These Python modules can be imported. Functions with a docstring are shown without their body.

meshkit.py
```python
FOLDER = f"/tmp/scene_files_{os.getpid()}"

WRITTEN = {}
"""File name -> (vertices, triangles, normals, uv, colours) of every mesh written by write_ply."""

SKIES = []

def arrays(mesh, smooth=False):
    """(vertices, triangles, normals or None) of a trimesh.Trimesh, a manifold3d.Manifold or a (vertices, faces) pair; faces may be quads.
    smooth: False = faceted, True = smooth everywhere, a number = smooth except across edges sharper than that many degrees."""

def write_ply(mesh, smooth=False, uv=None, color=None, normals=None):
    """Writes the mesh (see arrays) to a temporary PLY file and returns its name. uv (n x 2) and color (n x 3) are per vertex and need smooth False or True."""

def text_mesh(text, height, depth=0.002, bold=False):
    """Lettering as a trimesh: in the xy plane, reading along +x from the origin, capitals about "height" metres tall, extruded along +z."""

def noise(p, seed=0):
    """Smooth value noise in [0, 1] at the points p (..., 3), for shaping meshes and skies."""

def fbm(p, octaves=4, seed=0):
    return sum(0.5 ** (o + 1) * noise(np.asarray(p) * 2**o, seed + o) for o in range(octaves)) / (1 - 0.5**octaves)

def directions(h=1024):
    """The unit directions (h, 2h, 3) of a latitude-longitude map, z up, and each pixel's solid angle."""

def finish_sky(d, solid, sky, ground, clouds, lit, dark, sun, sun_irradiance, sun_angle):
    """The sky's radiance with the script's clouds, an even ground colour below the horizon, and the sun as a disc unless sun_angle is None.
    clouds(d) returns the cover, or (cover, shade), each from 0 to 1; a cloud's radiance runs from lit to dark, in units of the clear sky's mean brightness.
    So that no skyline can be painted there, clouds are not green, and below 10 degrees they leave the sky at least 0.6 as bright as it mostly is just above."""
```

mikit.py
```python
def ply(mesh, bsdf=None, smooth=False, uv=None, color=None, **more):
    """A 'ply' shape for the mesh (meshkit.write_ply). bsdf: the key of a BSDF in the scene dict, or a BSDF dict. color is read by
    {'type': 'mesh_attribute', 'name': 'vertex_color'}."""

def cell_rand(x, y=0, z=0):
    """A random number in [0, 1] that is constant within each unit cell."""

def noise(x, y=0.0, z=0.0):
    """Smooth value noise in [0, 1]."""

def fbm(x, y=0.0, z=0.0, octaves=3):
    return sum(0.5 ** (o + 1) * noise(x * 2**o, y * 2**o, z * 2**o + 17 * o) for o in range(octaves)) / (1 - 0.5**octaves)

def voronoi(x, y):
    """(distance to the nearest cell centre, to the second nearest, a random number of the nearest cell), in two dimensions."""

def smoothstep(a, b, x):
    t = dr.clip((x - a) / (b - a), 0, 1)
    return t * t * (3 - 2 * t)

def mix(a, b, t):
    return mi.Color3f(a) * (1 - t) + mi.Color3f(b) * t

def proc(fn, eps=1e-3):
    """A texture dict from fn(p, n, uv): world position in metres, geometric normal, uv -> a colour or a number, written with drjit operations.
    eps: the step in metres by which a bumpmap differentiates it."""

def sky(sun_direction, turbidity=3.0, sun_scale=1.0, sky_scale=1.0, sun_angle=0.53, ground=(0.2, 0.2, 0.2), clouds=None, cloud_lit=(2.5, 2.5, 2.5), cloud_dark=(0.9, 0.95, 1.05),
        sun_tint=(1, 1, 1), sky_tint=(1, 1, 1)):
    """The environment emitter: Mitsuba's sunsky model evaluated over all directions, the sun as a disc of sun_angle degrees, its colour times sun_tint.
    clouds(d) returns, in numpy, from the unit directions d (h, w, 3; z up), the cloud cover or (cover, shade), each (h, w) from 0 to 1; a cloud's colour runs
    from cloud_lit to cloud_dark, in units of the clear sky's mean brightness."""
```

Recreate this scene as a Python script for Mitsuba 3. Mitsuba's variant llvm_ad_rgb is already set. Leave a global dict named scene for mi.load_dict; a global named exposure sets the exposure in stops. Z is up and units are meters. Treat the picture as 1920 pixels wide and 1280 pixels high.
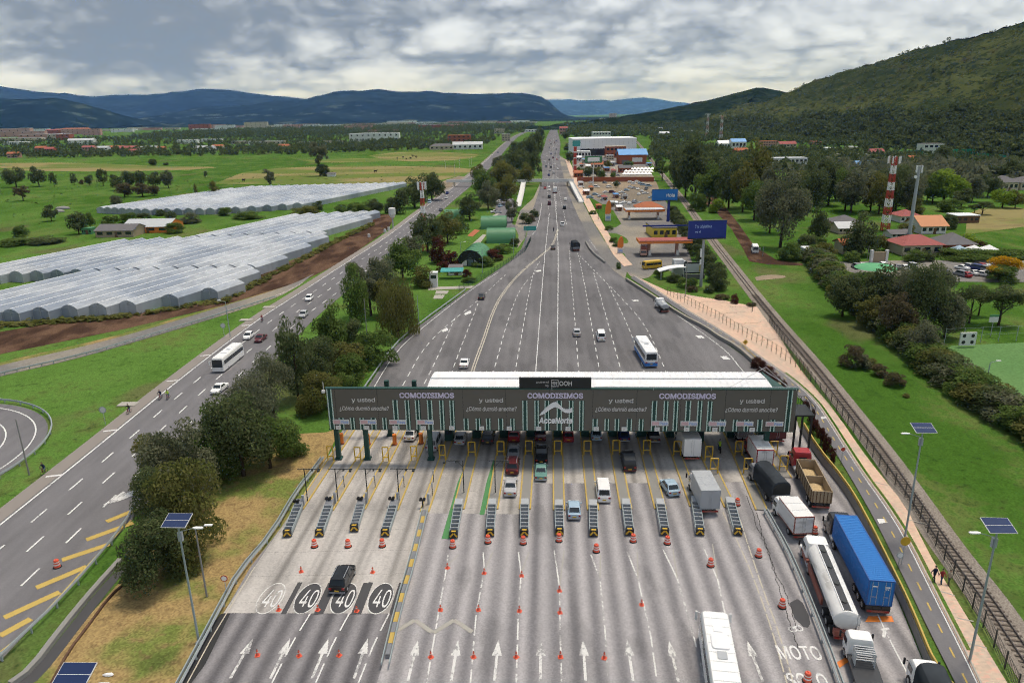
"""A motorway toll plaza on a high green plain, seen from about 48 m above the ground. Metres, z up, y along the motorway."""
import math, random
import numpy as np, trimesh, shapely, shapely.geometry as sg
import mitsuba as mi, drjit as dr, mikit, meshkit
from mikit import proc, noise, fbm, voronoi, cell_rand, smoothstep, mix
T = mi.ScalarTransform4f
rng = np.random.default_rng(7)
random.seed(7)
scene, labels = {'type': 'scene'}, {}

# ---- camera, sky, exposure ----
PITCH, ROLL = 0.30645021829311814, 0.018
_r, _f = np.array([1.0, 0, 0]), np.array([0, math.cos(PITCH), -math.sin(PITCH)])
_u = np.cross(_r, _f) * math.cos(ROLL) + _r * math.sin(ROLL)
EYE = [0, 0, 48.0]
scene['camera'] = {'type': 'perspective', 'fov': 71.237, 'fov_axis': 'x', 'near_clip': 0.5, 'far_clip': 60000.0,
                   'to_world': T().look_at(origin=EYE, target=[EYE[0] + _f[0], EYE[1] + _f[1], EYE[2] + _f[2]], up=list(map(float, _u))),
                   'medium': {'type': 'ref', 'id': 'haze_air'}}
exposure = 2.8


def clouds(d):
    """A closed deck of stratocumulus: billows with flat grey bases, closer together towards the horizon."""
    z = np.maximum(d[..., 2], 0)
    az, el = np.arctan2(d[..., 0], d[..., 1]), np.degrees(np.arcsin(np.clip(z, 0, 1)))
    v = np.log(el + 1.1) * 2.1                               # rows of cloud, thinner with distance
    k = 13.0 / (el + 7.0) + 2.2
    p = np.stack([np.sin(az) * k * 3.7, v * .92, np.cos(az) * k * 3.7], -1)
    warp = np.stack([meshkit.fbm(p * .9 + 40 * i, 3, 5 + i) - .5 for i in range(3)], -1)
    q = p + warp * np.array([.5, .42, .5])
    bil = lambda x, o, sd: sum(.55 ** i * np.abs(2 * meshkit.noise(x * 2.05 ** i, sd + i) - 1) for i in range(o)) / sum(.55 ** i for i in range(o))
    big = meshkit.fbm(q * .55 + 11.0, 3, 2)
    mid = bil(q * np.array([1.0, 1.15, 1.0]), 5, 9)
    under = bil((q + np.array([0, .26, 0])) * np.array([1.0, 1.15, 1.0]), 5, 9)
    puff = bil(q * 2.9 + 7, 4, 41)
    base = (under - mid) * 1.5                               # the side of a billow that faces the ground is the darker one
    s = .50 + 1.5 * (big - .5) + 1.5 * (.40 - mid) + base + .6 * (.4 - puff) + .6 * (meshkit.fbm(q * .24 + 3, 2, 31) - .5)
    bank = np.clip(.50 - 1.0 * d[..., 0], .10, 1) * np.clip((el - 1.0) / 3.0, 0, 1)      # a heavier bank over the western range
    s = -.09 + s * .86 + (bank - .40) * .88 - .10 * np.exp(-((el - 2.6) / 1.6) ** 2)
    s = .5 + .56 * np.tanh((s - .5) * 1.4)
    return np.ones_like(s), np.clip(s, 0, 1)


scene['sky'] = mikit.sky((0.22, 0.20, 1.0), turbidity=3, sun_scale=0.30, sun_angle=12, clouds=clouds, cloud_lit=(1.40, 1.50, 1.66), cloud_dark=(0.26, 0.32, 0.41), sun_tint=(.93, .98, 1.06), ground=(0.12, 0.14, 0.1))

# ---- bookkeeping ----
_count = {}


def uniq(k):
    n = _count.get(k, 0)
    _count[k] = n + 1
    return k if n == 0 else '%s_%03d' % (k, n)


ORD = 'first second third fourth fifth sixth seventh eighth ninth tenth eleventh twelfth thirteenth fourteenth fifteenth sixteenth seventeenth eighteenth nineteenth twentieth'.split()
TENS = {2: 'twenty', 3: 'thirty', 4: 'forty', 5: 'fifty', 6: 'sixty', 7: 'seventy'}


def nth(i):
    if i < 20: return ORD[i]
    t, u = divmod(i + 1, 10)
    return TENS[t] + '-' + ORD[u - 1] if u else {3: 'thirtieth', 4: 'fortieth', 5: 'fiftieth', 6: 'sixtieth', 7: 'seventieth'}[t]


def tag(k, label=None, cat=None, group=None, kind=None):
    d = {a: b for a, b in (('label', label), ('category', cat), ('group', group), ('kind', kind)) if b}
    if d: labels[k] = {**labels.get(k, {}), **d}
    return k


def thing(name, label, cat, group=None):
    return tag(uniq(name), label, cat, group)


def put(d, m, tw=None):
    d = {**d, 'bsdf': {'type': 'ref', 'id': mat(m)}}
    if tw is not None: d['to_world'] = tw
    return d


def part(parent, name, mesh, m, smooth=False, tw=None, label=None, kind=None):
    k = uniq(parent + '__' + name)
    scene[k] = put(mesh if isinstance(mesh, dict) else mikit.ply(mesh, None, smooth), m, tw)
    return tag(k, label, kind=kind)


def solo(name, mesh, m, label=None, cat=None, group=None, kind=None, smooth=False, tw=None):
    k = uniq(name)
    scene[k] = put(mesh if isinstance(mesh, dict) else mikit.ply(mesh, None, smooth), m, tw)
    return tag(k, label, cat, group, kind)


def struct(name, mesh, m, smooth=False):
    return solo(name, mesh, m, kind='structure', smooth=smooth)


def at(x, y, hd=0.0, z=0.0, s=None):
    """A transform: heading hd degrees clockwise from +y."""
    t = T().translate([float(x), float(y), float(z)]).rotate([0, 0, 1], -float(hd))
    return t.scale(s) if s is not None else t


# ---- meshes ----
class MB:
    """Collects pieces of one part."""
    def __init__(self): self.v, self.f, self.n = [], [], 0
    def add(self, v, f):
        self.v.append(np.asarray(v, float)); self.f.append(np.asarray(f, int) + self.n); self.n += len(v)
        return self
    def box(self, x0, x1, y0, y1, z0, z1):
        v = [(x, y, z) for z in (z0, z1) for y in (y0, y1) for x in (x0, x1)]
        return self.add(v, BOXF)
    def hexa(self, v): return self.add(v, BOXF)
    def quad(self, a, b, c, d): return self.add([a, b, c, d], [[0, 1, 2], [0, 2, 3]])
    def bar(self, p, q, w, h=None):
        p, q = np.asarray(p, float), np.asarray(q, float)
        t = q - p; t /= np.linalg.norm(t) + 1e-12
        a = np.cross(t, [0, 0, 1.0]) if abs(t[2]) < .95 else np.array([1.0, 0, 0])
        a /= np.linalg.norm(a); b = np.cross(a, t)
        h = w if h is None else h
        return self.add([o + a * i * w / 2 + b * j * h / 2 for o in (p, q) for j in (-1, 1) for i in (-1, 1)], BOXF)
    def tube(self, p, q, r0, r1=None, n=8, cap=True):
        p, q = np.asarray(p, float), np.asarray(q, float)
        t = q - p; t /= np.linalg.norm(t) + 1e-12
        a = np.cross(t, [0, 0, 1.0]) if abs(t[2]) < .95 else np.array([1.0, 0, 0])
        a /= np.linalg.norm(a); b = np.cross(t, a); r1 = r0 if r1 is None else r1
        g = np.arange(n) * 2 * np.pi / n
        c = np.cos(g)[:, None] * a + np.sin(g)[:, None] * b
        v = np.vstack([p + c * r0, q + c * r1, [p], [q]])
        i = np.arange(n); j = (i + 1) % n
        f = np.vstack([np.stack([i, j, j + n], 1), np.stack([i, j + n, i + n], 1)])
        if cap: f = np.vstack([f, np.stack([j, i, i * 0 + 2 * n], 1), np.stack([i + n, j + n, i * 0 + 2 * n + 1], 1)])
        return self.add(v, f)
    def rings(self, R, caps=True):
        """A loft through rings (k, n, 3), ends closed."""
        R = np.asarray(R, float); k, n = R.shape[:2]
        i = np.arange(n); j = (i + 1) % n
        f = []
        for a in range(k - 1):
            f += [np.stack([i + a * n, j + a * n, j + a * n + n], 1), np.stack([i + a * n, j + a * n + n, i + a * n + n], 1)]
        v = R.reshape(-1, 3)
        if caps:
            v = np.vstack([v, [R[0].mean(0)], [R[-1].mean(0)]])
            f += [np.stack([j, i, i * 0 + k * n], 1), np.stack([i + (k - 1) * n, j + (k - 1) * n, i * 0 + k * n + 1], 1)]
        return self.add(v, np.vstack(f))
    def prism(self, pts, z0, z1):
        m = trimesh.creation.extrude_polygon(sg.Polygon(pts).buffer(0), z1 - z0, engine='earcut')
        return self.add(m.vertices + [0, 0, z0], m.faces)
    def tm(self, m, tf=None):
        v = m.vertices if tf is None else trimesh.transform_points(m.vertices, tf)
        return self.add(v, m.faces)
    def mesh(self): return np.vstack(self.v), np.vstack(self.f)


BOXF = np.array([[0, 2, 3], [0, 3, 1], [4, 5, 7], [4, 7, 6], [0, 1, 5], [0, 5, 4], [2, 6, 7], [2, 7, 3], [0, 4, 6], [0, 6, 2], [1, 3, 7], [1, 7, 5]])


def box(*a): return MB().box(*a).mesh()


def sheet(pts, z, holes=()):
    p = sg.Polygon(pts, holes).buffer(0)
    vs, fs, n = [], [], 0
    for g in getattr(p, 'geoms', [p]):
        v, f = trimesh.creation.triangulate_polygon(g, engine='earcut')
        f = np.asarray(f); v = np.asarray(v)
        a = v[f]; cr = (a[:, 1, 0] - a[:, 0, 0]) * (a[:, 2, 1] - a[:, 0, 1]) - (a[:, 1, 1] - a[:, 0, 1]) * (a[:, 2, 0] - a[:, 0, 0])
        f[cr < 0] = f[cr < 0][:, ::-1]
        vs.append(np.column_stack([v, np.full(len(v), z)])); fs.append(f + n); n += len(v)
    return np.vstack(vs), np.vstack(fs)


def sm(pts, n=2):
    p = np.asarray(pts, float)
    for _ in range(n):
        a, b = .75 * p[:-1] + .25 * p[1:], .25 * p[:-1] + .75 * p[1:]
        m = np.empty((2 * len(a), p.shape[1])); m[0::2], m[1::2] = a, b
        p = np.vstack([p[:1], m, p[-1:]])
    return p


def normals2(p):
    t = np.gradient(np.asarray(p, float), axis=0); t /= np.linalg.norm(t, axis=1, keepdims=True) + 1e-9
    return np.stack([t[:, 1], -t[:, 0]], 1)            # to the right of travel


def off(p, d):
    p = np.asarray(p, float)
    return p + normals2(p) * np.broadcast_to(d, (len(p),))[:, None]


def band(a, b, z):
    """A strip between two polylines of equal length."""
    a, b = np.asarray(a, float), np.asarray(b, float); n = len(a)
    v = np.vstack([np.column_stack([a, np.full(n, z)]), np.column_stack([b, np.full(n, z)])])
    i = np.arange(n - 1)
    return v, np.vstack([np.stack([i, i + n, i + n + 1], 1), np.stack([i, i + n + 1, i + 1], 1)])


def ribbon(p, w, z): return band(off(p, -w / 2), off(p, w / 2), z)


def resample(p, s):
    p = np.asarray(p, float)
    L = np.r_[0, np.cumsum(np.linalg.norm(np.diff(p, axis=0), axis=1))]
    s = np.clip(s, 0, L[-1])
    return np.stack([np.interp(s, L, p[:, k]) for k in range(p.shape[1])], 1)


def length(p): return float(np.linalg.norm(np.diff(np.asarray(p, float), axis=0), axis=1).sum())


def dashes(p, on, gap, w, z, start=0.0):
    m, s, L = MB(), start, length(p)
    while s < L - .3:
        q = resample(p, np.linspace(s, min(s + on, L), 3)); m.add(*ribbon(q, w, z)); s += on + gap
    return m.mesh()


def wall(p, t, z0, z1):
    """An upright strip of thickness t along a polyline."""
    p = np.asarray(p, float); a, b = off(p, -t / 2), off(p, t / 2)
    z0, z1 = np.broadcast_to(z0, len(p)), np.broadcast_to(z1, len(p))
    R = np.stack([np.column_stack([a, z0]), np.column_stack([b, z0]), np.column_stack([b, z1]), np.column_stack([a, z1])], 1)
    return MB().rings(R).mesh()


def text(s, h, bold=False, depth=.03):
    return meshkit.text_mesh(s, h, depth, bold)


def on_front(m, cx, y, z, sx=1.0, sz=1.0, shear=0.0, w=None):
    """Lettering stood upright on a wall that faces -y, centred on cx, w metres wide."""
    v = np.array(m.vertices); lo, hi = v[:, 0].min(), v[:, 0].max()
    if w: sx = w / (hi - lo)
    return np.column_stack([cx + (v[:, 0] - (lo + hi) / 2 + v[:, 1] * shear) * sx, y - v[:, 2], z + v[:, 1] * sz]), np.array(m.faces)


def on_ground(m, x, y, hd, z, sx=1.0, sy=1.0):
    v = np.array(m.vertices); v[:, 0] -= (v[:, 0].max() + v[:, 0].min()) / 2; v *= [sx, sy, 0.0]
    a = math.radians(hd); c, s = math.cos(a), math.sin(a)
    return np.column_stack([x + v[:, 0] * c + v[:, 1] * s, y - v[:, 0] * s + v[:, 1] * c, np.full(len(v), z)]), np.array(m.faces)


# ---- materials ----
PAL = {  # name: (rgb, roughness or None for matte)
    'white': ((.78, .78, .77), .4), 'white_paint': ((.70, .70, .68), None), 'road_yellow': ((.52, .38, .12), None), 'road_cream': ((.50, .46, .38), None), 'road_faded': ((.38, .365, .33), None),
    'silver': ((.42, .43, .45), .3), 'grey_paint': ((.20, .21, .23), .35), 'charcoal': ((.035, .037, .042), .4), 'black_paint': ((.013, .014, .016), .25), 'red_paint': ((.34, .025, .03), .35),
    'maroon': ((.10, .018, .022), .35), 'blue_paint': ((.03, .17, .50), .4), 'navy': ((.015, .03, .14), .4), 'teal_paint': ((.13, .27, .24), .35), 'sky_blue': ((.33, .45, .55), .35),
    'yellow_paint': ((.58, .36, .03), .45), 'orange': ((.75, .11, .03), .5), 'orange_red': ((.72, .115, .06), .5), 'cream': ((.62, .55, .40), .6), 'tan': ((.36, .29, .2), None), 'rust_red': ((.30, .10, .075), .5),
    'glass': ((.022, .03, .037), .06), 'glass_light': ((.10, .13, .15), .12), 'tyre': ((.018, .018, .019), .8), 'rim': ((.35, .36, .37), .35), 'lamp_red': ((.32, .02, .02), .25), 'lamp_clear': ((.6, .6, .58), .2),
    'steel': ((.38, .40, .42), .4), 'galvanised': ((.30, .35, .36), .5), 'dark_steel': ((.03, .035, .036), .5), 'gantry_green': ((.010, .055, .045), .5), 'mint': ((.50, .64, .58), .5), 'taupe': ((.118, .108, .092), .6),
    'panel_black': ((.010, .013, .014), .5), 'lavender': ((.62, .56, .72), .6), 'letter_white': ((.8, .8, .8), .6), 'letter_grey': ((.55, .53, .52), .6), 'sign_blue': ((.30, .40, .68), .5), 'sign_pink': ((.62, .42, .44), .5),
    'concrete_wall': ((.27, .265, .25), None), 'kerb': ((.40, .38, .34), None), 'kerb_tan': ((.36, .325, .275), None), 'shoulder_grey': ((.27, .245, .225), None), 'solar': ((.02, .035, .10), .12), 'aluminium': ((.55, .56, .57), .3), 'bark': ((.06, .045, .032), None),
    'rail': ((.055, .045, .042), .45), 'sleeper': ((.155, .13, .11), None), 'tarp_grey': ((.045, .052, .06), .6), 'container_blue': ((.012, .16, .48), .45), 'container_edge': ((.02, .10, .33), .5), 'sand': ((.55, .42, .24), None),
    'green_metal': ((.07, .22, .10), .45), 'billboard_blue': ((.012, .03, .22), .4), 'billboard_sky': ((.02, .16, .50), .4), 'roof_tile': ((.42, .16, .09), None), 'roof_rose': ((.36, .13, .12), None), 'roof_peach': ((.60, .30, .17), None),
    'brick': ((.34, .12, .07), None), 'wall_cream': ((.52, .45, .34), None), 'wall_white': ((.66, .66, .64), None), 'wall_pink': ((.50, .30, .24), None), 'roof_grey': ((.17, .165, .17), None), 'roof_sheet': ((.45, .47, .48), .5),
    'roof_white': ((.74, .75, .76), .5), 'shop_yellow': ((.55, .42, .04), .5), 'roof_blue': ((.10, .30, .60), .5), 'net_green': ((.04, .30, .20), None), 'court_green': ((.14, .38, .2), None), 'brown_wood': ((.16, .10, .06), None),
    'skin': ((.30, .17, .11), .6), 'cloth_navy': ((.02, .025, .05), None), 'cloth_red': ((.30, .05, .05), None), 'cloth_beige': ((.42, .36, .28), None), 'cloth_denim': ((.06, .10, .18), None), 'cloth_lime': ((.35, .55, .05), None), 'hair': ((.012, .01, .009), .6),
    'tower_red': ((.42, .05, .03), .5), 'flag_orange': ((.70, .20, .03), .5), 'asphalt_patch': ((.085, .085, .09), None), 'tar': ((.02, .02, .021), .6), 'panel_teal': ((.05, .30, .28), .5), 'cow_black': ((.02, .018, .016), .7), 'green_paint': ((.10, .26, .11), None),
}


def mat(name):
    k = 'mat_' + name
    if k not in scene:
        c, r = PAL[name]
        c = {'type': 'rgb', 'value': list(c)}
        b = {'type': 'diffuse', 'reflectance': c} if r is None else {'type': 'principled', 'base_color': c, 'roughness': r, 'specular': .5}
        scene[k] = {'type': 'twosided', 'b': b}
    return k


def pmat(name, fn, rough=None):
    c = proc(fn)
    b = {'type': 'diffuse', 'reflectance': c} if rough is None else {'type': 'principled', 'base_color': c, 'roughness': rough, 'specular': .4}
    scene['mat_' + name] = {'type': 'twosided', 'b': b}


def lateral(p): return p.x - 0.0545 * (p.y - 55.0)            # across the toll lanes


def grass_fn(p, n, uv):
    a = fbm(p.x * .018, p.y * .011, 3.0, 4)
    b = fbm(p.x * .11, p.y * .07, 0.0, 3)
    c = fbm(p.x * .9, p.y * .9, 5.0, 3)
    f = noise(p.x * 5.5, p.y * 5.5)
    g = mix((.054, .122, .018), (.102, .195, .040), smoothstep(.28, .72, a * .6 + b * .4))
    g = mix(g, (.130, .160, .048), smoothstep(.50, .74, b * .6 + c * .4) * .8)
    g = mix(g, (.135, .105, .062), smoothstep(.66, .78, fbm(p.x * .05 + 9, p.y * .032, 6.0, 4)) * .55)
    g = mix(g, (.016, .046, .008), smoothstep(.58, .82, c * .7 + f * .3) * .75)
    return g * (.72 + .56 * f)


def dry_fn(p, n, uv):
    a = fbm(p.x * .16, p.y * .16, 1.0, 4); c = fbm(p.x * 1.3, p.y * 1.3, 2.0, 3); f = noise(p.x * 6, p.y * 6)
    g = mix((.33, .235, .105), (.155, .19, .05), smoothstep(.42, .66, a))
    g = mix(g, (.22, .155, .075), smoothstep(.55, .8, c) * .7)
    return g * (.7 + .6 * f)


def meadow_fn(p, n, uv):
    a = fbm(p.x * .012, p.y * .03, 1.0, 4); c = fbm(p.x * .15, p.y * .25, 2.0, 3)
    return mix(mix((.26, .225, .10), (.13, .18, .045), smoothstep(.4, .65, a)), (.20, .15, .08), smoothstep(.55, .8, c) * .6)


def road_fn(p, n, uv):
    a = fbm(p.x * .9, p.y * .12, 0.0, 3); c = noise(p.x * 9, p.y * 9); b = fbm(p.x * .07, p.y * .05, 4.0, 3)
    return mi.Color3f(.160, .157, .165) * (.72 + .34 * a + .12 * c + .28 * b)


def plaza_fn(p, n, uv):
    s = lateral(p)
    w = .5 - .5 * dr.cos((s + 26.4) * (2 * math.pi / 2.06))
    long = fbm(s * .7, p.y * .03, 2.0, 3)
    near = dr.select(p.y + .0558 * p.x > 104.0, 0.0, 1.0)          # the older surfacing ends under the canopy
    strong = dr.select(s < -12.4, 1.0, .80) * (.25 + .75 * near)
    c = noise(p.x * 8, p.y * 8); b = fbm(p.x * .12, p.y * .06, 7.0, 4)
    g = mix(mix((.205, .200, .206), (.148, .145, .151), smoothstep(.25, .75, b)), mix((.36, .345, .350), (.235, .231, .243), smoothstep(.25, .75, b) * .7), near)
    g = mix(g, mix(mix((.205, .200, .207), (.108, .106, .111), w), mix((.43, .412, .418), (.150, .146, .157), w), near), dr.clip(strong * (.35 + .75 * long), 0, 1))
    west4 = dr.select((s < -12.4) & (p.y < 90.0), 1.0, 0.0)           # the four western lanes keep a younger, darker surfacing
    g = mix(g, mix((.245, .236, .245), (.075, .073, .080), w * (.55 + .5 * long)), west4 * .92)
    tar = smoothstep(.60, .72, fbm(p.x * .35, p.y * .09, 9.0, 4)) * .25
    return mix(g, (.06, .06, .062), tar) * (.86 + .28 * c)


def slab_fn(p, n, uv):
    s = lateral(p) + 26.9 - dr.select(p.y > 0, .0545 * 39.5, 0)
    u = s / 4.14 - dr.floor(s / 4.14)
    oil = dr.exp(-dr.square((u - .5) / .11)) * (.35 + .9 * fbm(s * .4, p.y * .05, 3.0, 3))
    side = dr.exp(-dr.square((dr.abs(u - .5) - .23) / .07)) * .35 * fbm(s * .5, p.y * .07, 8.0, 3)
    c = noise(p.x * 7, p.y * 7); b = fbm(p.x * .25, p.y * .16, 7.0, 4)
    g = mix((.50, .475, .45), (.38, .362, .345), smoothstep(.3, .75, b))
    g = mix(g, (.10, .095, .09), dr.clip(oil * .62 + side, 0, .8))
    j = p.y / 4.5; jf = j - dr.floor(j)
    return mix(g, (.15, .14, .13), dr.select(jf < .012, .5, 0.0)) * (.88 + .24 * c)


def paver_fn(p, n, uv):
    bx = cell_rand(dr.floor(p.x / .4), dr.floor(p.y / .2)); b = fbm(p.x * .3, p.y * .2, 2.0, 3); d = noise(p.x * 2.2, p.y * 1.1)
    g = mix((.64, .47, .35), (.54, .43, .34), smoothstep(.3, .7, b))
    g = mix(g, (.60, .36, .28), dr.select(bx > .8, .7, 0.0))
    return g * (.84 + .2 * bx + .14 * d)


def dirt_fn(p, n, uv):
    a = fbm(p.x * .25, p.y * .12, 1.0, 4); c = noise(p.x * 4, p.y * 4)
    g = mix((.060, .036, .026), (.135, .083, .055), smoothstep(.35, .7, a))
    return g * (.7 + .6 * c)


def gravel_fn(p, n, uv):
    c = noise(p.x * 9, p.y * 9); a = fbm(p.x * .3, p.y * .2, 1.0, 3)
    return mix((.205, .175, .15), (.28, .25, .215), a) * (.65 + .7 * c)


def lot_fn(p, n, uv):
    c = noise(p.x * 3, p.y * 3); a = fbm(p.x * .06, p.y * .04, 1.0, 4)
    return mix((.19, .185, .18), (.30, .27, .22), smoothstep(.35, .7, a)) * (.85 + .3 * c)


def lot_tan_fn(p, n, uv):
    c = noise(p.x * 2, p.y * 2); a = fbm(p.x * .05, p.y * .04, 6.0, 4)
    return mix((.30, .24, .17), (.22, .19, .15), smoothstep(.35, .7, a)) * (.85 + .3 * c)


def hill_fn(p, n, uv):
    a = fbm(p.x * .006, p.y * .006, p.z * .006, 4); b = fbm(p.x * .04, p.y * .04, p.z * .04, 4); c = fbm(p.x * .16, p.y * .16, p.z * .16, 3)
    g = mix((.036, .050, .018), (.088, .102, .036), smoothstep(.35, .65, a * .5 + b * .5))
    g = mix(g, (.016, .027, .011), smoothstep(.48, .62, c) * .85)
    g = mix(g, (.055, .040, .026), smoothstep(.62, .75, b) * .35)
    return g * (.7 + .6 * c)


def woodhill_fn(p, n, uv):
    b = fbm(p.x * .02, p.y * .02, p.z * .03, 4); c = fbm(p.x * .09, p.y * .09, p.z * .12, 3)
    return mix(mix((.014, .026, .010), (.034, .046, .018), smoothstep(.4, .7, b)), (.006, .013, .006), smoothstep(.45, .65, c) * .9)


def range_fn(p, n, uv):
    a = fbm(p.x * .0012, p.y * .0012, p.z * .003, 4); b = fbm(p.x * .006, p.y * .006, p.z * .01, 4)
    g = mix((.005, .012, .010), (.016, .028, .020), smoothstep(.4, .7, a * .5 + b * .5))
    return mix(g, (.06, .075, .045), smoothstep(.62, .72, b) * smoothstep(330.0, 120.0, p.z))


def film_fn(p, n, uv):
    b = fbm(p.x * .09, p.y * .05, 2.0, 3); c = noise(p.x * 1.2, p.y * .5); st = cell_rand(dr.floor(p.x / 8.0), dr.floor(p.y / 9.0))
    return mix((.22, .255, .305), (.37, .395, .42), smoothstep(.3, .7, b)) * (.80 + .2 * c + .2 * st)


def turf_fn(p, n, uv):
    a = fbm(p.x * .05, p.y * .05, 1.0, 3); c = noise(p.x * 3, p.y * 3)
    return mix((.105, .215, .075), (.145, .255, .095), a) * (.85 + .3 * c)


def roof_sheet_fn(p, n, uv):
    a = fbm(p.x * .15, p.y * .4, 1.0, 3); c = cell_rand(dr.floor(p.x / 1.2), dr.floor(p.y / 6.0))
    return mi.Color3f(.76, .765, .77) * (.86 + .1 * a + .08 * c)


def tarp_fn(p, n, uv):
    a = fbm(p.x * 1.2, p.y * .6, p.z * 1.2, 3)
    return mi.Color3f(.045, .052, .060) * (.6 + .8 * a)


def sooty_white_fn(p, n, uv):
    a = fbm(p.x * .9, p.y * .5, p.z * 1.6, 4)
    return mix((.70, .70, .69), (.46, .45, .43), smoothstep(.5, .8, a))


def paint_fn(c, lo):
    def fn(p, n, uv):
        a = fbm(p.x * 1.1, p.y * .5, 4.0, 3); b = noise(p.x * 7, p.y * 5); k = noise(p.x * 16, p.y * 9)
        return mix(c, (.25, .245, .25), smoothstep(lo, lo + .18, a * .55 + b * .25 + k * .2) * .85) * (.9 + .2 * k)
    return fn


pmat('road_white', paint_fn((.68, .68, .67), .58))
pmat('road_worn', paint_fn((.66, .655, .64), .47))
for _n, _f2 in dict(grass=grass_fn, dry_grass=dry_fn, meadow=meadow_fn, road=road_fn, plaza=plaza_fn, slab=slab_fn, paver=paver_fn, dirt=dirt_fn, gravel=gravel_fn, lot=lot_fn, lot_tan=lot_tan_fn,
                    hill=hill_fn, woodhill=woodhill_fn, range=range_fn, turf=turf_fn, tarp=tarp_fn).items():
    pmat(_n, _f2)
pmat('film', film_fn, .35)
pmat('canopy_white', roof_sheet_fn, .5)
pmat('box_white', sooty_white_fn, .5)


def foliage(name, a, b, d):
    def fn(p, n, uv):
        u = noise(p.x * .45, p.y * .45, p.z * .45); w = noise(p.x * 2.7, p.y * 2.7, p.z * 2.7)
        return mix(mix(a, b, smoothstep(.3, .7, u)), d, smoothstep(.5, .9, w) * .8)
    scene['mat_' + name] = {'type': 'principledthin', 'base_color': proc(fn), 'roughness': .7, 'diff_trans': .9, 'spec_trans': 0.0}


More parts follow.
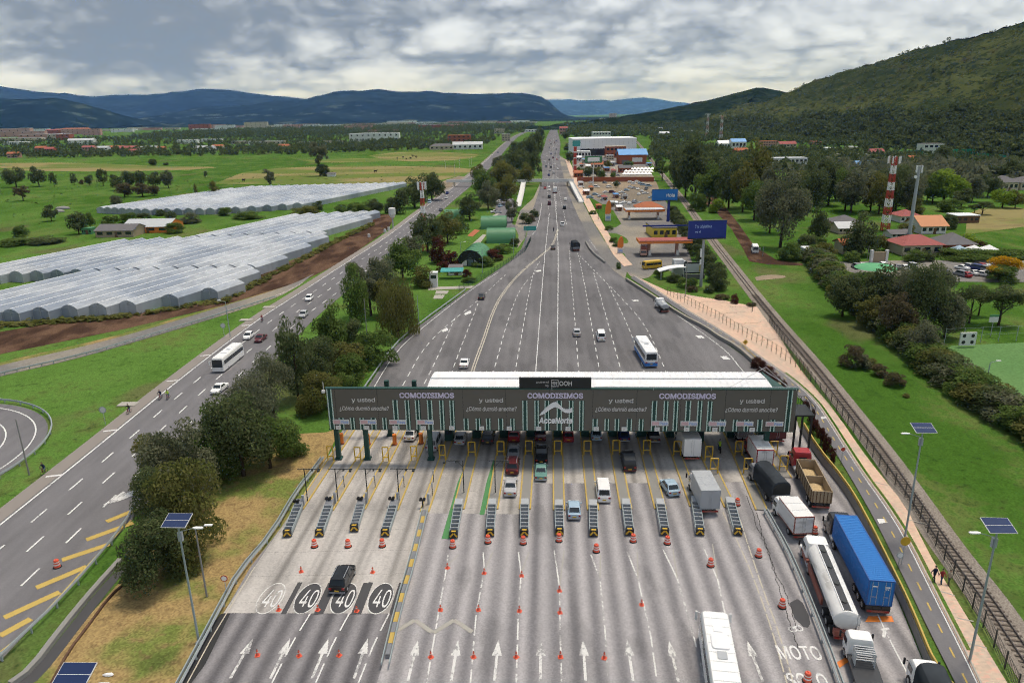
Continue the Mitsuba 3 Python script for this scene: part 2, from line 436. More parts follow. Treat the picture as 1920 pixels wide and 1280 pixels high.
foliage('leaf_dark', (0.077, 0.110, 0.045), (0.130, 0.165, 0.068), (0.181, 0.181, 0.098))
foliage('leaf_forest', (0.062, 0.092, 0.040), (0.140, 0.165, 0.065), (0.106, 0.125, 0.057))
foliage('leaf_mid', (0.088, 0.147, 0.037), (0.144, 0.215, 0.055), (0.188, 0.213, 0.075))
foliage('leaf_lime', (.18, .28, .035), (.24, .34, .05), (.27, .31, .07))
foliage('leaf_grey', (0.120, 0.143, 0.083), (0.181, 0.194, 0.115), (0.237, 0.225, 0.150))
foliage('leaf_olive', (0.131, 0.150, 0.043), (0.188, 0.188, 0.062), (0.200, 0.175, 0.069))
foliage('leaf_red', (.085, .030, .026), (.125, .045, .036), (.085, .08, .032))
foliage('leaf_brown', (0.115, 0.100, 0.057), (0.156, 0.125, 0.075), (0.100, 0.112, 0.043))
foliage('leaf_gold', (.50, .28, .018), (.58, .36, .025), (.14, .16, .03))

# ---- the setting ----
def ground_mesh():
    r = np.r_[-30, 20, 60, 100, 160, 250, 400, 650, 1000, 1600, 2600, 4200, 7000, 11000, 20000, 39500]
    a = np.linspace(-75, 75, 41) * math.pi / 180
    v = [(x, y, -.02) for y in np.r_[-60, r[1:]] for x in np.r_[-30000, -9000, -2500, -700, -250, -90, 0, 90, 250, 700, 2500, 9000, 30000]]
    n = 13; f = []
    for i in range(len(r) - 1):
        for j in range(n - 1): f.append((i * n + j, i * n + j + 1, i * n + n + j + 1, i * n + n + j))
    return np.array(v), np.array(f)


struct('ground', ground_mesh(), 'grass')

# meadows that are going to seed, in bands across the western pasture
for q in ([(-234.7,579.59),(-261.43,743.77),(-179.05,786.22),(-65.96,731.91),(-24.51,684.97),(-61.72,545.65),(-82.37,536.86)], [(-186.47,978.68),(-153.55,1099.88),(-34.47,980.49),(-45.01,841.31),(-128.07,826.24)], [(-659.86,957.12),(-543.4,934.93),(-391.16,825.45),(-301.47,793.37),(-338.93,748.03),(-474.78,766.06),(-566.6,819.51)],
          [(-257.98,905.5),(-169.5,923.57),(-131.16,846.74),(-213.21,831.48)], [(179.53,280.47),(226.0,354.45),(260.6,364.59),(227.61,303.5)]):
    struct('meadow', sheet(sm(q + q[:1], 1), .03), 'meadow')

# the western carriageway
WL = sm([(-67.5, 15.0), (-67.5, 60.0)] + [(-67.23,98.56),(-67.66,128.6),(-66.58,174.96),(-63.93,199.59),(-59.54,248.58),(-53.92,305.41),(-49.26,408.48),(-36.97,592.65),(-25.29,877.93),(-11.37,1277.99),(11.5,1794.6),(52.94,2303.75)], 2)     # its western edge
_s = np.linspace(0, length(WL), 300)
WL = resample(WL, _s)


def west(a, lo=-1e9, hi=1e9):
    p = off(WL, a); return p[(p[:, 1] > lo) & (p[:, 1] < hi)]


WIDE = 18.9 - 4.6 * np.clip((WL[:, 1] - 100) / 160, 0, 1)
road = struct('carriageway', band(WL, off(WL, WIDE), .03), 'road')
part(road, 'shoulder', band(west(-.2), west(2.2), .05), 'shoulder_grey')
part(road, 'edge_line', ribbon(west(2.6, 0, 900), .28, .06), 'road_white')
for i in range(3): part(road, 'lane_line', dashes(west(2.6 + 3.62 * (i + 1), 30, 520), 3.2, 5.0, .24, .06, start=1.7 * i), 'road_white')
for y in (76.5, 93.5, 110.5, 127, 146, 166):
    i = int(np.argmin(abs(WL[:, 1] - y))); a, b = off(WL, .5)[i], off(WL, 2.5)[i]
    part(road, 'cross_mark', MB().bar((*a, .05), (b[0], b[1] + .5, .05), .45, .03).mesh(), 'road_white')
HL, HR = [(-50.26,57.64),(-49.4,67.67),(-48.04,77.8),(-50.63,85.0)], [(-48.4,54.9),(-48.06,64.42),(-48.33,77.45),(-50.47,85.7)]
for k, (a, b) in enumerate([((-50.93,58.63),(-49.45,61.09)),((-52.33,61.33),(-49.07,65.34)),((-52.1,66.16),(-48.7,69.9)),((-52.34,71.24),(-48.46,74.34)),((-51.83,75.35),(-47.99,79.01)),((-51.54,79.38),(-49.19,82.24))]):
    part(road, 'hatch_mark', MB().bar((*a, .045), (*b, .045), .9, .03).mesh(), 'road_yellow')
part(road, 'hatch_line', ribbon(sm([(-49.41,56.39),(-48.54,59.48),(-48.79,70.82),(-48.58,79.65)], 1), .16, .062), 'road_yellow')
part(road, 'arrow_mark', sheet([(-54.22,83.48),(-53.34,87.09),(-52.74,86.49),(-51.55,87.9),(-51.05,86.29),(-52.66,84.38)], .062), 'road_white')
part(road, 'arrow_mark', sheet([(-52.23,119.54),(-51.04,122.31),(-50.35,122.01),(-50.46,120.73),(-52.04,119.78)], .062), 'road_white')

# the ramp that leaves it to the west, and the loop in the corner
RA, RB = sm([(-109.68,135.8),(-107.3,141.81),(-93.24,157.26),(-79.49,184.74),(-66.34,213.34),(-63.96,229.35)], 2), sm([(-105.45,129.92),(-102.57,134.82),(-93.05,144.8),(-85.38,158.02),(-75.89,175.58),(-66.14,195.38),(-64.07,211.01)], 2)
_t = np.linspace(0, 1, 60)
RA, RB = resample(RA, _t * length(RA)), resample(RB, _t * length(RB))
ramp = struct('ramp_road', band(RB, RA, .024), 'lot')
part(ramp, 'edge_line', band(RB + (RA - RB) * .22, RB + (RA - RB) * .26, .05), 'road_white')
LC, LR = np.array([-98.0, 96.0]), 24.6
_a = np.radians(np.linspace(-60, 110, 60)); ring_ = lambda r: LC + r * np.column_stack([np.cos(_a), np.sin(_a)])
loop = struct('loop_road', band(ring_(15.5), ring_(LR), .03), 'road')
for r in (18.8, 22.9): part(loop, 'edge_line', ribbon(ring_(r), .22, .05), 'road_white')

struct('verge', band(RA, RA + np.array([-.4, 3.2]) * (1 + 0 * RA), .018), 'dry_grass')
struct('dirt_strip', sheet([(-126.58,159.25),(-124.27,166.84),(-112.98,177.03),(-89.83,186.56),(-79.79,198.25),(-81.47,235.07),(-69.81,294.79),(-66.86,343.55),(-70.98,374.98),(-59.07,373.36),(-54.74,321.99),(-59.1,246.63),(-64.75,217.62),(-78.54,188.59),(-94.28,167.22),(-112.24,149.1),(-115.3,143.6)], .022), 'dirt')

# the toll plaza and the motorway beyond it
PLZL = [(-30.45,48.44),(-30.0,52.02),(-29.97,61.54),(-29.92,69.34),(-28.85,77.77),(-27.92,89.29),(-27.45,94.4),(-27.69,109.3),(-27.11,125.17),(-25.95,148.24),(-22.56,164.49),(-13.04,199.59),(-5.9,223.58),(0.51,245.89),(4.03,266.35),(6.76,295.82),(9.34,339.27),(12.82,389.71),(19.11,472.99),(26.2,574.11),(33.9,753.42),(37.25,869.2),(55.72,1161.41),(91.21,1742.8),(167.58,2885.17)]
PLZR = [(36.13,46.95),(36.21,50.45),(39.33,62.84),(42.2,76.51),(43.29,83.76),(43.8,94.15),(45.51,105.03),(48.63,121.41),(48.33,133.39),(45.85,151.32),(41.92,170.19),(39.16,187.64),(34.76,210.98),(33.12,226.77),(32.27,254.89),(32.57,297.07),(34.41,364.72),(37.66,453.46),(42.16,547.07),(50.4,694.22),(63.41,920.06),(88.26,1255.23),(117.56,1725.68),(184.92,2866.04)]
plaza = struct('motorway', sheet(PLZL + PLZR[::-1], .03), 'plaza')
SLAB = [(-30.0,61.46),(-12.57,60.91),(-11.44,80.05),(1.29,79.36),(2.35,87.27),(26.43,86.53),(32.87,86.74),(33.7,95.95),(44.4,101.06),(47.13,110.38)] + [(38.0,109.0),(-25.0,109.0)] + [(-27.58,99.32),(-28.47,83.53)]
part(plaza, 'concrete_slab', sheet(SLAB, .036), 'slab')
# lane lines past the canopy
for q in [[(-21.18,115.87),(-20.65,125.4),(-19.18,150.11),(-14.11,171.47),(-9.45,187.09),(-1.31,223.19)],[(-16.72,126.04),(-15.97,135.58),(-14.11,171.47)],[(-12.18,125.82),(-11.87,135.36),(-8.87,187.05)],[(-4.35,125.42),(-3.51,134.91),(-1.21,165.86),(2.27,201.04),(8.52,227.25)],[(-0.14,125.21),(0.76,134.68),(6.54,219.36),(10.01,242.16)],[(12.29,124.59),(13.18,134.02),(21.91,264.55)],[(16.54,124.37),(17.18,133.8),(24.08,243.69),(24.71,278.3)],[(20.68,124.17),(21.39,133.58),(26.35,223.24)],[(25.1,123.94),(27.35,154.06),(28.59,205.76)],[(29.31,123.73),(29.98,133.12),(31.78,161.02),(30.17,188.3),(24.55,250.51)]]:
    part(plaza, 'lane_line', dashes(sm(q, 2), 2.6, 2.2, .16, .05), 'road_white')
for q in [[(4.14,125.0),(4.7,134.47),(11.34,239.25),(14.11,279.42),(20.19,366.68)],[(8.32,124.79),(8.94,134.24),(18.74,276.49),(23.69,366.2),(35.58,597.88)]]:
    part(plaza, 'lane_line', ribbon(sm(q, 2), .16, .05), 'road_white')
for q in [[(20.58,383.99),(26.88,507.98),(34.8,657.06),(51.0,924.31),(85.82,1477.85)],[(25.08,383.34),(31.66,507.07),(42.71,726.5),(58.89,989.56),(89.94,1475.58)],[(25.91,328.52),(30.68,439.38),(38.59,597.22),(51.86,812.11),(75.27,1153.02)]]:
    part(plaza, 'lane_line', dashes(sm(q, 2), 4, 6, .2, .05), 'road_white')
for d in (-.24, .24):
    part(plaza, 'centre_line', ribbon(off(sm([(-8.41,122.89),(-7.79,135.14),(-6.34,153.27),(-4.9,175.88),(-2.76,195.0),(2.59,222.86),(11.51,254.83),(16.46,273.14),(20.96,313.04)], 2), d), .22, .05), 'road_cream')
for q in [[(44.4,122.43),(44.62,132.02),(45.13,141.96),(43.12,156.83),(40.71,174.3),(35.48,209.46),(32.57,235.5),(31.57,283.83)],[(-26.08,109.23),(-26.01,124.57),(-24.9,147.43),(-21.07,164.85),(-12.03,200.82),(-3.89,225.84)],[(6.76,295.82),(10.21,299.6),(14.49,347.73),(18.51,413.53)]]:
    part(plaza, 'edge_line', ribbon(sm(q, 2), .16, .05), 'road_white')
for q in [[(-12.1,175.85),(-10.62,178.88),(-10.22,176.24),(-11.61,174.29)],[(-16.62,161.0),(-15.46,163.58),(-14.9,161.33),(-16.01,159.67)],[(41.21,153.62),(42.63,153.53),(42.94,151.5),(41.54,151.58)],[(42.71,138.97),(44.01,138.9),(44.28,136.86),(42.9,136.94)],[(7.97,226.47),(9.76,227.98),(9.82,225.48),(8.08,224.81)],[(32.32,186.38),(34.12,186.83),(34.1,185.1),(32.69,185.2)]]:
    part(plaza, 'arrow_mark', sheet(q, .05), 'road_white')


def arrow(x, y, hd, L=5.2, w=.30, hw=1.0, hl=2.2):
    pts = [(-w / 2, 0), (-w / 2, L - hl), (-hw / 2, L - hl), (0, L), (hw / 2, L - hl), (w / 2, L - hl), (w / 2, 0)]
    a = math.radians(hd); c, s = math.cos(a), math.sin(a)
    return sheet([(x + px * c + py * s, y - px * s + py * c) for px, py in pts], .056)


for x, y in [(-25.95,52.43),(-22.31,52.35),(-18.54,52.26),(-14.73,52.17),(-9.84,51.79),(-5.97,51.7),(-2.11,51.61),(1.97,51.51),(6.0,51.42),(10.2,51.32),(14.17,51.1),(21.56,50.92)]:
    part(plaza, 'arrow_mark', arrow(x, y, 3.1, 5.2, .26, .92, 2.1), 'road_worn')
# lane lines and gores on the near side
for q in [[(-21.02,61.13),(-21.65,56.91),(-22.0,51.83)],[(-17.03,61.03),(-17.68,56.8),(-18.07,51.74)],[(-12.95,60.92),(-13.71,56.7),(-14.24,51.65)]]:
    part(plaza, 'lane_line', dashes(q, 2.6, .9, .15, .055), 'road_white')
for a, m, e in [([(-7.79,70.92),(-6.56,70.88)],(-7.75,68.88),[(-7.75,68.88),(-7.95,60.78),(-8.14,51.5)]),([(-3.76,71.32),(-2.65,71.28)],(-3.53,67.77),[(-3.53,67.77),(-4.11,60.68),(-4.24,51.41)]),([(0.3,71.19),(1.53,71.16)],(0.54,67.16),[(0.54,67.16),(0.15,60.56),(-0.17,51.31)]),([(4.43,71.38),(5.6,71.35)],(4.59,64.72),[(4.59,64.72),(4.19,58.1),(3.85,51.22)]),([(8.57,70.42),(9.67,70.38)],(9.06,65.97),[(9.06,65.97),(8.51,57.23),(7.99,51.12)]),([(12.78,70.81),(13.94,70.77)],(13.14,65.85),[(13.14,65.85),(12.86,57.12),(12.27,51.02)]),([(16.96,71.21),(18.12,71.17)],(17.38,65.73),[(17.38,65.73),(16.95,57.01),(16.48,50.92)]),([(21.69,72.13),(22.92,72.09)],(21.67,65.6),[(21.67,65.6),(20.42,56.92),(19.76,52.1)])]:
    part(plaza, 'gore_line', ribbon([a[0], m], .15, .055), 'road_worn'); part(plaza, 'gore_line', ribbon([a[1], m], .13, .055), 'road_faded')
    part(plaza, 'lane_line', dashes(e, 3.0, .7, .15, .055), 'road_worn')
for q in [[(26.09,79.03),(25.89,69.88),(25.36,63.24),(24.59,56.82),(23.53,50.14)],[(27.71,77.11),(26.98,71.97),(25.86,63.22),(25.2,56.8),(24.08,50.12)]]:
    part(plaza, 'lane_line', dashes(sm(q, 1), 2.4, .35, .13, .055), 'road_cream')
part(plaza, 'edge_line', ribbon([(-29.44,69.33),(-29.66,60.72),(-29.73,57.48),(-29.63,51.39)], .12, .055), 'road_cream')
part(plaza, 'edge_line', ribbon(sm([(38.08,74.98),(37.32,68.02),(36.08,60.4),(35.25,55.81),(34.45,49.88)], 1), .14, .055), 'road_white')
for q in [[(-8.82,74.2),(-7.92,74.18),(-7.09,87.76),(-6.25,94.59),(-6.87,94.61),(-7.82,87.79)],[(-4.5,79.43),(-3.89,79.41),(-3.13,87.62),(-2.57,94.44),(-3.04,94.46),(-3.86,87.65)]]: part(plaza, 'green_stripe', sheet(q, .052), 'green_paint')
for x, y in [(-10.22,58.63),(-6.28,58.53)]:
    part(plaza, 'chevron_mark', MB().bar((x - 1.9, y - .6, .05), (x, y + 1.2, .05), .5, .03).bar((x + 1.9, y - .6, .05), (x, y + 1.2, .05), .5, .03).mesh(), 'road_faded')
part(plaza, 'tar_patch', sheet(sm([(27.87,61.45),(29.28,62.26),(29.0,58.59),(28.03,57.47),(27.49,59.03)], 1), .050), 'asphalt_patch')
for q in [[(30.32,82.83),(29.39,75.85),(28.94,70.83),(28.09,66.35),(26.86,59.04),(26.03,53.94)],[(30.26,78.88),(28.53,68.78),(28.12,63.6),(27.21,57.49)]]:
    p = np.array(q); p = resample(p, np.linspace(0, length(p), 40)); p += rng.normal(0, .10, p.shape)
    part(plaza, 'crack', ribbon(p, .07, .053), 'tar')
part(plaza, 'tar_patch', sheet([(-30.71,58.63),(-30.19,61.38),(-29.25,61.36),(-28.96,54.28),(-29.35,51.38),(-30.4,51.41)], .050), 'tar')
part(plaza, 'orange_mark', sheet([(34.87,59.22),(37.17,59.16),(36.94,58.31),(34.15,58.38)], .052), 'flag_orange')
part(plaza, 'orange_mark', sheet([(28.99,53.06),(30.16,53.7),(30.2,53.16),(28.99,52.4)], .052), 'flag_orange')
part(plaza, 'pedestrian_mark', MB().bar((*(34.88,56.18), .05), (*(35.61,57.42), .05), .3, .03).bar((*(35.14,57.21), .05), (*(36.01,57.41), .05), .25, .03).mesh(), 'road_white')
for s, (x, y) in enumerate([(-25.86,63.72),(-21.95,63.61),(-18.12,63.5),(-14.24,63.39)]):
    a = np.linspace(0, 2 * math.pi, 49); hd = 3.2
    ring = [(1.30 * math.cos(t), 2.55 * math.sin(t)) for t in a]; inner = [(1.19 * math.cos(t), 2.41 * math.sin(t)) for t in a]
    rot = lambda q: [(x + u * .9984 + w * .0558, y - u * .0558 + w * .9984) for u, w in q]
    for u0, u1 in ((-1.95, -1.42), (1.42, 1.95)) if s else ():
        part(plaza, 'dark_strip', sheet(rot([(u0, -2.6), (u1, -2.6), (u1, 2.6), (u0, 2.6)]), .042), 'asphalt_patch')
    if s: part(plaza, 'dark_disc', sheet(rot(ring), .042), 'asphalt_patch')
    part(plaza, 'speed_ring', sheet(rot(ring), .048, [rot(inner)]), 'road_worn')
    part(plaza, 'speed_lettering', on_ground(text('40', 1.0), x + .1, y - 1.45, hd, .052, 1.05, 2.8), 'road_white')
part(plaza, 'lane_lettering', on_ground(text('MOTO', .95, True), *(26.07,53.53), 3.2, .055, 1.0, 1.8), 'road_white')
part(plaza, 'lane_lettering', on_ground(text('SOLO', .95, True), *(25.46,50.09), 3.2, .055, 1.0, 1.8), 'road_white')
part(plaza, 'cycle_mark', MB().tm(trimesh.creation.annulus(.28, .4, .02), trimesh.transformations.translation_matrix((*(26.7,57.51), .05))).tm(trimesh.creation.annulus(.28, .4, .02), trimesh.transformations.translation_matrix((*(27.37,57.64), .05))).bar((*(26.76,57.66), .06), (*(27.55,58.09), .06), .2, .02).mesh(), 'road_white')

# cycle path, footway and railway on the eastern side
CL = sm([(37.44,46.92),(38.06,49.79),(39.81,57.92),(41.68,65.95),(43.99,76.57),(45.65,85.83),(46.94,93.68),(48.29,102.07),(50.05,112.08),(50.39,124.06),(49.17,135.93),(46.64,154.11),(42.72,173.65),(39.99,191.79),(36.39,213.06)], 1)
CR = sm([(39.4,46.87),(40.17,50.35),(40.95,53.16),(43.35,63.08),(45.78,72.91),(47.07,80.5),(47.76,86.79),(49.4,97.1),(50.91,105.84),(52.26,114.84),(52.09,125.95),(50.57,138.19),(48.17,156.1),(44.25,176.14),(41.5,194.16),(38.18,215.93)], 1)
CL, CR = (resample(q, np.linspace(0, length(q), 90)) for q in (CL, CR))
path = struct('cycle_path', band(CL, CR, .14), 'road')
MIDC = (CL + CR) / 2
part(path, 'lane_line', dashes(MIDC[:62], 1.3, 2.0, .16, .155), 'road_yellow')
part(path, 'edge_line', band(CR - (CR - CL) * .10, CR - (CR - CL) * .05, .155), 'road_white')
part(path, 'cycle_mark', sheet([(44.31,76.68),(45.21,76.65),(45.17,75.81),(44.04,75.61)], .155), 'road_white')
part(path, 'cycle_mark', sheet([(50.17,107.37),(51.2,107.75),(51.01,106.9),(49.99,106.51)], .155), 'road_white')
FRX = resample(sm([(42.01,46.81),(42.65,50.29),(44.74,60.49),(46.43,68.95),(49.54,80.02),(50.72,92.35),(53.6,109.63),(54.9,122.72),(56.56,135.85),(59.56,150.89),(60.84,162.76),(62.86,176.42)], 1), np.linspace(0, 400, 90))
foot = struct('footway', sheet(list(map(tuple, CR)) + [(36.56,222.36),(38.73,214.37),(43.95,195.88),(50.38,189.19),(55.93,184.66),(63.03,176.94)] + list(map(tuple, FRX[::-1])), .12), 'paver')
_cl = sm([(39.4,46.87),(40.17,50.35),(40.95,53.16),(43.35,63.08),(45.78,72.91),(47.07,80.5),(48.47,91.95)], 1)
part(foot, 'kerb', wall(off(CR, .18), .16, .05, .2), 'kerb')
part(foot, 'grass_strip', ribbon(off(CR[4:44], .55), .35, .15), 'grass')
for a, b in [((48.47,85.72),(49.94,84.66)),((47.97,76.43),(49.75,75.18)),((43.45,63.16),(45.1,61.99)),((41.9,55.28),(43.58,54.46)),((43.34,58.6),(44.6,58.1))]:
    part(foot, 'paving_joint', MB().bar((*a, .128), (*b, .128), .14, .02).mesh(), 'kerb')
for a, b in [((49.35,182.29),(56.83,182.88)),((50.99,170.56),(58.63,172.56)),((53.6,161.86),(59.36,162.86)),((53.57,148.5),(58.91,149.74)),((54.06,178.11),(61.35,176.0))]:
    part(foot, 'paving_joint', MB().bar((*a, .128), (*b, .128), .10, .02).mesh(), 'brown_wood')
RL = sm([(245.43,1453.91),(205.61,1156.73),(147.56,755.71),(115.78,532.05),(99.18,411.49),(79.37,281.19),(72.18,230.15),(66.03,186.83),(62.38,158.64),(59.99,138.0),(57.82,121.76),(55.76,107.77),(53.53,92.91),(51.14,80.09),(49.2,69.89),(48.28,62.41),(46.65,54.38),(45.23,47.3)], 2)
RL = resample(RL, np.linspace(0, length(RL), 500))
bed = struct('rail_bed', band(off(RL, -2.1), off(RL, 1.9), .03), 'gravel')
for d in (-.5, .5): part(bed, 'rail', wall(off(RL, d), .09, .12, .27), 'rail')
_n = 0
for i, s in enumerate(np.arange(length(RL) - .4, length(RL) - 150, -.72)):
    a, b = resample(RL, [s, s + .1]); t = (b - a) / np.linalg.norm(b - a); n = np.array([t[1], -t[0]])
    if _n < 200: part(bed, 'sleeper', MB().bar((*(a - n * .9), .07), (*(a + n * .9), .07), .22, .1).mesh(), 'sleeper')
    _n += 1
struct('dirt_track', sheet([(125.27,454.34),(118.1,403.27),(102.0,319.08),(90.73,263.15),(89.51,237.58),(95.77,230.65),(94.45,227.28),(84.16,229.94),(79.91,235.7),(84.21,255.03),(94.51,304.34),(104.1,365.49),(106.64,405.06),(108.39,426.61)], .02), 'dirt')
struct('dirt_patch', sheet(sm([(73.71,211.45),(78.11,214.87),(83.39,213.66),(82.83,209.95),(76.63,208.27),(72.76,207.14)], 1), .02), 'lot_tan')

# the dry bank between the carriageways, with its lined ditch
struct('bank', sheet([(-41.47,48.69),(-44.77,52.37),(-44.03,56.75),(-43.41,67.5),(-42.91,75.29),(-41.88,92.97),(-37.74,104.53),(-30.07,105.21),(-28.11,107.19),(-27.84,94.41),(-28.85,77.77),(-29.92,69.34),(-29.97,61.54),(-30.0,52.02),(-30.45,48.44)], .012), 'dry_grass')
ditch = struct('ditch', band(sm([(-45.29,52.07),(-44.54,53.53),(-44.85,59.0),(-45.11,65.23),(-44.92,70.19)], 1), sm([(-44.11,51.73),(-43.32,52.98),(-43.55,58.59),(-43.85,64.48),(-43.89,69.36)], 1), .02), 'asphalt_patch')
part(ditch, 'ditch_wall', wall(sm([(-45.53,52.08),(-44.81,53.8),(-45.26,59.24),(-45.48,65.69),(-45.36,70.82)], 1), .55, -.02, .45), 'concrete_wall')
part(ditch, 'ditch_wall', wall(sm([(-41.89,51.99),(-42.78,56.36),(-42.88,59.72),(-43.17,64.29),(-42.51,67.47)], 1), .22, -.02, .22), 'dirt')

# lots and drives east of the motorway and in the median
struct('forecourt', sheet([(36.88,216.04),(36.82,283.26),(39.47,307.83),(50.64,325.45),(53.63,372.62),(49.09,430.56),(53.53,502.94),(102.77,513.38),(87.64,402.86),(75.4,322.38),(65.77,262.34),(59.42,228.69),(54.58,219.22),(47.51,225.51),(42.11,214.08),(39.02,211.36)], .02), 'lot')
for q in [[(39.76,352.01),(49.01,358.65),(51.46,339.25),(49.43,319.05),(39.92,307.78),(38.17,320.42)],[(35.42,296.75),(43.63,301.48),(46.79,290.01),(46.27,274.8),(41.83,274.06),(35.67,280.86)],[(34.09,271.31),(39.15,269.62),(40.95,255.09),(40.14,245.08),(36.62,238.77),(35.02,245.56)],[(43.32,394.7),(53.16,403.08),(55.81,388.09),(49.02,366.87),(42.06,367.84)],[(39.39,209.87),(46.57,216.77),(53.59,211.64),(54.36,198.97),(53.94,188.92),(49.67,189.24),(44.09,195.86)]]:
    struct('lawn', sheet(sm(q + q[:1], 1), .05), 'grass')
struct('yard', sheet([(49.96,523.74),(60.24,566.86),(107.54,533.73),(93.09,444.04),(81.39,409.0),(57.31,420.84),(49.73,436.25)], .028), 'lot_tan')
struct('yard', sheet([(52.27,594.18),(78.28,914.97),(96.16,975.88),(152.11,889.71),(133.16,702.14),(108.49,542.53),(60.75,571.69)], .024), 'lot')
struct('side_path', sheet([(37.17,230.67),(36.58,251.38),(38.04,296.45),(38.69,326.93),(42.24,409.87),(46.28,504.31),(51.55,622.32),(62.22,808.99),(67.24,827.56),(56.0,621.28),(49.89,496.0),(46.67,414.42),(43.02,340.34),(41.1,296.11),(40.04,254.13),(40.36,233.01)], .10), 'paver')
struct('service_road', sheet([(34.67,212.46),(32.84,225.96),(31.96,253.88),(32.2,295.72),(33.96,362.73),(37.08,450.43),(41.43,542.72),(49.9,694.35),(61.75,895.98),(63.37,808.64),(57.5,707.14),(47.32,524.26),(41.86,415.18),(38.73,333.77),(37.54,292.39),(36.58,251.38),(37.15,223.94)], .06), 'lot')
struct('lay_by', sheet([(12.82,389.71),(8.14,322.45),(6.25,293.16),(2.64,267.62),(3.5,300.35),(2.14,323.17),(5.45,379.44),(8.79,402.29),(14.39,436.19),(22.19,529.19),(24.5,528.73),(18.22,435.57)], .024), 'lot')
struct('car_park', sheet([(-7.32,354.39),(-8.15,439.85),(2.2,438.17),(3.56,386.44),(0.98,331.61),(3.82,322.97),(0.87,312.35),(-2.9,318.98)], .024), 'road')
struct('car_park', sheet([(96.44,215.64),(103.23,231.75),(131.03,232.79),(174.04,228.79),(151.91,197.93),(128.09,201.23),(129.82,206.78),(117.72,207.79)], .03), 'lot')
struct('sports_field', sheet([(90.6,141.13),(92.92,143.17),(113.89,144.9),(109.8,125.27),(84.59,91.36),(78.79,93.27),(83.65,107.6),(85.68,120.37)], .02), 'turf')
struct('clearing', sheet([(-55.61,544.45),(-42.34,615.19),(-23.26,584.63),(-25.48,538.54),(-39.17,463.29),(-47.19,458.33),(-53.44,485.75)], .018), 'lot_tan')

struct('far_plain', sheet([(-5698.23,6932.4),(-2696.68,5791.72),(-1026.86,5697.61),(420.31,5484.21),(952.11,5868.13),(1567.03,10596.64),(-529.59,14171.45),(-4759.27,14766.37),(-10020.7,14769.38),(-11190.75,13630.24)], .6), 'woodhill')

# ---- hills ----
def ridge_mesh(ridge, front, back, step, rough, seed, jag=0):
    """Terrain under a skyline given as (x, y, height); it falls off towards the plain over front metres and behind over back metres."""
    R = np.asarray(ridge, float); n = max(int(length(R[:, :2]) / step), 8)
    R = resample(R, np.linspace(0, length(R), n))
    t = normals2(R[:, :2])
    if (t * R[:, :2]).sum() > 0: t = -t                       # towards the viewer
    u = np.r_[np.linspace(1, 0, int(front / step * 1.2) + 3), -np.linspace(.15, 1, 8)]
    rows = []
    for a in u:
        d = a * (front if a > 0 else back)
        h = R[:, 2] * ((1 - a) ** 1.25 if a > 0 else (1 + a))
        p = R[:, :2] + t * d
        q = np.column_stack([p, np.zeros(n)])
        bump = (meshkit.fbm(q / rough + seed, 5, seed) - .5) * 2 * np.minimum(R[:, 2] * .22, rough * .35) * (4 * max(a, 0) * (1 - max(a, 0)))
        jg = (meshkit.fbm(q / (step * 1.3) + 5, 2, seed + 3) - .5) * jag * min(1, (1 - abs(a)) * 3)
        rows.append(np.column_stack([p, np.maximum(h + bump + jg, 0) - 1.5]))
    v = np.array(rows); m = len(u)
    i, j = np.meshgrid(np.arange(m - 1), np.arange(n - 1), indexing='ij'); k = (i * n + j).ravel()
    return v.reshape(-1, 3), np.vstack([np.stack([k, k + 1, k + n + 1], 1), np.stack([k, k + n + 1, k + n], 1)])


def hill(name, ridge, front, back, step, rough, seed, m, jag=0):
    v, f = ridge_mesh(ridge, front, back, step, rough, seed, jag)
    struct(name, (v, f), m, smooth=True); return v


HR_ = np.array([[732.9,2300.0,44.9],[794.5,2200.0,83.5],[813.1,2150.0,96.4],[822.6,2080.0,115.0],[859.6,1950.0,140.2],[882.3,1850.0,150.1],[900.0,1770.0,162.0],[906.3,1700.0,170.0],[921.3,1620.0,176.9],[931.7,1530.0,181.5],[935.4,1400.0,191.9],[933.1,1250.0,200.0],[952.9,1080.0,210.4],[995.3,900.0,218.1]])
HF_ = np.array([(408.1,2509.73),(437.0,2201.31),(471.3,1950.17),(476.29,1714.76),(496.48,1479.46),(493.45,1253.35),(501.83,1147.48),(493.92,1026.33),(485.62,899.29),(474.31,801.56),(469.55,721.32),(460.88,641.86),(446.0,556.97),(428.21,449.52)])
n, m = 150, 60
k = np.linspace(0, 13, n)
HR_ = np.stack([np.interp(k, np.arange(14), HR_[:, c]) for c in range(3)], 1); HF_ = np.stack([np.interp(k, np.arange(14), HF_[:, c]) for c in range(2)], 1)
rows = []
for a in np.r_[np.linspace(0, 1, m), np.linspace(1.06, 1.6, 6)]:
    p = HF_ + (HR_[:, :2] - HF_) * a; q = np.column_stack([p, np.zeros(n)])
    e = 4 * min(a, 1) * (1 - min(a, 1))
    h = HR_[:, 2] * (a ** 1.15 if a <= 1 else 1 - (a - 1) * 1.2) + (meshkit.fbm(q / 170 + 4, 5, 4) - .5) * 90 * e + (meshkit.fbm(q / 18 + 9, 3, 6) - .5) * 9 * min(1, a * 6)
    rows.append(np.column_stack([p, np.maximum(h, -1) - (1.5 if a == 0 else 0)]))
HILL = np.array(rows)
i, j = np.meshgrid(np.arange(len(rows) - 1), np.arange(n - 1), indexing='ij'); k = (i * n + j).ravel()
struct('hill', (HILL.reshape(-1, 3), np.vstack([np.stack([k, k + 1, k + n + 1], 1), np.stack([k, k + n + 1, k + n], 1)])), 'hill', smooth=True)
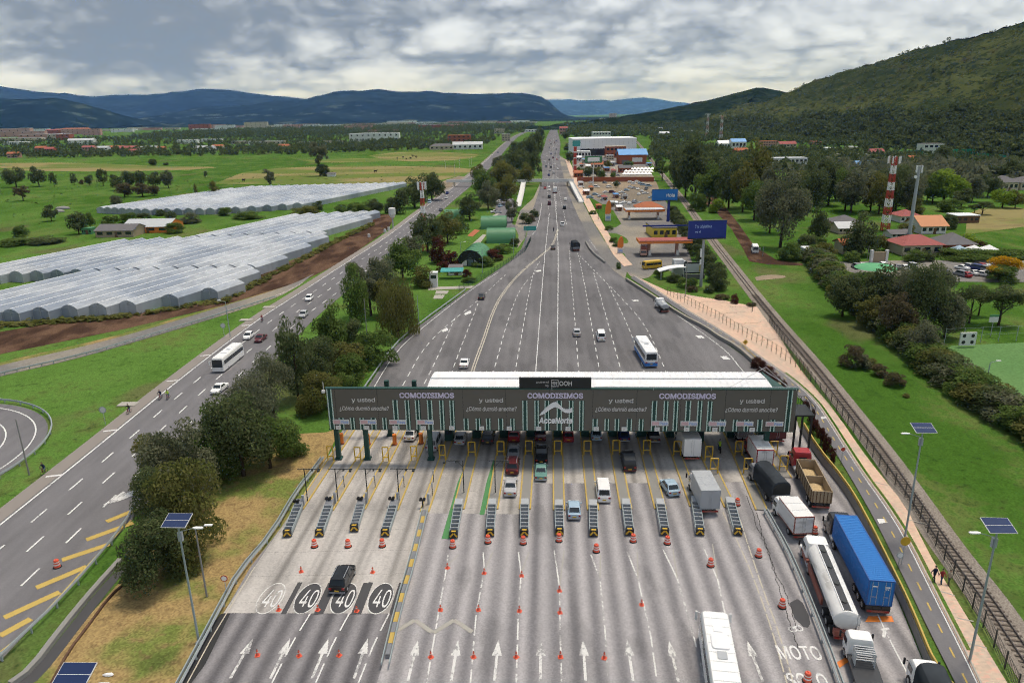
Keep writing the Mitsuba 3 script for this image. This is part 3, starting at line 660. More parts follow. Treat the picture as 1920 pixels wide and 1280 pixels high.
hill('hill', [(394.3,3300.0,14.4),(487.8,3250.0,26.5),(600.0,3150.0,46.4),(709.7,3050.0,73.1),(857.7,2950.0,107.0),(937.5,2900.0,129.5),(985.3,2880.0,135.7),(1022.8,2850.0,118.8),(1085.2,2800.0,105.0),(1236.4,2700.0,110.6),(1557.5,2600.0,110.7)], 900, 1200, 22, 220, 8, 'woodhill', 16)
for nm, pts, fr, st, ro, se in [('mountain',[(-11973.0,16000.0,958.0),(-10666.0,16000.0,809.0),(-9940.0,16000.0,691.0),(-9275.0,16000.0,648.0),(-8841.0,16000.0,566.0),(-8316.0,16000.0,599.0),(-7564.0,16000.0,587.0),(-6958.0,16000.0,640.0),(-6388.0,16000.0,694.0),(-5720.0,16000.0,640.0),(-5091.0,16000.0,545.0),(-4568.0,16000.0,482.0),(-3752.0,16000.0,393.0),(-2857.0,16000.0,271.0)],3600,130,1900,3),('mountain',[(-5521.0,7200.0,336.0),(-4824.0,7200.0,286.0),(-4660.0,7200.0,273.0),(-4267.0,7200.0,281.0),(-4123.0,7200.0,240.0),(-3929.0,7200.0,193.0),(-3756.0,7200.0,113.0),(-3650.0,7200.0,47.0),(-3574.0,7200.0,12.0)],1500,80,900,5),('mountain',[(-5475.0,11500.0,65.0),(-5240.0,11500.0,154.0),(-5045.0,11500.0,197.0),(-4678.0,11500.0,253.0),(-4329.0,11500.0,247.0),(-3944.0,11500.0,264.0),(-3506.0,11500.0,326.0),(-3183.0,11500.0,305.0),(-2850.0,11500.0,391.0),(-2521.0,11500.0,447.0),(-2197.0,11500.0,441.0),(-1977.0,11500.0,460.0),(-1608.0,11500.0,416.0),(-1171.0,11500.0,409.0),(-824.0,11500.0,380.0),(-524.0,11500.0,359.0),(-94.0,11500.0,367.0),(173.0,11500.0,363.0),(392.0,11500.0,336.0),(530.0,11500.0,303.0),(660.0,11500.0,216.0),(766.0,11500.0,98.0),(897.0,11500.0,2.0)],3000,95,1250,9),('mountain',[(206.0,36000.0,678.0),(2066.0,36000.0,742.0),(3952.0,36000.0,662.0),(5303.0,36000.0,639.0),(6497.0,36000.0,739.0),(7342.0,36000.0,628.0),(7857.0,36000.0,523.0),(9397.0,36000.0,375.0),(11964.0,36000.0,234.0),(15523.0,36000.0,416.0)],7000,380,4200,12)]:
    hill(nm, pts, fr, fr * .8, st, ro, se, 'range', st * .25)

# ---- the toll canopy ----
GT = T().translate([-26.6, 94.9, 0]).rotate([0, 0, 1], -3.2)
can = thing('toll_canopy', 'long taupe toll canopy with striped front, lettering and white roof across the motorway', 'toll canopy')


def gp(name, mesh, m, smooth=False, parent=None, **k): return part(parent or can, name, mesh, m, smooth, GT, **k)


ZB, ZT, GL = 5.2, 11.42, 65.8
fas = gp('fascia', box(0, GL, 0, .35, ZB, ZT), 'taupe')
gp('coping', MB().box(-.1, GL + .1, -.08, .5, ZT, ZT + .16).box(-.1, GL + .1, .02, .33, ZB - .12, ZB).mesh(), 'gantry_green')
for u in np.arange(1.2, GL, 6.1): gp('panel_joint', box(u, u + .05, -.02, .0, ZB, ZT), 'dark_steel', parent=fas)
U_T = [14.43, 32.56, 50.87]
U_P = [5.29, 23.53, 41.73, 59.75]
half = [4.1, 4.3, 4.2, 4.5]


def stripes(u0, u1, z1):
    n = max(int((u1 - u0) / 1.45), 1); s = (u1 - u0) / n
    for i in range(n):
        u = u0 + s * i + .12 + .1 * math.sin(i * 2.1)
        gp('green_stripe', box(u, u + .70, -.05, 0, ZB + .02, z1), 'gantry_green', parent=fas)
        gp('mint_stripe', box(u - .02, u + .13, -.09, 0, ZB + .02, z1), 'mint', parent=fas)
        gp('mint_stripe', box(u + .45 + .1 * (i % 3 == 0), u + .60 + .1 * (i % 3 == 0), -.09, 0, ZB + .02, z1), 'mint', parent=fas)


stripes(0, 1.45, ZT - .02)
_e = [(U_P[i] - half[i], U_P[i] + half[i]) for i in range(4)]
for a, b in _e: stripes(a + .2, b - .2, ZB + 1.8)
for i in range(3): stripes(_e[i][1], _e[i + 1][0], ZB + 4.55)
stripes(_e[3][1] + .1, GL - .05, ZT - .02)
for i, u in enumerate(U_T):
    gp('lettering', on_front(text('COMODISIMOS', .72, 2, .06), u, -.004, ZT - 1.30, w=7.8), 'lavender', parent=fas)
for u in U_P:
    gp('lettering', on_front(text('y usted', .60, True), u, -.004, ZT - 1.95, w=3.4), 'letter_grey', parent=fas)
    gp('lettering', on_front(text('¿Cómo durmió anoche?', .60, True), u, -.004, ZT - 3.25, w=7.1, shear=.16), 'letter_grey', parent=fas)
UA = U_T[1] + .05
gp('lettering', on_front(text('AcceNorte', .82, 2, .10), UA, -.03, ZB + 1.15, w=4.7, shear=.14), 'letter_white', parent=fas)
up = [(-2.35, 0), (-1.75, .75), (-1.0, 1.55), (-.25, 2.05), (.15, 2.1), (.7, 1.55), (1.25, 1.05), (1.8, .95), (2.4, 1.2)]
lo = [(2.45, .55), (1.9, .38), (1.3, .5), (.7, .95), (.15, 1.35), (-.3, 1.2), (-1.0, .75), (-1.6, .25)]
lg = trimesh.creation.extrude_polygon(sg.Polygon(list(sm(up, 2)) + list(sm(lo, 2))), .12, engine='earcut')
gp('mountain_logo', on_front(lg, UA, -.03, ZB + 2.3, .98), 'letter_white', parent=fas)
top = gp('roof_sign', box(27.44 + .1, 37.65 - .1, -.1, .25, ZT + .2, ZT + 1.75), 'panel_black')
uc = 32.56
gp('lettering', on_front(text('powered', .30), uc - 1.75, -.106, ZT + 1.0, 1.0), 'letter_grey', parent=top)
gp('lettering', on_front(text('by', .30), uc - 1.1, -.106, ZT + .5, 1.0), 'letter_grey', parent=top)
fr = MB()
for x0, x1, z0, z1 in ((-.55, .45, 1.38, 1.46), (-.55, .45, .46, .54), (-.55, -.47, .46, 1.46), (.37, .45, .46, 1.46), (-.35, .25, 1.1, 1.18), (-.35, .25, .9, .98), (-.35, -.27, .7, 1.18), (-.1, -.02, .7, 1.0), (.17, .25, .7, 1.18)):
    fr.box(uc + x0, uc + x1, -.13, -.1, ZT + z0, ZT + z1)
gp('box_logo', fr.mesh(), 'letter_grey', parent=top)
gp('lettering', on_front(text('OOH', .62, True), uc + 1.45, -.106, ZT + .62, .95), 'letter_grey', parent=top)
# lane name signs and lane squares
for u in [1.82, 5.78, 10.04, 14.05, 47.23, 51.31, 55.21, 58.96, 63.05]:
    sgn = gp('lane_sign', box(u - 1.2, u + 1.2, -.16, -.06, ZB + .85, ZB + 1.55), 'white_paint')
    gp('sign_half', box(u - 1.1, u - .12, -.172, -.16, ZB + .93, ZB + 1.47), 'sign_pink', parent=sgn)
    gp('lettering', on_front(text('Pass', .42, True), u + .52, -.166, ZB + 1.0, w=1.1), 'sign_blue', parent=sgn)
for u in [1.36,5.49,9.61,13.71,17.79,22.08,26.04,30.22,34.38,38.37,42.27,46.89,50.98,54.9,60.05]:
    q = gp('lane_square', box(u - .36, u + .36, -.2, -.1, ZB + .02, ZB + .62), 'white_paint')
    gp('square_mark', box(u - .12, u + .14, -.212, -.2, ZB + .16, ZB + .48), 'letter_grey', parent=q)
# the roof behind the front: a low vault of white sheet with standing seams
R0, R1 = 14.1, 63.2
prof = sm([(.45, 9.3), (.5, 10.35), (2.2, 10.75), (5.4, 10.95), (8.6, 10.75), (10.4, 10.30), (10.6, 9.4)], 1)
roof = gp('roof', MB().rings([[(u, y, z) for y, z in prof] + [(u, y, z - .22) for y, z in prof[::-1]] for u in (R0, R1)]).mesh(), 'canopy_white')
seam = MB()
for u in np.arange(R0 + .4, R1, .95):
    for a, b in zip(prof[1:-1], prof[2:]): seam.bar((u, a[0], a[1] + .03), (u, b[0], b[1] + .03), .06, .09)
gp('roof_seam', seam.mesh(), 'roof_white', parent=roof)
gp('ridge_flashing', box(R0, R1, 5.5, 5.75, 10.93, 11.02), 'steel', parent=roof)
gp('gutter', MB().box(R0, R1, 10.5, 10.85, 9.35, 9.65).box(R0, R1, .36, .62, 9.75, 9.95).mesh(), 'steel', parent=roof)
gp('soffit', box(R0 + .2, R1 - .2, .6, 10.4, 5.35, 5.5), 'dark_steel')  # unseen ceiling, set low and dark to deepen the shade beneath
gp('rear_fascia', box(R0, R1, 10.9, 11.1, 4.6, 9.3), 'taupe')  # unseen board, added to cut the light under the canopy
gp('roof_gable', MB().prism([(R1, .4), (R1 + 2.0, 2.4), (R1 + .4, 9.8)], 9.4, 10.6).mesh(), 'gantry_green')
for a, b in (((R1 - 7, .3, ZT), (R1 + .5, 8, 11.9)), ((R1 + 2, .3, ZT), (R1 - .5, 8, 11.9)), ((R1 + .5, 8, 11.9), (R1 + 3.3, 1, 9.8))):
    gp('stay_cable', MB().tube(a, b, .04, n=5).mesh(), 'steel')
gp('front_rail', MB().bar((38, -.3, ZT + .5), (GL, -.3, ZT + .5), .07).mesh(), 'steel')
for u in (R0 + 4, R0 + 18, R0 + 32, 54, GL - .3): gp('rail_post', MB().bar((u, -.3, ZT), (u, -.3, ZT + .5), .07).mesh(), 'steel')
for u, y in ((.7, .8), (5.0, .8), (6.6, 9.0), (10.9, 9.0), (14.4, .8), *((x, 9.2) for x in (20.4, 28.8, 37.2, 45.6, 54.0)), (62.5, 1.0), (62.5, 9.2)):
    gp('column', MB().box(u - .32, u + .32, y - .32, y + .32, .2, 9.3).box(u - .5, u + .5, y - .5, y + .5, .12, .3).mesh(), 'gantry_green')
gp('crossbeam', MB().box(.3, R0 + 1, 8.8, 9.3, 5.6, 6.2).mesh(), 'gantry_green')
for u in (.7, 6.6, 10.9): gp('crossbeam', box(u - .2, u + .2, .3, 9.2, 5.5, 6.0), 'gantry_green')
gp('corner_lamp', MB().box(-.55, -.1, -.25, .2, ZT - .55, ZT - .2).tube((-.3, 0, ZT - .2), (-.3, 0, ZT + 1.0), .05, n=6).mesh(), 'white_paint')
por = thing('sign_portal', 'black steel portal with railing beside the east end of the toll canopy', 'portal')
for x0, x1, y0, y1, z0, z1, nm in ((66.3, 66.55, 1.2, 1.45, 0, 7.0, 'post'), (68.5, 68.75, 1.2, 1.45, 0, 7.0, 'post'), (68.5, 68.75, 4.6, 4.85, 0, 7.0, 'post'), (66.1, 68.9, 1.0, 5.0, 7.0, 7.25, 'platform')):
    gp(nm, box(x0, x1, y0, y1, z0, z1), 'panel_black', parent=por)
rl = MB()
for u in np.arange(66.2, 68.9, .4): rl.bar((u, 4.95, 7.25), (u, 4.95, 8.5), .05)
for y in np.arange(1.1, 5.0, .5): rl.bar((68.85, y, 7.25), (68.85, y, 8.5), .05)
gp('railing', rl.bar((66.2, 4.95, 8.5), (68.8, 4.95, 8.5), .06).bar((68.85, 1, 8.5), (68.85, 4.95, 8.5), .06).mesh(), 'panel_black', parent=por)

# ---- toll islands and what stands on them ----
ISL = [((0.25,-19.67),(-0.49,-13.44),(-0.31,0.13)),((4.11,-19.46),(3.48,-13.62),(3.81,-0.14)),((8.05,-18.32),(7.55,-13.27),(7.91,-0.06)),((12.06,-19.27),(11.82,-13.43),(12.0,0.34)),((15.91,-15.62),(15.86,-13.74),(16.1,0.75)),((20.35,-19.41),(20.14,-13.0),(20.31,1.85)),((24.66,-18.96),(24.45,-12.9),(24.56,2.09)),((28.75,-18.87),(28.61,-12.81),(28.73,2.34)),((32.95,-18.54),(32.96,-12.97),(32.99,2.41)),((37.01,-18.67),(37.28,-12.88),(37.3,2.48)),((41.28,-18.34),(41.48,-12.53),(41.53,2.71)),((45.45,-18.24),(45.8,-12.43),(45.99,2.79)),((49.61,-18.15),(50.35,-11.7),(50.37,2.52)),((54.07,-18.04),(54.67,-11.86),(54.57,0.9)),((58.51,-14.05),(58.43,-12.42),(59.25,2.66)),((63.99,-5.19),(64.11,-3.85),(64.25,2.74))]


def lane_name(i): return '%s toll island from the west' % nth(i)


for i, (a, b, c) in enumerate(ISL):
    a, b, c = (np.array(q) for q in (a, b, c))
    d = (c - b) / np.linalg.norm(c - b); far = c + d * 16
    w = .62 if i < 5 else .78
    isl = thing('toll_island', 'raised concrete island with yellow kerbs, %s' % lane_name(i), 'traffic island')
    pl = np.array([b, (b + c) / 2, c, far])
    gp('slab', wall(pl, 2 * w - .3, 0, .17), 'kerb_tan' if i < 5 else 'concrete_wall', parent=isl)
    for s in (-1, 1): gp('kerb', wall(off(pl, s * (w - .09)), .18, 0, .20), 'road_yellow', parent=isl)
    if i > 3: 
        bo = thing('toll_booth', 'dark toll booth under the canopy on the %s' % lane_name(i), 'booth')
        p = c + d * 7.5
        gp('booth_body', box(p[0] - .65, p[0] + .65, p[1] - 1.4, p[1] + 1.4, .17, 2.7), 'gantry_green', parent=bo)
        gp('booth_window', MB().box(p[0] - .5, p[0] + .5, p[1] - 1.415, p[1] - 1.4, 1.2, 2.2).box(p[0] - .67, p[0] - .65, p[1] - 1.1, p[1] + 1.1, 1.2, 2.2).mesh(), 'glass', parent=bo)
        gp('booth_roof', box(p[0] - .8, p[0] + .8, p[1] - 1.6, p[1] + 1.6, 2.7, 2.85), 'dark_steel', parent=bo)
    else:
        p = c + d * 5.5
        od = thing('orange_bollard', 'thick orange bollard under the canopy on the %s' % lane_name(i), 'bollard')
        gp('post', MB().tube((p[0], p[1], .17), (p[0], p[1], 1.9), .32, n=12).mesh(), 'flag_orange', parent=od, smooth=40)
        gp('base', MB().tube((p[0], p[1], .17), (p[0], p[1], .35), .42, n=12).mesh(), 'rust_red', parent=od)
    if i not in (4, 14, 15):
        cc = thing('crash_cushion', 'ribbed crash cushion with chevron nose before the %s' % lane_name(i), 'crash cushion')
        t = (b - a) / np.linalg.norm(b - a); n = np.array([t[1], -t[0]]); L = np.linalg.norm(b - a)
        for s in (-1, 1): gp('side_rail', MB().bar((*(a + n * s * .48), .62), (*(b + n * s * .52), .62), .08, .55).mesh(), 'galvanised', parent=cc)
        for q in np.linspace(.12, .96, 7): gp('cross_frame', MB().bar((*(a + t * L * q - n * .46), .78), (*(a + t * L * q + n * .46), .78), .12, .42).mesh(), 'steel', parent=cc)
        gp('base_tray', MB().bar((*a, .1), (*b, .1), .8, .12).mesh(), 'dark_steel', parent=cc)
        gp('nose', MB().bar((*(a - t * .25), .55), (*(a + t * .25), .55), 1.0, .75).mesh(), 'black_paint', parent=cc)
        for s in (-1, 1):
            o = a - t * .27
            gp('nose_chevron', MB().bar((*(o + n * s * .42), .3), (*(o + n * s * .04), .78), .03, .2).mesh(), 'yellow_paint', parent=cc)
        gp('nose_cap', MB().bar((*(a - t * .15), .935), (*(a + t * .12), .935), .55, .02).mesh(), 'yellow_paint', parent=cc)
        gp('back_box', MB().bar((*(b - t * .2), .55), (*(b + t * 1.2), .55), 1.0, .8).mesh(), 'steel' if i > 4 else 'grey_paint', parent=cc)


def guard_frame(u, v, label, h=2.45, w=.52):
    g = thing('guard_frame', label, 'guard frame', 'yellow frames guarding the toll islands')
    for s in (-1, 1): gp('upright', MB().tube((u + s * w, v, .1), (u + s * w, v, h), .085, n=8).mesh(), 'yellow_paint', parent=g, smooth=40)
    for z in (h, .85): gp('crossbar', MB().tube((u - w, v, z), (u + w, v, z), .085, n=8).mesh(), 'yellow_paint', parent=g, smooth=40)


for i, (a, b, c) in enumerate(ISL): guard_frame(c[0], c[1] - .1, 'yellow guard frame at the canopy edge on the %s' % lane_name(i), w=.42 if i < 5 else .5)
for (u, v), wh in zip([(54.51,-2.95),(59.12,-2.87),(64.25,-2.0)], ('beside the grey box truck', 'beside the dark tarpaulin truck', 'beside the red-cab tipper')):
    guard_frame(u, v, 'yellow guard frame set forward of the canopy %s' % wh)
for i, (x, y, q) in enumerate([(0.02,-11.56,2.2),(4.05,-11.48,2.3),(8.0,-11.39,2.2),(12.14,-11.31,2.4),(20.36,-8.93,-2.2),(24.56,-8.84,2.0)]):
    cp = thing('camera_pole', 'thin black gantry pole with side arm over the lane, %s from the west' % nth(i), 'camera pole', 'camera poles over the western lanes')
    gp('pole', MB().tube((x, y, .15), (x, y, 4.9), .07, n=6).mesh(), 'dark_steel', parent=cp)
    gp('arm', MB().bar((x - .5 * (q > 0) - .4, y, 4.85), (x + q, y, 4.85), .08).bar((x, y, 4.0), (x + .75 * np.sign(q), y, 4.8), .05).mesh(), 'dark_steel', parent=cp)
    gp('camera', MB().box(x + q - .4, x + q - .1, y - .35, y, 4.6, 4.82).box(x + q * .45, x + q * .45 + .2, y - .2, y + .1, 4.62, 4.8).mesh(), 'dark_steel', parent=cp)
for i, (x, y) in enumerate([(-0.76,-13.44),(3.2,-12.7),(7.32,-12.61),(11.42,-12.52),(15.47,-12.71)]):
    sp = thing('signal_post', 'grey post with twin black lamps on the %s' % lane_name(i), 'signal')
    gp('cabinet', box(x + .5, x + .8, y + .6, y + .85, .17, 1.7), 'steel', parent=sp)
    for s in (-.22, .22): gp('lamp', MB().tube((x + s, y - .15, 1.25), (x + s, y + .2, 1.25), .2, n=10).mesh(), 'black_paint', parent=sp)
    gp('stand', box(x - .08, x + .08, y, y + .15, .1, 1.15), 'dark_steel', parent=sp)
for i, (x, y) in enumerate([(3.88,-7.83),(8.12,-7.74),(12.07,-7.66),(15.84,-6.12),(16.26,-9.71)]):
    rp = thing('reader_post', 'slender dark reader post standing on the pale island, %s from the west' % nth(i), 'post', 'reader posts on the western islands')
    gp('stem', MB().tube((x, y, .15), (x, y, 1.7), .05, n=6).mesh(), 'dark_steel', parent=rp)
    gp('head', box(x - .09, x + .09, y - .08, y + .06, 1.4, 2.0), 'steel', parent=rp)


# ---- barriers, walls, fences ----
def guardrail(pts, label, step=3.8, h=.78, double=False):
    p = np.asarray(pts, float); g = thing('guardrail', label, 'guardrail')
    part(g, 'beam', wall(p, .09, h - .32, h), 'galvanised')
    part(g, 'beam', wall(off(p, .09), .05, h - .24, h - .08), 'steel')
    if double: part(g, 'beam', wall(off(p, -.35), .09, h - .32, h), 'galvanised')
    m = MB()
    for s in np.arange(.3, length(p), step):
        x, y = resample(p, [s])[0]; m.box(x - .08, x + .08, y - .06, y + .06, 0, h - .05)
    part(g, 'post', m.mesh(), 'galvanised', kind='stuff')


guardrail(sm([(-29.89,50.78),(-30.1,57.12),(-30.27,61.88),(-30.47,67.5),(-29.19,75.08),(-29.06,85.64),(-28.3,91.65),(-28.01,95.1)], 1), 'galvanised guardrail along the dry bank west of the toll lanes', double=True)
guardrail(sm([(-28.59,109.34),(-27.27,126.01),(-26.01,148.61),(-22.62,164.95),(-13.07,200.25)], 1), 'galvanised guardrail behind the canopy beside the willow and shrubs')
guardrail(sm([(31.11,78.6),(30.76,70.78),(30.02,64.17),(28.85,55.97),(27.73,49.43)], 1), 'grey double guardrail between the motorcycle lane and the truck lanes', double=True)
guardrail(sm([(-48.4,54.9),(-47.54,63.54),(-48.2,77.2),(-50.12,84.98)], 1), 'grey barrier along the yellow hatching of the western carriageway', h=.9)
guardrail(ring_(LR + .6)[8:], 'curved guardrail around the loop road in the lawn corner')
guardrail(sm([(-104.58,131.62),(-102.78,135.14),(-93.26,145.16),(-85.59,158.44),(-76.09,176.09),(-66.34,196.01)], 1), 'long low guardrail between the ramp and the bright lawn', step=2.2)
lb = thing('lane_barrier', 'yellow and black block barrier with steel rails dividing fourth and fifth lanes', 'barrier')
LBP = resample(sm([(-11.44,80.05),(-11.7,68.01),(-12.04,62.13),(-12.12,50.36)], 1), np.arange(0, 27, .2))
for s in (-.38, .34): part(lb, 'rail', wall(off(LBP, s), .08, .45, .78), 'galvanised')
for i, s in enumerate(np.arange(0, length(LBP) - 1.5, 1.5)):
    q = resample(LBP, np.linspace(s, s + 1.47, 4)); part(lb, 'block', wall(q, .42, .02, .52), 'road_yellow' if i % 2 else 'grey_paint')
RW = resample(sm([(36.77,47.49),(36.21,50.45),(38.42,58.73),(39.33,62.84),(42.2,76.51),(43.29,83.76),(43.8,94.15),(45.02,102.01)], 1), np.linspace(0, 75, 80))
RW = np.array([p for i, p in enumerate(RW) if i == 0 or np.linalg.norm(p - RW[i - 1]) > .1])
rw = thing('retaining_wall', 'low grey concrete wall between the truck lanes and the cycle path', 'wall')
part(rw, 'wall_face', wall(off(RW, .2), .3, 0, 1.15), 'concrete_wall')
yr = thing('pipe_railing', 'double yellow pipe railing along the top of the concrete wall', 'railing')
for z in (1.35, 1.62): part(yr, 'pipe', wall(off(RW, .2), .16, z - .09, z + .07), 'road_yellow')
for s in np.arange(.5, length(RW), 2.4): 
    x, y = resample(off(RW, .2), [s])[0]; part(yr, 'post', box(x - .06, x + .06, y - .06, y + .06, 1.15, 1.6), 'brown_wood')
pw = thing('planter_wall', 'low planter wall with a rusty weed edge along the motorway curve', 'wall')
PWP = sm([(34.65,210.25),(38.94,186.48),(41.69,169.22),(44.9,158.01),(45.74,150.93),(47.64,143.61),(48.12,132.14),(48.44,124.16),(48.17,115.52)], 1)
part(pw, 'wall_face', wall(PWP, .35, 0, .75), 'concrete_wall')
part(pw, 'coping', wall(PWP, .5, .75, .85), 'kerb_tan')
pw2 = thing('planter_wall', 'low dark planter wall where the side road joins by the forecourt', 'wall')
part(pw2, 'wall_face', wall(sm([(29.46,277.8),(29.42,255.17),(31.62,236.49)], 1), .5, 0, .8), 'concrete_wall')
yp = thing('pipe_railing', 'single yellow railing beside the red shrubs behind the canopy', 'railing')
part(yp, 'pipe', wall(sm([(48.53,144.29),(48.53,133.38),(48.63,126.13)], 1), .10, 1.05, 1.2), 'road_yellow')


def fence(name, pts, label, h, step, m, infill=True, z=.12):
    p = np.asarray(pts, float); g = thing(name, label, 'fence')
    n = int(length(p) / step)
    for i in range(n + 1):
        x, y = resample(p, [i * step])[0]; part(g, 'post', box(x - .05, x + .05, y - .05, y + .05, z, z + h), m)
    if infill:
        q = resample(p, np.arange(0, length(p), step / 2)); mb = MB()
        for zz in (.12, .45, .8, h - .25): mb.add(*wall(q, .03, z + zz, z + zz + .035))
        for s in np.arange(0, length(p), .3):
            x, y = resample(p, [s])[0]; mb.box(x - .012, x + .012, y - .012, y + .012, z + .1, z + h - .2)
        part(g, 'wire_mesh', mb.mesh(), m)
    else:
        q = resample(p, np.arange(0, length(p), step)); part(g, 'wire_mesh', MB().add(*wall(q, .02, z + h - .12, z + h - .08)).add(*wall(q, .02, z + h * .5, z + h * .5 + .03)).mesh(), m)


fence('mesh_fence', [(42.67,49.09),(44.79,56.59),(46.41,63.26),(47.78,69.21),(50.36,80.78),(50.68,86.68),(52.11,95.91),(53.79,110.08),(54.9,122.72),(57.11,138.16),(61.09,162.74)], 'dark green mesh fence between the footway and the railway', 2.0, 2.8, 'dark_steel')
fence('rod_fence', [(43.16,192.17),(46.77,177.55),(49.67,165.81),(51.59,153.39),(53.95,142.89),(55.52,129.6),(55.32,123.53)], 'thin brown rod fence across the sandy paved triangle', 2.1, 2.0, 'brown_wood', infill=False)
fence('mesh_fence', [(8.16,283.8),(5.5,260.7),(-2.21,234.18),(-8.67,215.28),(-15.3,199.12)], 'dark mesh fence around the lawn of the green arched huts', 1.8, 3.0, 'gantry_green')
fence('wire_fence', [(91.91,144.33),(96.51,144.43),(101.35,144.9),(107.31,145.29),(114.67,146.0)], 'tall thin wire fence on the far edge of the sports field', 3.4, 4.0, 'galvanised', infill=False)
fence('wire_fence', [(96.62,232.35),(112.8,235.41),(132.9,236.32),(149.83,234.72)], 'thin wire fence along the north side of the parked cars', 2.0, 5.0, 'brown_wood', infill=False)

# ---- vehicles ----
def proto(parts): return [(n, mikit.ply(m, None, s), c) for n, m, c, s in parts]


def place(pr, name, label, cat, x, y, hd, body='white', body2=None, group=None, z=.03, s=None):
    k = thing(name, label, cat, group); tw = at(x, y, hd, z, s)
    names = {}
    for n, d, c in pr:
        o = k
        if '/' in n:
            h, n = n.split('/'); o = names[h]
        names[n] = part(o, n.split('#')[0], d, {'BODY': body, 'BODY2': body2 or body}.get(c, c), tw=tw)
    return k


def rr_ring(w, y0, y1, z, r=.12, n=3):
    """A rounded rectangle, w half width, from y0 to y1."""
    pts = []
    for cx, cy, a0 in ((w - r, y1 - r, 0), (-w + r, y1 - r, 90), (-w + r, y0 + r, 180), (w - r, y0 + r, 270)):
        for a in np.radians(np.linspace(a0, a0 + 90, n)): pts.append((cx + r * math.cos(a), cy + r * math.sin(a), z))
    return pts


def wheels(parts, track, ys, r, wd=.22, rim=True, dual=False):
    i = 0
    for y in ys:
        for s in (-1, 1):
            x0 = s * track; w = wd * (2.1 if dual and y < 0 else 1)
            nm = 'wheel#%d' % i; i += 1
            parts.append((nm, MB().tube((x0 - s * w, y, r), (x0, y, r), r, n=14).mesh(), 'tyre', 40))
            if rim: parts.append((nm + '/rim#%d' % i, MB().tube((x0 - s * .02, y, r), (x0 + s * .012, y, r), r * .58, n=10).mesh(), 'rim', False))


def pane(a, b, c, d, m=(.1, .1, .1, .1), t=.012):
    """A window let onto a face a, b (bottom), c, d (top); m: margins left, right, bottom, top as shares."""
    a, b, c, d = (np.asarray(p, float) for p in (a, b, c, d))
    q = lambda u, v: (a * (1 - u) + b * u) * (1 - v) + (d * (1 - u) + c * u) * v
    P4 = [q(m[0], m[2]), q(1 - m[1], m[2]), q(1 - m[1], 1 - m[3]), q(m[0], 1 - m[3])]
    n = np.cross(b - a, d - a); n /= np.linalg.norm(n)
    lo, hi = [p - n * .02 for p in P4], [p + n * t for p in P4]
    return [lo[0], lo[1], lo[3], lo[2], hi[0], hi[1], hi[3], hi[2]]


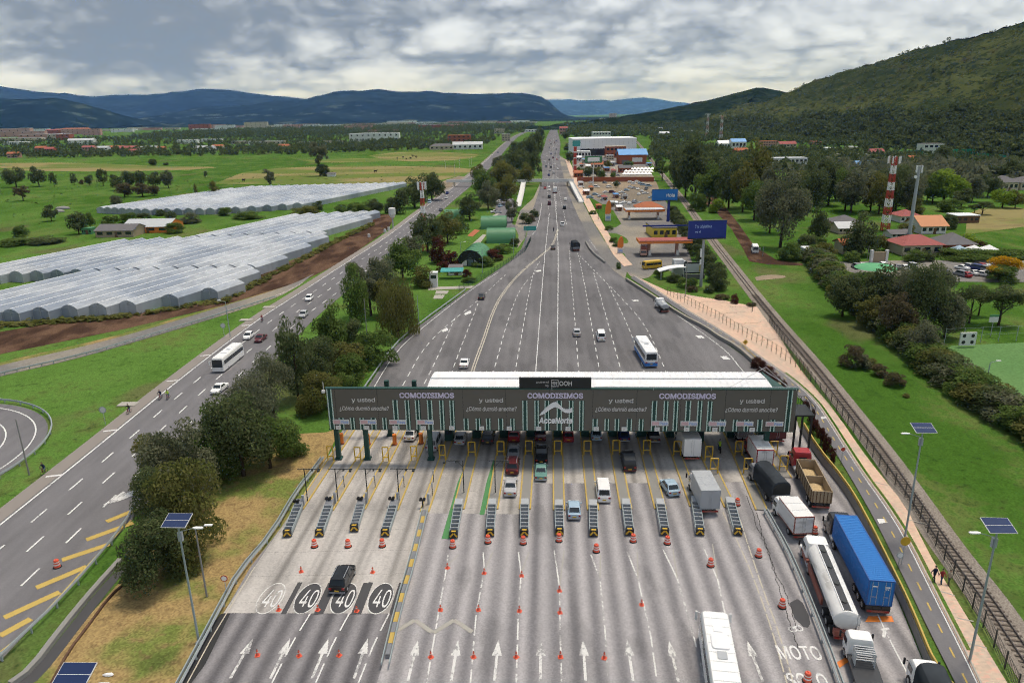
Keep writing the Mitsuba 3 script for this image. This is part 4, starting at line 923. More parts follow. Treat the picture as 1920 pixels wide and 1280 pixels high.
def car(L=4.2, W=1.72, Hh=1.47, hood=.95, trunk=.75, belt=.92, slope_f=.55, slope_r=.45, rim=True, rack=False, bed=0.0, cover=None, far=False):
    w = W / 2; y0, y1 = -L / 2, L / 2; P_ = []
    st = [(y0, .80, .38, .62), (y0 + .06, .93, .27, belt - .06), (y0 + .35, .985, .22, belt), (y0 + trunk, 1, .20, belt + .01), (0, 1, .20, belt), (y1 - hood, 1, .20, belt - .03), (y1 - .45, .97, .22, belt - .14), (y1 - .08, .88, .27, belt - .26), (y1, .74, .36, .58)]
    R = []
    for y, k, z0, z1 in st:
        b = w * k; h = z1 - z0
        R.append([(-b * .86, y, z0), (-b, y, z0 + h * .22), (-b, y, z0 + h * .62), (-b * .955, y, z1 - .035), (-b * .84, y, z1), (0, y, z1 + .025), (b * .84, y, z1), (b * .955, y, z1 - .035), (b, y, z0 + h * .62), (b, y, z0 + h * .22), (b * .86, y, z0)])
    body = MB().rings(R)
    fy, ry = y1 - hood, y0 + (trunk if not bed else bed + .1)
    bw, tw_ = w * .955, w * .80; zb = belt - .03
    rings = [rr_ring(bw, ry, fy, zb, .10), rr_ring(bw * .985, ry + slope_r * .12, fy - slope_f * .12, zb + .06, .10), rr_ring(tw_ * 1.03, ry + slope_r * .92, fy - slope_f * .92, Hh - .06, .12), rr_ring(tw_ * .95, ry + slope_r * 1.12, fy - slope_f * 1.15, Hh, .16)]
    body.rings(rings)
    if bed:
        for x0, x1, a, b in ((-w * .93, -w * .84, y0 + .12, y0 + bed), (w * .84, w * .93, y0 + .12, y0 + bed), (-w * .93, w * .93, y0 + .06, y0 + .14)): body.box(x0, x1, a, b, belt - .05, belt + .12)
    P_.append(('body', body.mesh(), 'BODY', 32))
    A = [np.array((s * bw, y, zb)) for y in (ry, fy) for s in (-1, 1)]
    B_ = [np.array((s * tw_ * 1.02, y, Hh - .05)) for y in (ry + slope_r * .93, fy - slope_f * .93) for s in (-1, 1)]
    ws, rw_, s1, s2 = pane(A[3], A[2], B_[2], B_[3], (.07, .07, .12, .05)), pane(A[0], A[1], B_[1], B_[0], (.08, .08, .20, .06)), pane(A[2], A[0], B_[0], B_[2], (.06, .07, .16, .08)), pane(A[1], A[3], B_[3], B_[1], (.07, .06, .16, .08))
    if far:
        P_.append(('glazing', MB().hexa(ws).hexa(rw_).hexa(s1).hexa(s2).mesh(), 'glass', False))
    else:
        P_ += [('windscreen', MB().hexa(ws).mesh(), 'glass', False), ('rear_window', MB().hexa(rw_).mesh(), 'glass', False), ('side_window#1', MB().hexa(s1).mesh(), 'glass', False), ('side_window#2', MB().hexa(s2).mesh(), 'glass', False)]
        for s in (-1, 1):
            P_.append(('pillar#%d' % s, MB().bar(A[0 if s < 0 else 1] * .5 + A[2 if s < 0 else 3] * .5 + [s * .01, 0, .08], B_[0 if s < 0 else 1] * .5 + B_[2 if s < 0 else 3] * .5 + [s * .012, 0, 0], .07, .03).mesh(), 'BODY', False))
            P_.append(('headlight#%d' % s, MB().box(min(s * w * .45, s * w * .82), max(s * w * .45, s * w * .82), y1 - .16, y1 - .02, .60, .74).mesh(), 'lamp_clear', False))
            P_.append(('tail_light#%d' % s, MB().box(min(s * w * .60, s * w * .90), max(s * w * .60, s * w * .90), y0 - .012, y0 + .14, belt - .30, belt - .10).mesh(), 'lamp_red', False))
            P_.append(('mirror#%d' % s, MB().box(min(s * w, s * (w + .17)), max(s * w, s * (w + .17)), fy - .40, fy - .25, belt, belt + .14).mesh(), 'BODY', False))
        P_.append(('number_plate', box(-.24, .24, y0 - .03, y0 + .02, .52, .66), 'yellow_paint', False))
        P_.append(('rear_bumper', MB().rings([rr_ring(w * .93, y0 - .05, y0 + .3, z, .10) for z in (.30, .50)]).mesh(), 'BODY2', 30))
        if rack:
            for s in (-1, 1): P_.append(('roof_rail#%d' % s, MB().bar((s * tw_ * .86, ry + .5, Hh + .06), (s * tw_ * .86, fy - .75, Hh + .06), .05).mesh(), 'steel', False))
            P_.append(('spoiler', box(-tw_ * .85, tw_ * .85, ry + .22, ry + .5, Hh - .03, Hh + .03), 'BODY', False))
    if bed:
        P_.append(('cargo_bed', box(-w * .84, w * .84, y0 + .14, y0 + bed, belt - .02, belt + .035), 'black_paint', False))
        if cover: P_.append(('cargo_cover', MB().rings([rr_ring(w * .9, y0 + .1, y0 + bed + .05, z, .12) for z in (belt + .1, belt + .75)] + [rr_ring(w * .8, y0 + .2, y0 + bed - .05, belt + .9, .12)]).mesh(), cover, 35))
    wy = (-L / 2 + .82, L / 2 - .82)
    if far: P_.append(('wheel', MB().tube((-w * .98, wy[0], .31), (w * .98, wy[0], .31), .31, n=10).tube((-w * .98, wy[1], .31), (w * .98, wy[1], .31), .31, n=10).mesh(), 'tyre', 40))
    else: wheels(P_, w * 1.0, wy, .32, rim=rim)
    return proto(P_)


CARS = {'sedan': car(4.4, 1.72, 1.45, 1.05, .95, slope_r=.75, slope_f=.75), 'hatch': car(3.9, 1.68, 1.50, .90, .28, slope_r=.62, slope_f=.65), 'suv': car(4.5, 1.85, 1.72, .98, .18, belt=1.02, slope_r=.38, slope_f=.55, rack=True),
        'van': car(4.7, 1.80, 1.95, .55, .12, belt=1.05, slope_r=.22, slope_f=.60), 'pickup': car(5.2, 1.85, 1.75, 1.15, .2, belt=1.02, slope_r=.22, slope_f=.55, bed=1.65), 'covered_pickup': car(5.3, 1.9, 1.80, 1.15, .2, belt=1.05, slope_r=.2, slope_f=.5, bed=2.3, cover='tarp_grey')}
FAR = {'sedan': car(4.4, 1.75, 1.46, 1.05, .95, slope_r=.75, slope_f=.75, far=True), 'hatch': car(3.9, 1.7, 1.52, .9, .28, slope_r=.6, slope_f=.6, far=True), 'suv': car(4.5, 1.85, 1.75, .98, .18, belt=1.0, slope_r=.38, slope_f=.55, far=True), 'van': car(4.9, 1.9, 2.05, .5, .12, belt=1.1, slope_r=.2, slope_f=.6, far=True)}


def bus(L=11.5, W=2.55, Hh=3.3, far=False, van=False):
    w = W / 2; y0, y1 = -L / 2, L / 2; P_ = []
    R = [rr_ring(w * .97, y0 + .02, y1 - .04, .32, .18, 4), rr_ring(w, y0, y1, .6, .2, 4), rr_ring(w, y0, y1 - .02, 1.35, .2, 4), rr_ring(w * .985, y0 + .03, y1 - .12, Hh * .80, .22, 4), rr_ring(w * .95, y0 + .1, y1 - .3, Hh * .95, .25, 4), rr_ring(w * .86, y0 + .22, y1 - .45, Hh, .3, 4)]
    P_.append(('body', MB().rings(R).mesh(), 'BODY', 32))
    P_.append(('skirt', MB().rings([rr_ring(w * 1.006, y0 - .008, y1 - .0, z, .2, 4) for z in (.36, 1.1)], caps=False).mesh(), 'BODY2', 40))
    P_.append(('windscreen', MB().hexa(pane((w * .98, y1 - .0, 1.25), (-w * .98, y1 - .0, 1.25), (-w * .95, y1 - .16, Hh * .90), (w * .95, y1 - .16, Hh * .90), (.05, .05, .02, .02), .03)).mesh(), 'glass', False))
    P_.append(('rear_window', MB().hexa(pane((-w, y0, 1.6), (w, y0, 1.6), (w * .96, y0 + .05, Hh * .88), (-w * .96, y0 + .05, Hh * .88), (.10, .10, .05, .02), .03)).mesh(), 'glass', False))
    n = 4 if van else 7
    for s in (-1, 1):
        if far:
            P_.append(('side_glazing#%d' % s, MB().bar((s * w * .995, y0 + .5, Hh * .64), (s * w * .995, y1 - .5, Hh * .64), .04, Hh * .27).mesh(), 'glass', False))
            continue
        for i in range(n):
            a = y0 + .4 + (L - .9) * i / n; b = y0 + .4 + (L - .9) * (i + 1) / n - .08
            P_.append(('side_window#%d_%d' % (s, i), MB().bar((s * w * .995, a, Hh * .64), (s * w * .995, b, Hh * .64), .04, Hh * .27).mesh(), 'glass', False))
        P_.append(('tail_light#%d' % s, MB().box(min(s * w * .62, s * w * .92), max(s * w * .62, s * w * .92), y0 - .02, y0 + .06, 1.0, 1.25).mesh(), 'lamp_red', False))
        P_.append(('headlight#%d' % s, MB().box(min(s * w * .55, s * w * .88), max(s * w * .55, s * w * .88), y1 - .06, y1 + .02, .75, .98).mesh(), 'lamp_clear', False))
        P_.append(('mirror#%d' % s, MB().bar((s * w, y1 - .1, Hh * .85), (s * (w + .32), y1 + .15, Hh * .82), .06).box(min(s * (w + .2), s * (w + .42)), max(s * (w + .2), s * (w + .42)), y1 + .08, y1 + .2, Hh * .55, Hh * .84).mesh(), 'BODY', False))
    if not van and not far:
        P_.append(('roof_unit', MB().rings([rr_ring(w * .62, L * .02, L * .02 + 1.9, Hh - .04, .25), rr_ring(w * .60, L * .02 + .05, L * .02 + 1.85, Hh + .14, .25), rr_ring(w * .5, L * .02 + .2, L * .02 + 1.7, Hh + .2, .25)]).mesh(), 'roof_white', 30))
        for i, y in enumerate(np.linspace(y0 + 1.2, y1 - 1.4, 9)): P_.append(('roof_seam#%d' % i, box(-w * .84, w * .84, y, y + .05, Hh - .02, Hh + .02), 'roof_sheet', False))
    if not van:
        P_.append(('roof_hatch#1', MB().rings([rr_ring(.42, -L * .08, -L * .08 + .95, z, .08) for z in (Hh - .02, Hh + .07)]).mesh(), 'steel', False))
        P_.append(('roof_hatch#2', MB().rings([rr_ring(.40, L * .22, L * .22 + .8, z, .08) for z in (Hh - .02, Hh + .06)]).mesh(), 'roof_white', False))
    P_.append(('number_plate', box(-.25, .25, y0 - .03, y0, .7, .86), 'yellow_paint', False))
    P_.append(('rear_bumper', box(-w * .94, w * .94, y0 - .06, y0 + .1, .38, .62), 'BODY2', False))
    wheels(P_, w * 1.0, (y0 + L * .23, y1 - L * .22), .48 if not van else .36, .28, rim=not far)
    return proto(P_)


def cab(P_, y1, W=2.3, Hh=2.6, long=1.9, hood=0.0, m='BODY'):
    """A lorry cab whose front is at y1."""
    w = W / 2; yb = y1 - long
    if hood:
        P_.append(('bonnet', MB().rings([rr_ring(w * .72, y1 - hood - .1, y1, .6, .15), rr_ring(w * .70, y1 - hood - .1, y1 - .05, 1.35, .18), rr_ring(w * .6, y1 - hood - .1, y1 - .2, 1.55, .2)]).mesh(), m, 35))
        P_.append(('wing#1', box(-w, -w * .6, y1 - hood, y1 - .15, .5, 1.05), m, False)); P_.append(('wing#2', box(w * .6, w, y1 - hood, y1 - .15, .5, 1.05), m, False))
        y1 -= hood
    P_.append(('cab', MB().rings([rr_ring(w * .98, yb, y1, .55, .12), rr_ring(w, yb, y1, 1.3, .14), rr_ring(w * .95, yb + .05, y1 - .22, Hh * .88, .18), rr_ring(w * .85, yb + .15, y1 - .45, Hh, .25)]).mesh(), m, 32))
    P_.append(('windscreen', MB().hexa(pane((w, y1, 1.35), (-w, y1, 1.35), (-w * .95, y1 - .21, Hh * .88), (w * .95, y1 - .21, Hh * .88), (.07, .07, .05, .06), .025)).mesh(), 'glass', False))
    P_.append(('cab_window', MB().box(-w * .4, w * .4, yb - .015, yb + .05, 1.5, Hh * .78).mesh(), 'glass', False))
    for s in (-1, 1):
        P_.append(('side_window#%d' % s, MB().bar((s * w * .985, yb + .6, Hh * .68), (s * w * .985, y1 - .28, Hh * .66), .04, .62).mesh(), 'glass', False))
        P_.append(('mirror#%d' % s, MB().bar((s * w, y1 - .2, 1.9), (s * (w + .28), y1 - .1, 1.9), .05).box(min(s * (w + .2), s * (w + .36)), max(s * (w + .2), s * (w + .36)), y1 - .18, y1 - .06, 1.45, 2.1).mesh(), 'black_paint', False))


def chassis(P_, y0, y1, z=.95):
    P_.append(('chassis', MB().box(-.5, -.32, y0, y1, z - .3, z).box(.32, .5, y0, y1, z - .3, z).box(-.5, .5, y0 + .2, y0 + .35, z - .3, z - .02).mesh(), 'dark_steel', False))
    P_.append(('rear_bumper', box(-1.05, 1.05, y0 - .04, y0 + .1, .45, .65), 'rust_red', False))
    for s in (-1, 1): P_.append(('tail_light#%d' % s, box(min(s * .62, s * 1.0), max(s * .62, s * 1.0), y0 - .07, y0 - .03, .52, .66), 'lamp_red', False))


def box_truck(L=7.6, W=2.3, Hh=3.4, boxm='BODY', trim=None, cabm='BODY2', cab_l=1.8, cab_h=2.4, deck=.95):
    P_ = []; y0, y1 = -L / 2, L / 2; w = W / 2; yb = y1 - cab_l - .15
    cab(P_, y1, W * .93, cab_h, cab_l, m=cabm); chassis(P_, y0, y1 - .5)
    P_.append(('cargo_box', MB().rings([rr_ring(w, y0, yb, deck, .04, 2), rr_ring(w, y0, yb, Hh - .03, .04, 2), rr_ring(w - .04, y0 + .04, yb - .04, Hh, .04, 2)]).mesh(), boxm, False))
    for s in (-1, 1):
        P_.append(('rear_door#%d' % s, box(min(s * .02, s * (w - .10)), max(s * .02, s * (w - .10)), y0 - .03, y0, deck + .12, Hh - .12), boxm, False))
        P_.append(('door_bar#%d' % s, MB().tube((s * .16, y0 - .05, deck + .1), (s * .16, y0 - .05, Hh - .15), .022, n=5).mesh(), 'steel', False))
        P_.append(('side_rib#%d' % s, box(min(s * w, s * (w + .03)), max(s * w, s * (w + .03)), y0, yb, deck, deck + .12), trim or 'steel', False))
        P_.append(('top_rib#%d' % s, box(min(s * w, s * (w + .03)), max(s * w, s * (w + .03)), y0, yb, Hh - .14, Hh - .04), trim or 'steel', False))
    P_.append(('door_frame', MB().box(-w - .01, w + .01, y0 - .05, y0 + .05, Hh - .12, Hh + .02).box(-w - .01, w + .01, y0 - .05, y0 + .05, deck - .05, deck + .1).box(-w - .012, -w + .09, y0 - .05, y0 + .05, deck, Hh).box(w - .09, w + .012, y0 - .05, y0 + .05, deck, Hh).mesh(), trim or 'steel', False))
    wheels(P_, w * .98, (y0 + L * .22, y1 - .95), .44, .24, dual=True)
    P_.append(('roof_joint', MB().box(-w + .05, w - .05, -.3, -.24, Hh, Hh + .015).box(-w + .05, w - .05, y0 + 1.5, y0 + 1.56, Hh, Hh + .015).mesh(), 'steel', False))
    return proto(P_)


def tarp_truck(L=8.0, W=2.4, Hh=3.5, cabm='grey_paint', open_back=True):
    P_ = []; y0, y1 = -L / 2, L / 2; w = W / 2; yb = y1 - 2.1
    cab(P_, y1, W * .92, 2.4, 1.85, m=cabm); chassis(P_, y0, y1 - .5)
    arc = [(-w, 1.0), (-w, 2.55), (-w * .93, 3.0), (-w * .74, 3.32), (-w * .35, Hh), (w * .35, Hh), (w * .74, 3.32), (w * .93, 3.0), (w, 2.55), (w, 1.0)]
    n = 9; R = []
    for i, y in enumerate(np.linspace(y0, yb, n)):
        k = .0 if i % 2 == 0 else .035
        R.append([(x * (1 - k * .4), y, z - k * (z > 2.6)) for x, z in arc])
    P_.append(('tarpaulin', MB().rings(R).mesh(), 'tarp', 25))
    if open_back: P_.append(('open_back', MB().prism([(-w * .9, 1.75), (-w * .9, 2.55), (-w * .82, 2.95), (-w * .3, 3.3), (w * .3, 3.3), (w * .82, 2.95), (w * .9, 2.55), (w * .9, 1.75)], 0, .02).mesh(), 'panel_black', False))  # black sheet paints the shaded inside; the tarpaulin end is closed
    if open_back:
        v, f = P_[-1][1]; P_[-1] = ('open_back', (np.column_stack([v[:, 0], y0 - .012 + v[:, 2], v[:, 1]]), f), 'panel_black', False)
    P_.append(('tailboard', box(-w, w, y0 - .05, y0 + .02, 1.0, 1.7), 'grey_paint', False))
    wheels(P_, w * .98, (y0 + 1.7, y1 - 1.0), .46, .24, dual=True)
    return proto(P_)


def tractor(P_, y1, m, hood=1.0):
    cab(P_, y1, 2.4, 2.95, 2.3 + hood, hood, m)
    P_.append(('tractor_frame', box(-.5, .5, y1 - 5.6, y1 - .4, .6, .95), 'dark_steel', False))
    for s in (-1, 1): P_.append(('fuel_tank#%d' % s, MB().tube((s * .95, y1 - 4.2, .75), (s * .95, y1 - 3.0, .75), .3, n=10).mesh(), 'steel', 40))


def container_truck():
    P_ = []; L = 16.2; y0, y1 = -L / 2, L / 2; w = 1.22
    tractor(P_, y1, 'black_paint', .9)
    c0, c1 = y0 + .15, y0 + 12.35; z0, z1 = 1.2, 4.05
    body = MB().box(-w + .03, w - .03, c0 + .02, c1 - .02, z0 + .05, z1 - .02)
    P_.append(('container', body.mesh(), 'container_blue', False))
    for s in (-1, 1):
        rib = MB()
        for y in np.arange(c0 + .25, c1 - .2, .28): rib.box(min(s * (w - .03), s * w), max(s * (w - .03), s * w), y, y + .13, z0 + .12, z1 - .12)
        P_.append(('container/side_rib#%d' % s, rib.mesh(), 'container_blue', False))
    rr = MB()
    for y in np.arange(c0 + .3, c1 - .2, .34): rr.box(-w + .12, w - .12, y, y + .17, z1 - .02, z1 + .012)
    P_.append(('container/roof_rib', rr.mesh(), 'container_blue', False))
    fr = MB()
    for x in (-w, w - .1):
        for y in (c0, c1 - .1): fr.box(x, x + .1, y, y + .1, z0, z1 + .02)
        for z in (z0, z1 - .08): fr.box(x, x + .1, c0, c1, z, z + .1)
    for y in (c0, c1 - .1):
        for z in (z0, z1 - .08): fr.box(-w, w, y, y + .1, z, z + .1)
    P_.append(('container/edge_frame', fr.mesh(), 'container_edge', False))
    for i, x in enumerate((-.85, -.35, .35, .85)): P_.append(('container/door_bar#%d' % i, MB().tube((x, c0 - .03, z0 + .1), (x, c0 - .03, z1 - .12), .028, n=6).mesh(), 'steel', False))
    for i, s in enumerate((-1, 1)):
        P_.append(('container/door#%d' % i, box(min(s * .02, s * (w - .12)), max(s * .02, s * (w - .12)), c0 - .012, c0 + .01, z0 + .12, z1 - .12), 'container_blue', False))
        P_.append(('container/door_handle#%d' % i, box(min(s * .3, s * .75), max(s * .3, s * .75), c0 - .06, c0 - .03, z0 + 1.0, z0 + 1.06), 'steel', False))
    P_.append(('container/data_mark', MB().box(.32, .8, c0 - .05, c0 - .04, z1 - .75, z1 - .6).box(.32, .7, c0 - .05, c0 - .04, z1 - .95, z1 - .85).box(-.85, -.4, c0 - .05, c0 - .04, z1 - .7, z1 - .55).mesh(), 'letter_white', False))
    chassis(P_, y0 + .1, y0 + 12, 1.15)
    P_.append(('mudguard', box(-1.15, 1.15, y0 + .2, y0 + .3, .55, 1.1), 'dark_steel', False))
    wheels(P_, 1.2, (y0 + 1.2, y0 + 2.5, y0 + 3.8, y1 - 4.6, y1 - 1.1), .5, .26, dual=True)
    return proto(P_)


def tanker():
    P_ = []; L = 15.0; y0, y1 = -L / 2, L / 2
    tractor(P_, y1, 'white', .8)
    P_.append(('wing_panel', MB().box(-1.2, -.9, y1 - 3.6, y1 - .9, .55, 1.25).box(.9, 1.2, y1 - 3.6, y1 - .9, .55, 1.25).mesh(), 'rust_red', False))
    g = np.linspace(0, 2 * np.pi, 29)[:-1]; ring = lambda y, k: [(1.2 * k * math.cos(t), y, 2.35 + 1.0 * k * math.sin(t)) for t in g]
    c0, c1 = y0 + .35, y1 - 3.5
    P_.append(('tank', MB().rings([ring(c0 - .18, .62), ring(c0 - .06, .92), ring(c0, 1)] + [ring(y, k) for y in np.linspace(c0 + .3, c1 - .3, 7) for k in (1,)] + [ring(c1, 1), ring(c1 + .08, .92), ring(c1 + .2, .6)]).mesh(), 'box_white', 40))
    for i, y in enumerate(np.linspace(c0 + .05, c1 - .05, 8)): P_.append(('tank/hoop#%d' % i, MB().rings([ring(y - .03, 1.012), ring(y + .03, 1.012)], caps=False).mesh(), 'roof_white', 40))
    P_.append(('tank/walkway', MB().box(-.30, .30, c0 + .2, c1 - .2, 3.30, 3.40).mesh(), 'charcoal', False))
    for s in (-1, 1): P_.append(('tank/coaming#%d' % s, MB().bar((s * .38, c0 + .15, 3.34), (s * .38, c1 - .15, 3.34), .08, .14).mesh(), 'roof_white', False))
    for i, y in enumerate(np.linspace(c0 + 1.4, c1 - 1.4, 4)): P_.append(('tank/hatch#%d' % i, MB().tube((0, y, 3.4), (0, y, 3.5), .24, n=12).mesh(), 'dark_steel', False))
    P_.append(('rear_ladder', MB().box(.85, .90, c0 - .14, c0 - .08, 1.2, 3.3).box(1.1, 1.15, c0 - .02, c0 + .04, 1.2, 3.0).mesh(), 'steel', False))
    chassis(P_, y0 + .05, y1 - 3.2, 1.25)
    P_.append(('rear_cabinet', box(-1.1, 1.1, y0, y0 + .5, .75, 1.35), 'rust_red', False))
    for s in (-1, 1): P_.append(('side_skirt#%d' % s, box(min(s * 1.0, s * 1.2), max(s * 1.0, s * 1.2), c0 + 4.4, c1 - .6, .6, 1.35), 'rust_red', False))
    wheels(P_, 1.2, (y0 + 1.2, y0 + 2.5, y0 + 3.8, y1 - 4.2, y1 - 1.1), .5, .26, dual=True)
    return proto(P_)


def tipper():
    P_ = []; L = 13.5; y0, y1 = -L / 2, L / 2; w = 1.22
    tractor(P_, y1, 'red_paint', .9)
    c0, c1, z0, z1 = y0 + .1, y0 + 8.9, 1.15, 2.75
    for i, (x0, x1, a, b) in enumerate(((-w, -w + .09, c0, c1), (w - .09, w, c0, c1), (-w + .09, w - .09, c0, c0 + .09), (-w + .09, w - .09, c1 - .09, c1), (-w + .09, w - .09, c0 + 4.3, c0 + 4.4))):
        P_.append((('tub_wall#%d' if i < 4 else 'divider#%d') % i, box(x0, x1, a, b, z0, z1 - (.15 if i == 4 else 0)), 'tan', False))
    P_.append(('tub_floor', box(-w + .09, w - .09, c0 + .09, c1 - .09, z0, z0 + .1), 'tan', False))
    gr = []
    for a in np.linspace(c0 + .12, c1 - .12, 20):
        for x in np.linspace(-1.1, 1.1, 9): gr.append((x, a, z0 + .15 + .35 * math.exp(-((x / .8) ** 2)) * (.5 + .5 * math.sin(a * 1.9)) + random.uniform(0, .05)))
    i, j = np.meshgrid(np.arange(19), np.arange(8), indexing='ij'); k = (i * 9 + j).ravel()
    P_.append(('sand_load', (np.array(gr), np.vstack([np.stack([k, k + 1, k + 10], 1), np.stack([k, k + 10, k + 9], 1)])), 'sand', True))
    rb = MB()
    for y in np.arange(c0 + .3, c1, 1.1):
        for s in (-1, 1): rb.box(min(s * w, s * (w + .06)), max(s * w, s * (w + .06)), y, y + .1, z0, z1)
    for x in np.linspace(-w + .1, w - .2, 6): rb.box(x, x + .09, c0 - .05, c0, z0, z1)
    P_.append(('tub_rib', rb.mesh(), 'brown_wood', False))
    chassis(P_, y0 + .1, y1 - 3, 1.1)
    wheels(P_, 1.2, (y0 + 1.1, y0 + 2.4, y1 - 5.0, y1 - 1.1), .5, .26, dual=True)
    return proto(P_)


BUS, BUSF, MINI, MINIF = bus(), bus(far=True), bus(6.4, 2.1, 2.6, van=True), bus(6.0, 2.0, 2.5, far=True, van=True)
A_ = 3.2
spot = lambda v: (v[0], v[1], v[2])
near = [(-18.77,66.11,4),(-0.53,85.58,3.2),(-0.21,91.59,3.2),(-0.04,95.87,3.2),(3.72,89.67,3.2),(4.03,94.97,3.2),(7.43,79.49,3.2),(11.65,83.82,3.2),(16.3,92.3,3.2),(20.61,84.69,-8),(-16.02,102.85,6),(-12.19,99.43,6),(-8.2,101.01,3.2),(-3.9,101.35,3.2),(0.09,101.93,3.2),(4.18,102.08,3.2),(8.46,101.33,3.2),(12.83,101.66,3.2),(17.0,101.12,3.2),(21.57,100.89,3.2),(14.78,155.71,3.2),(19.89,152.38,3.2),(-8.12,191.44,3.2),(-9.64,136.08,3.2),(15.96,265.04,3.2)]
desc = [('suv', 'black_paint', 'black car with roof rails driving over the lane speed markings', 'grey_paint'), ('sedan', 'silver', 'silver sedan at the tail of the queue behind a dark red car', None), ('suv', 'maroon', 'dark red car waiting just ahead of a silver sedan', None), ('sedan', 'grey_paint', 'dark grey car in the canopy shade ahead of the dark red car', None),
        ('sedan', 'teal_paint', 'pale green car with light bumper waiting behind a black pickup', 'silver'), ('pickup', 'black_paint', 'black pickup waiting at the canopy edge ahead of the pale green car', None), ('hatch', 'sky_blue', 'pale silver-blue hatchback between two crash cushions, nearest the open lanes', 'silver'), ('van', 'white', 'white passenger van driving alone up its lane to the canopy', None),
        ('covered_pickup', 'black_paint', 'dark pickup with a grey covered load nearing the canopy', 'maroon'), ('hatch', 'sky_blue', 'pale blue hatchback turned slightly aside left of the grey box truck', None), ('hatch', 'white', 'white hatchback passing under the western end of the canopy', None), ('van', 'silver', 'silver van with red tail lights at the fifth lane under the canopy', None),
        ('hatch', 'silver', 'grey car in shade in the lane right of the silver van', None), ('suv', 'charcoal', 'charcoal car in canopy shade between the grey car and the red queue', None), ('suv', 'red_paint', 'red car at the booth at the head of the dark red car\'s lane', 'maroon'), ('sedan', 'maroon', 'maroon car at the booth ahead of the black pickup', None),
        ('hatch', 'red_paint', 'bright red hatchback at the booth ahead of the pale hatchback', None), ('hatch', 'sky_blue', 'pale blue-grey car at the booth ahead of the white van', None), ('hatch', 'navy', 'navy blue car at the booth ahead of the covered pickup', 'silver'), ('sedan', 'charcoal', 'dark car with silver bumper at the booth left of the white box truck', 'silver'),
        ('hatch', 'silver', 'silver car on the open motorway beyond the canopy beside a white van', None), ('van', 'white', 'small white van beyond the canopy beside the silver car', None), ('sedan', 'charcoal', 'dark car alone on the western edge lane beyond the canopy', None), ('sedan', 'white', 'white car half hidden behind the canopy roof on the western lanes', None), ('sedan', 'charcoal', 'dark grey car where the motorway begins to widen', None)]
for (x, y, h), (t, c, lb_, c2) in zip(near, desc): place(CARS[t], {'van': 'van', 'pickup': 'pickup_truck', 'covered_pickup': 'pickup_truck', 'suv': 'car'}.get(t, 'car'), lb_, {'van': 'van', 'pickup': 'pickup', 'covered_pickup': 'pickup'}.get(t, 'car'), x, y, h, c, c2)
place(BUS, 'bus', 'white coach roof and rear at the bottom of the picture in the open lanes', 'bus', *(17.71,50.91,9.0), 'white')
place(BUS, 'bus', 'white and blue coach driving away just beyond the canopy roof', 'bus', *(27.25,138.38,-1), 'white', 'blue_paint')
place(BUS, 'bus', 'white coach with dark windows on the western carriageway facing this way', 'bus', *(-58.45,139.5,-177.9), 'white', s=.92)
bt = box_truck
place(bt(7.2, 2.4, 3.5), 'box_truck', 'grey metal box truck between two crash cushions in the eastern lanes', 'truck', *(24.29,81.93,1), 'steel', 'white')
place(bt(7.4, 2.4, 3.6, trim='white'), 'box_truck', 'clean white box truck entering the canopy ahead of the grey box truck', 'truck', *(25.68,96.37,2), 'white', 'white')
place(bt(6.8, 2.3, 3.4, trim='red_paint'), 'box_truck', 'white box truck with red edge trim ahead of the dark tarpaulin truck', 'truck', *(34.92,92.66,3), 'box_white', 'red_paint')
place(bt(6.6, 2.3, 3.2, trim='rust_red'), 'box_truck', 'dirty cream box truck with reddish tail between the tanker and the tarpaulin truck', 'truck', *(33.36,75.72,-2), 'box_white', 'white')
place(bt(7.0, 2.4, 3.5, trim='maroon'), 'box_truck', 'maroon box truck half under the eastern end of the canopy', 'truck', *(39.81,101.36,2), 'maroon', 'white')
place(bt(7.0, 2.4, 3.3), 'box_truck', 'shaded grey box truck under the canopy beside the maroon truck', 'truck', *(35.1,101.74,2), 'roof_grey', 'white')
place(tarp_truck(), 'tarpaulin_truck', 'truck with rounded dark grey tarpaulin and black sheet painting its dark opening', 'truck', *(33.35,84.04,-4))
place(tarp_truck(8.6, open_back=False, cabm='white'), 'tarpaulin_truck', 'dark tarpaulin truck cut by the bottom edge behind the white flatbed', 'truck', *(34.41,46.8,12.0))
place(container_truck(), 'container_truck', 'black tractor hauling a bright blue shipping container', 'truck', *(36.94,67.09,8.7))
place(tanker(), 'tanker_truck', 'white tanker truck with black walkway and rusty red tail', 'truck', *(32.15,62.78,10.1))
place(tipper(), 'tipper_truck', 'red-cab truck with an open tan tipper body holding sand', 'truck', *(39.33,85.44,8.9))
fb = []; cab(fb, 3.0, 2.2, 2.6, 1.9, m='white'); chassis(fb, -3.2, 2.4)
fb.append(('deck', box(-1.15, 1.15, -3.2, 1.0, .95, 1.1), 'charcoal', False))
for i, y in enumerate((-.4, -.1, .2, .5)): fb.append(('rack_frame#%d' % i, MB().bar((-.8, y, 1.1), (-.8, y, 2.5), .08).bar((.8, y, 1.1), (.8, y, 2.5), .08).bar((-.8, y, 2.5), (.8, y, 2.5), .08).bar((-.8, y, 1.8), (.8, y, 1.8), .08).mesh(), 'aluminium', False))
wheels(fb, 1.1, (-2.0, 2.0), .44, .24, dual=True)
place(proto(fb), 'flatbed_truck', 'small white flatbed truck carrying metal racks near the bottom edge', 'truck', *(30.64,51.67,12.5))
tk = []; cab(tk, 3.4, 2.2, 2.5, 1.8, m='white'); chassis(tk, -3.4, 3.0)
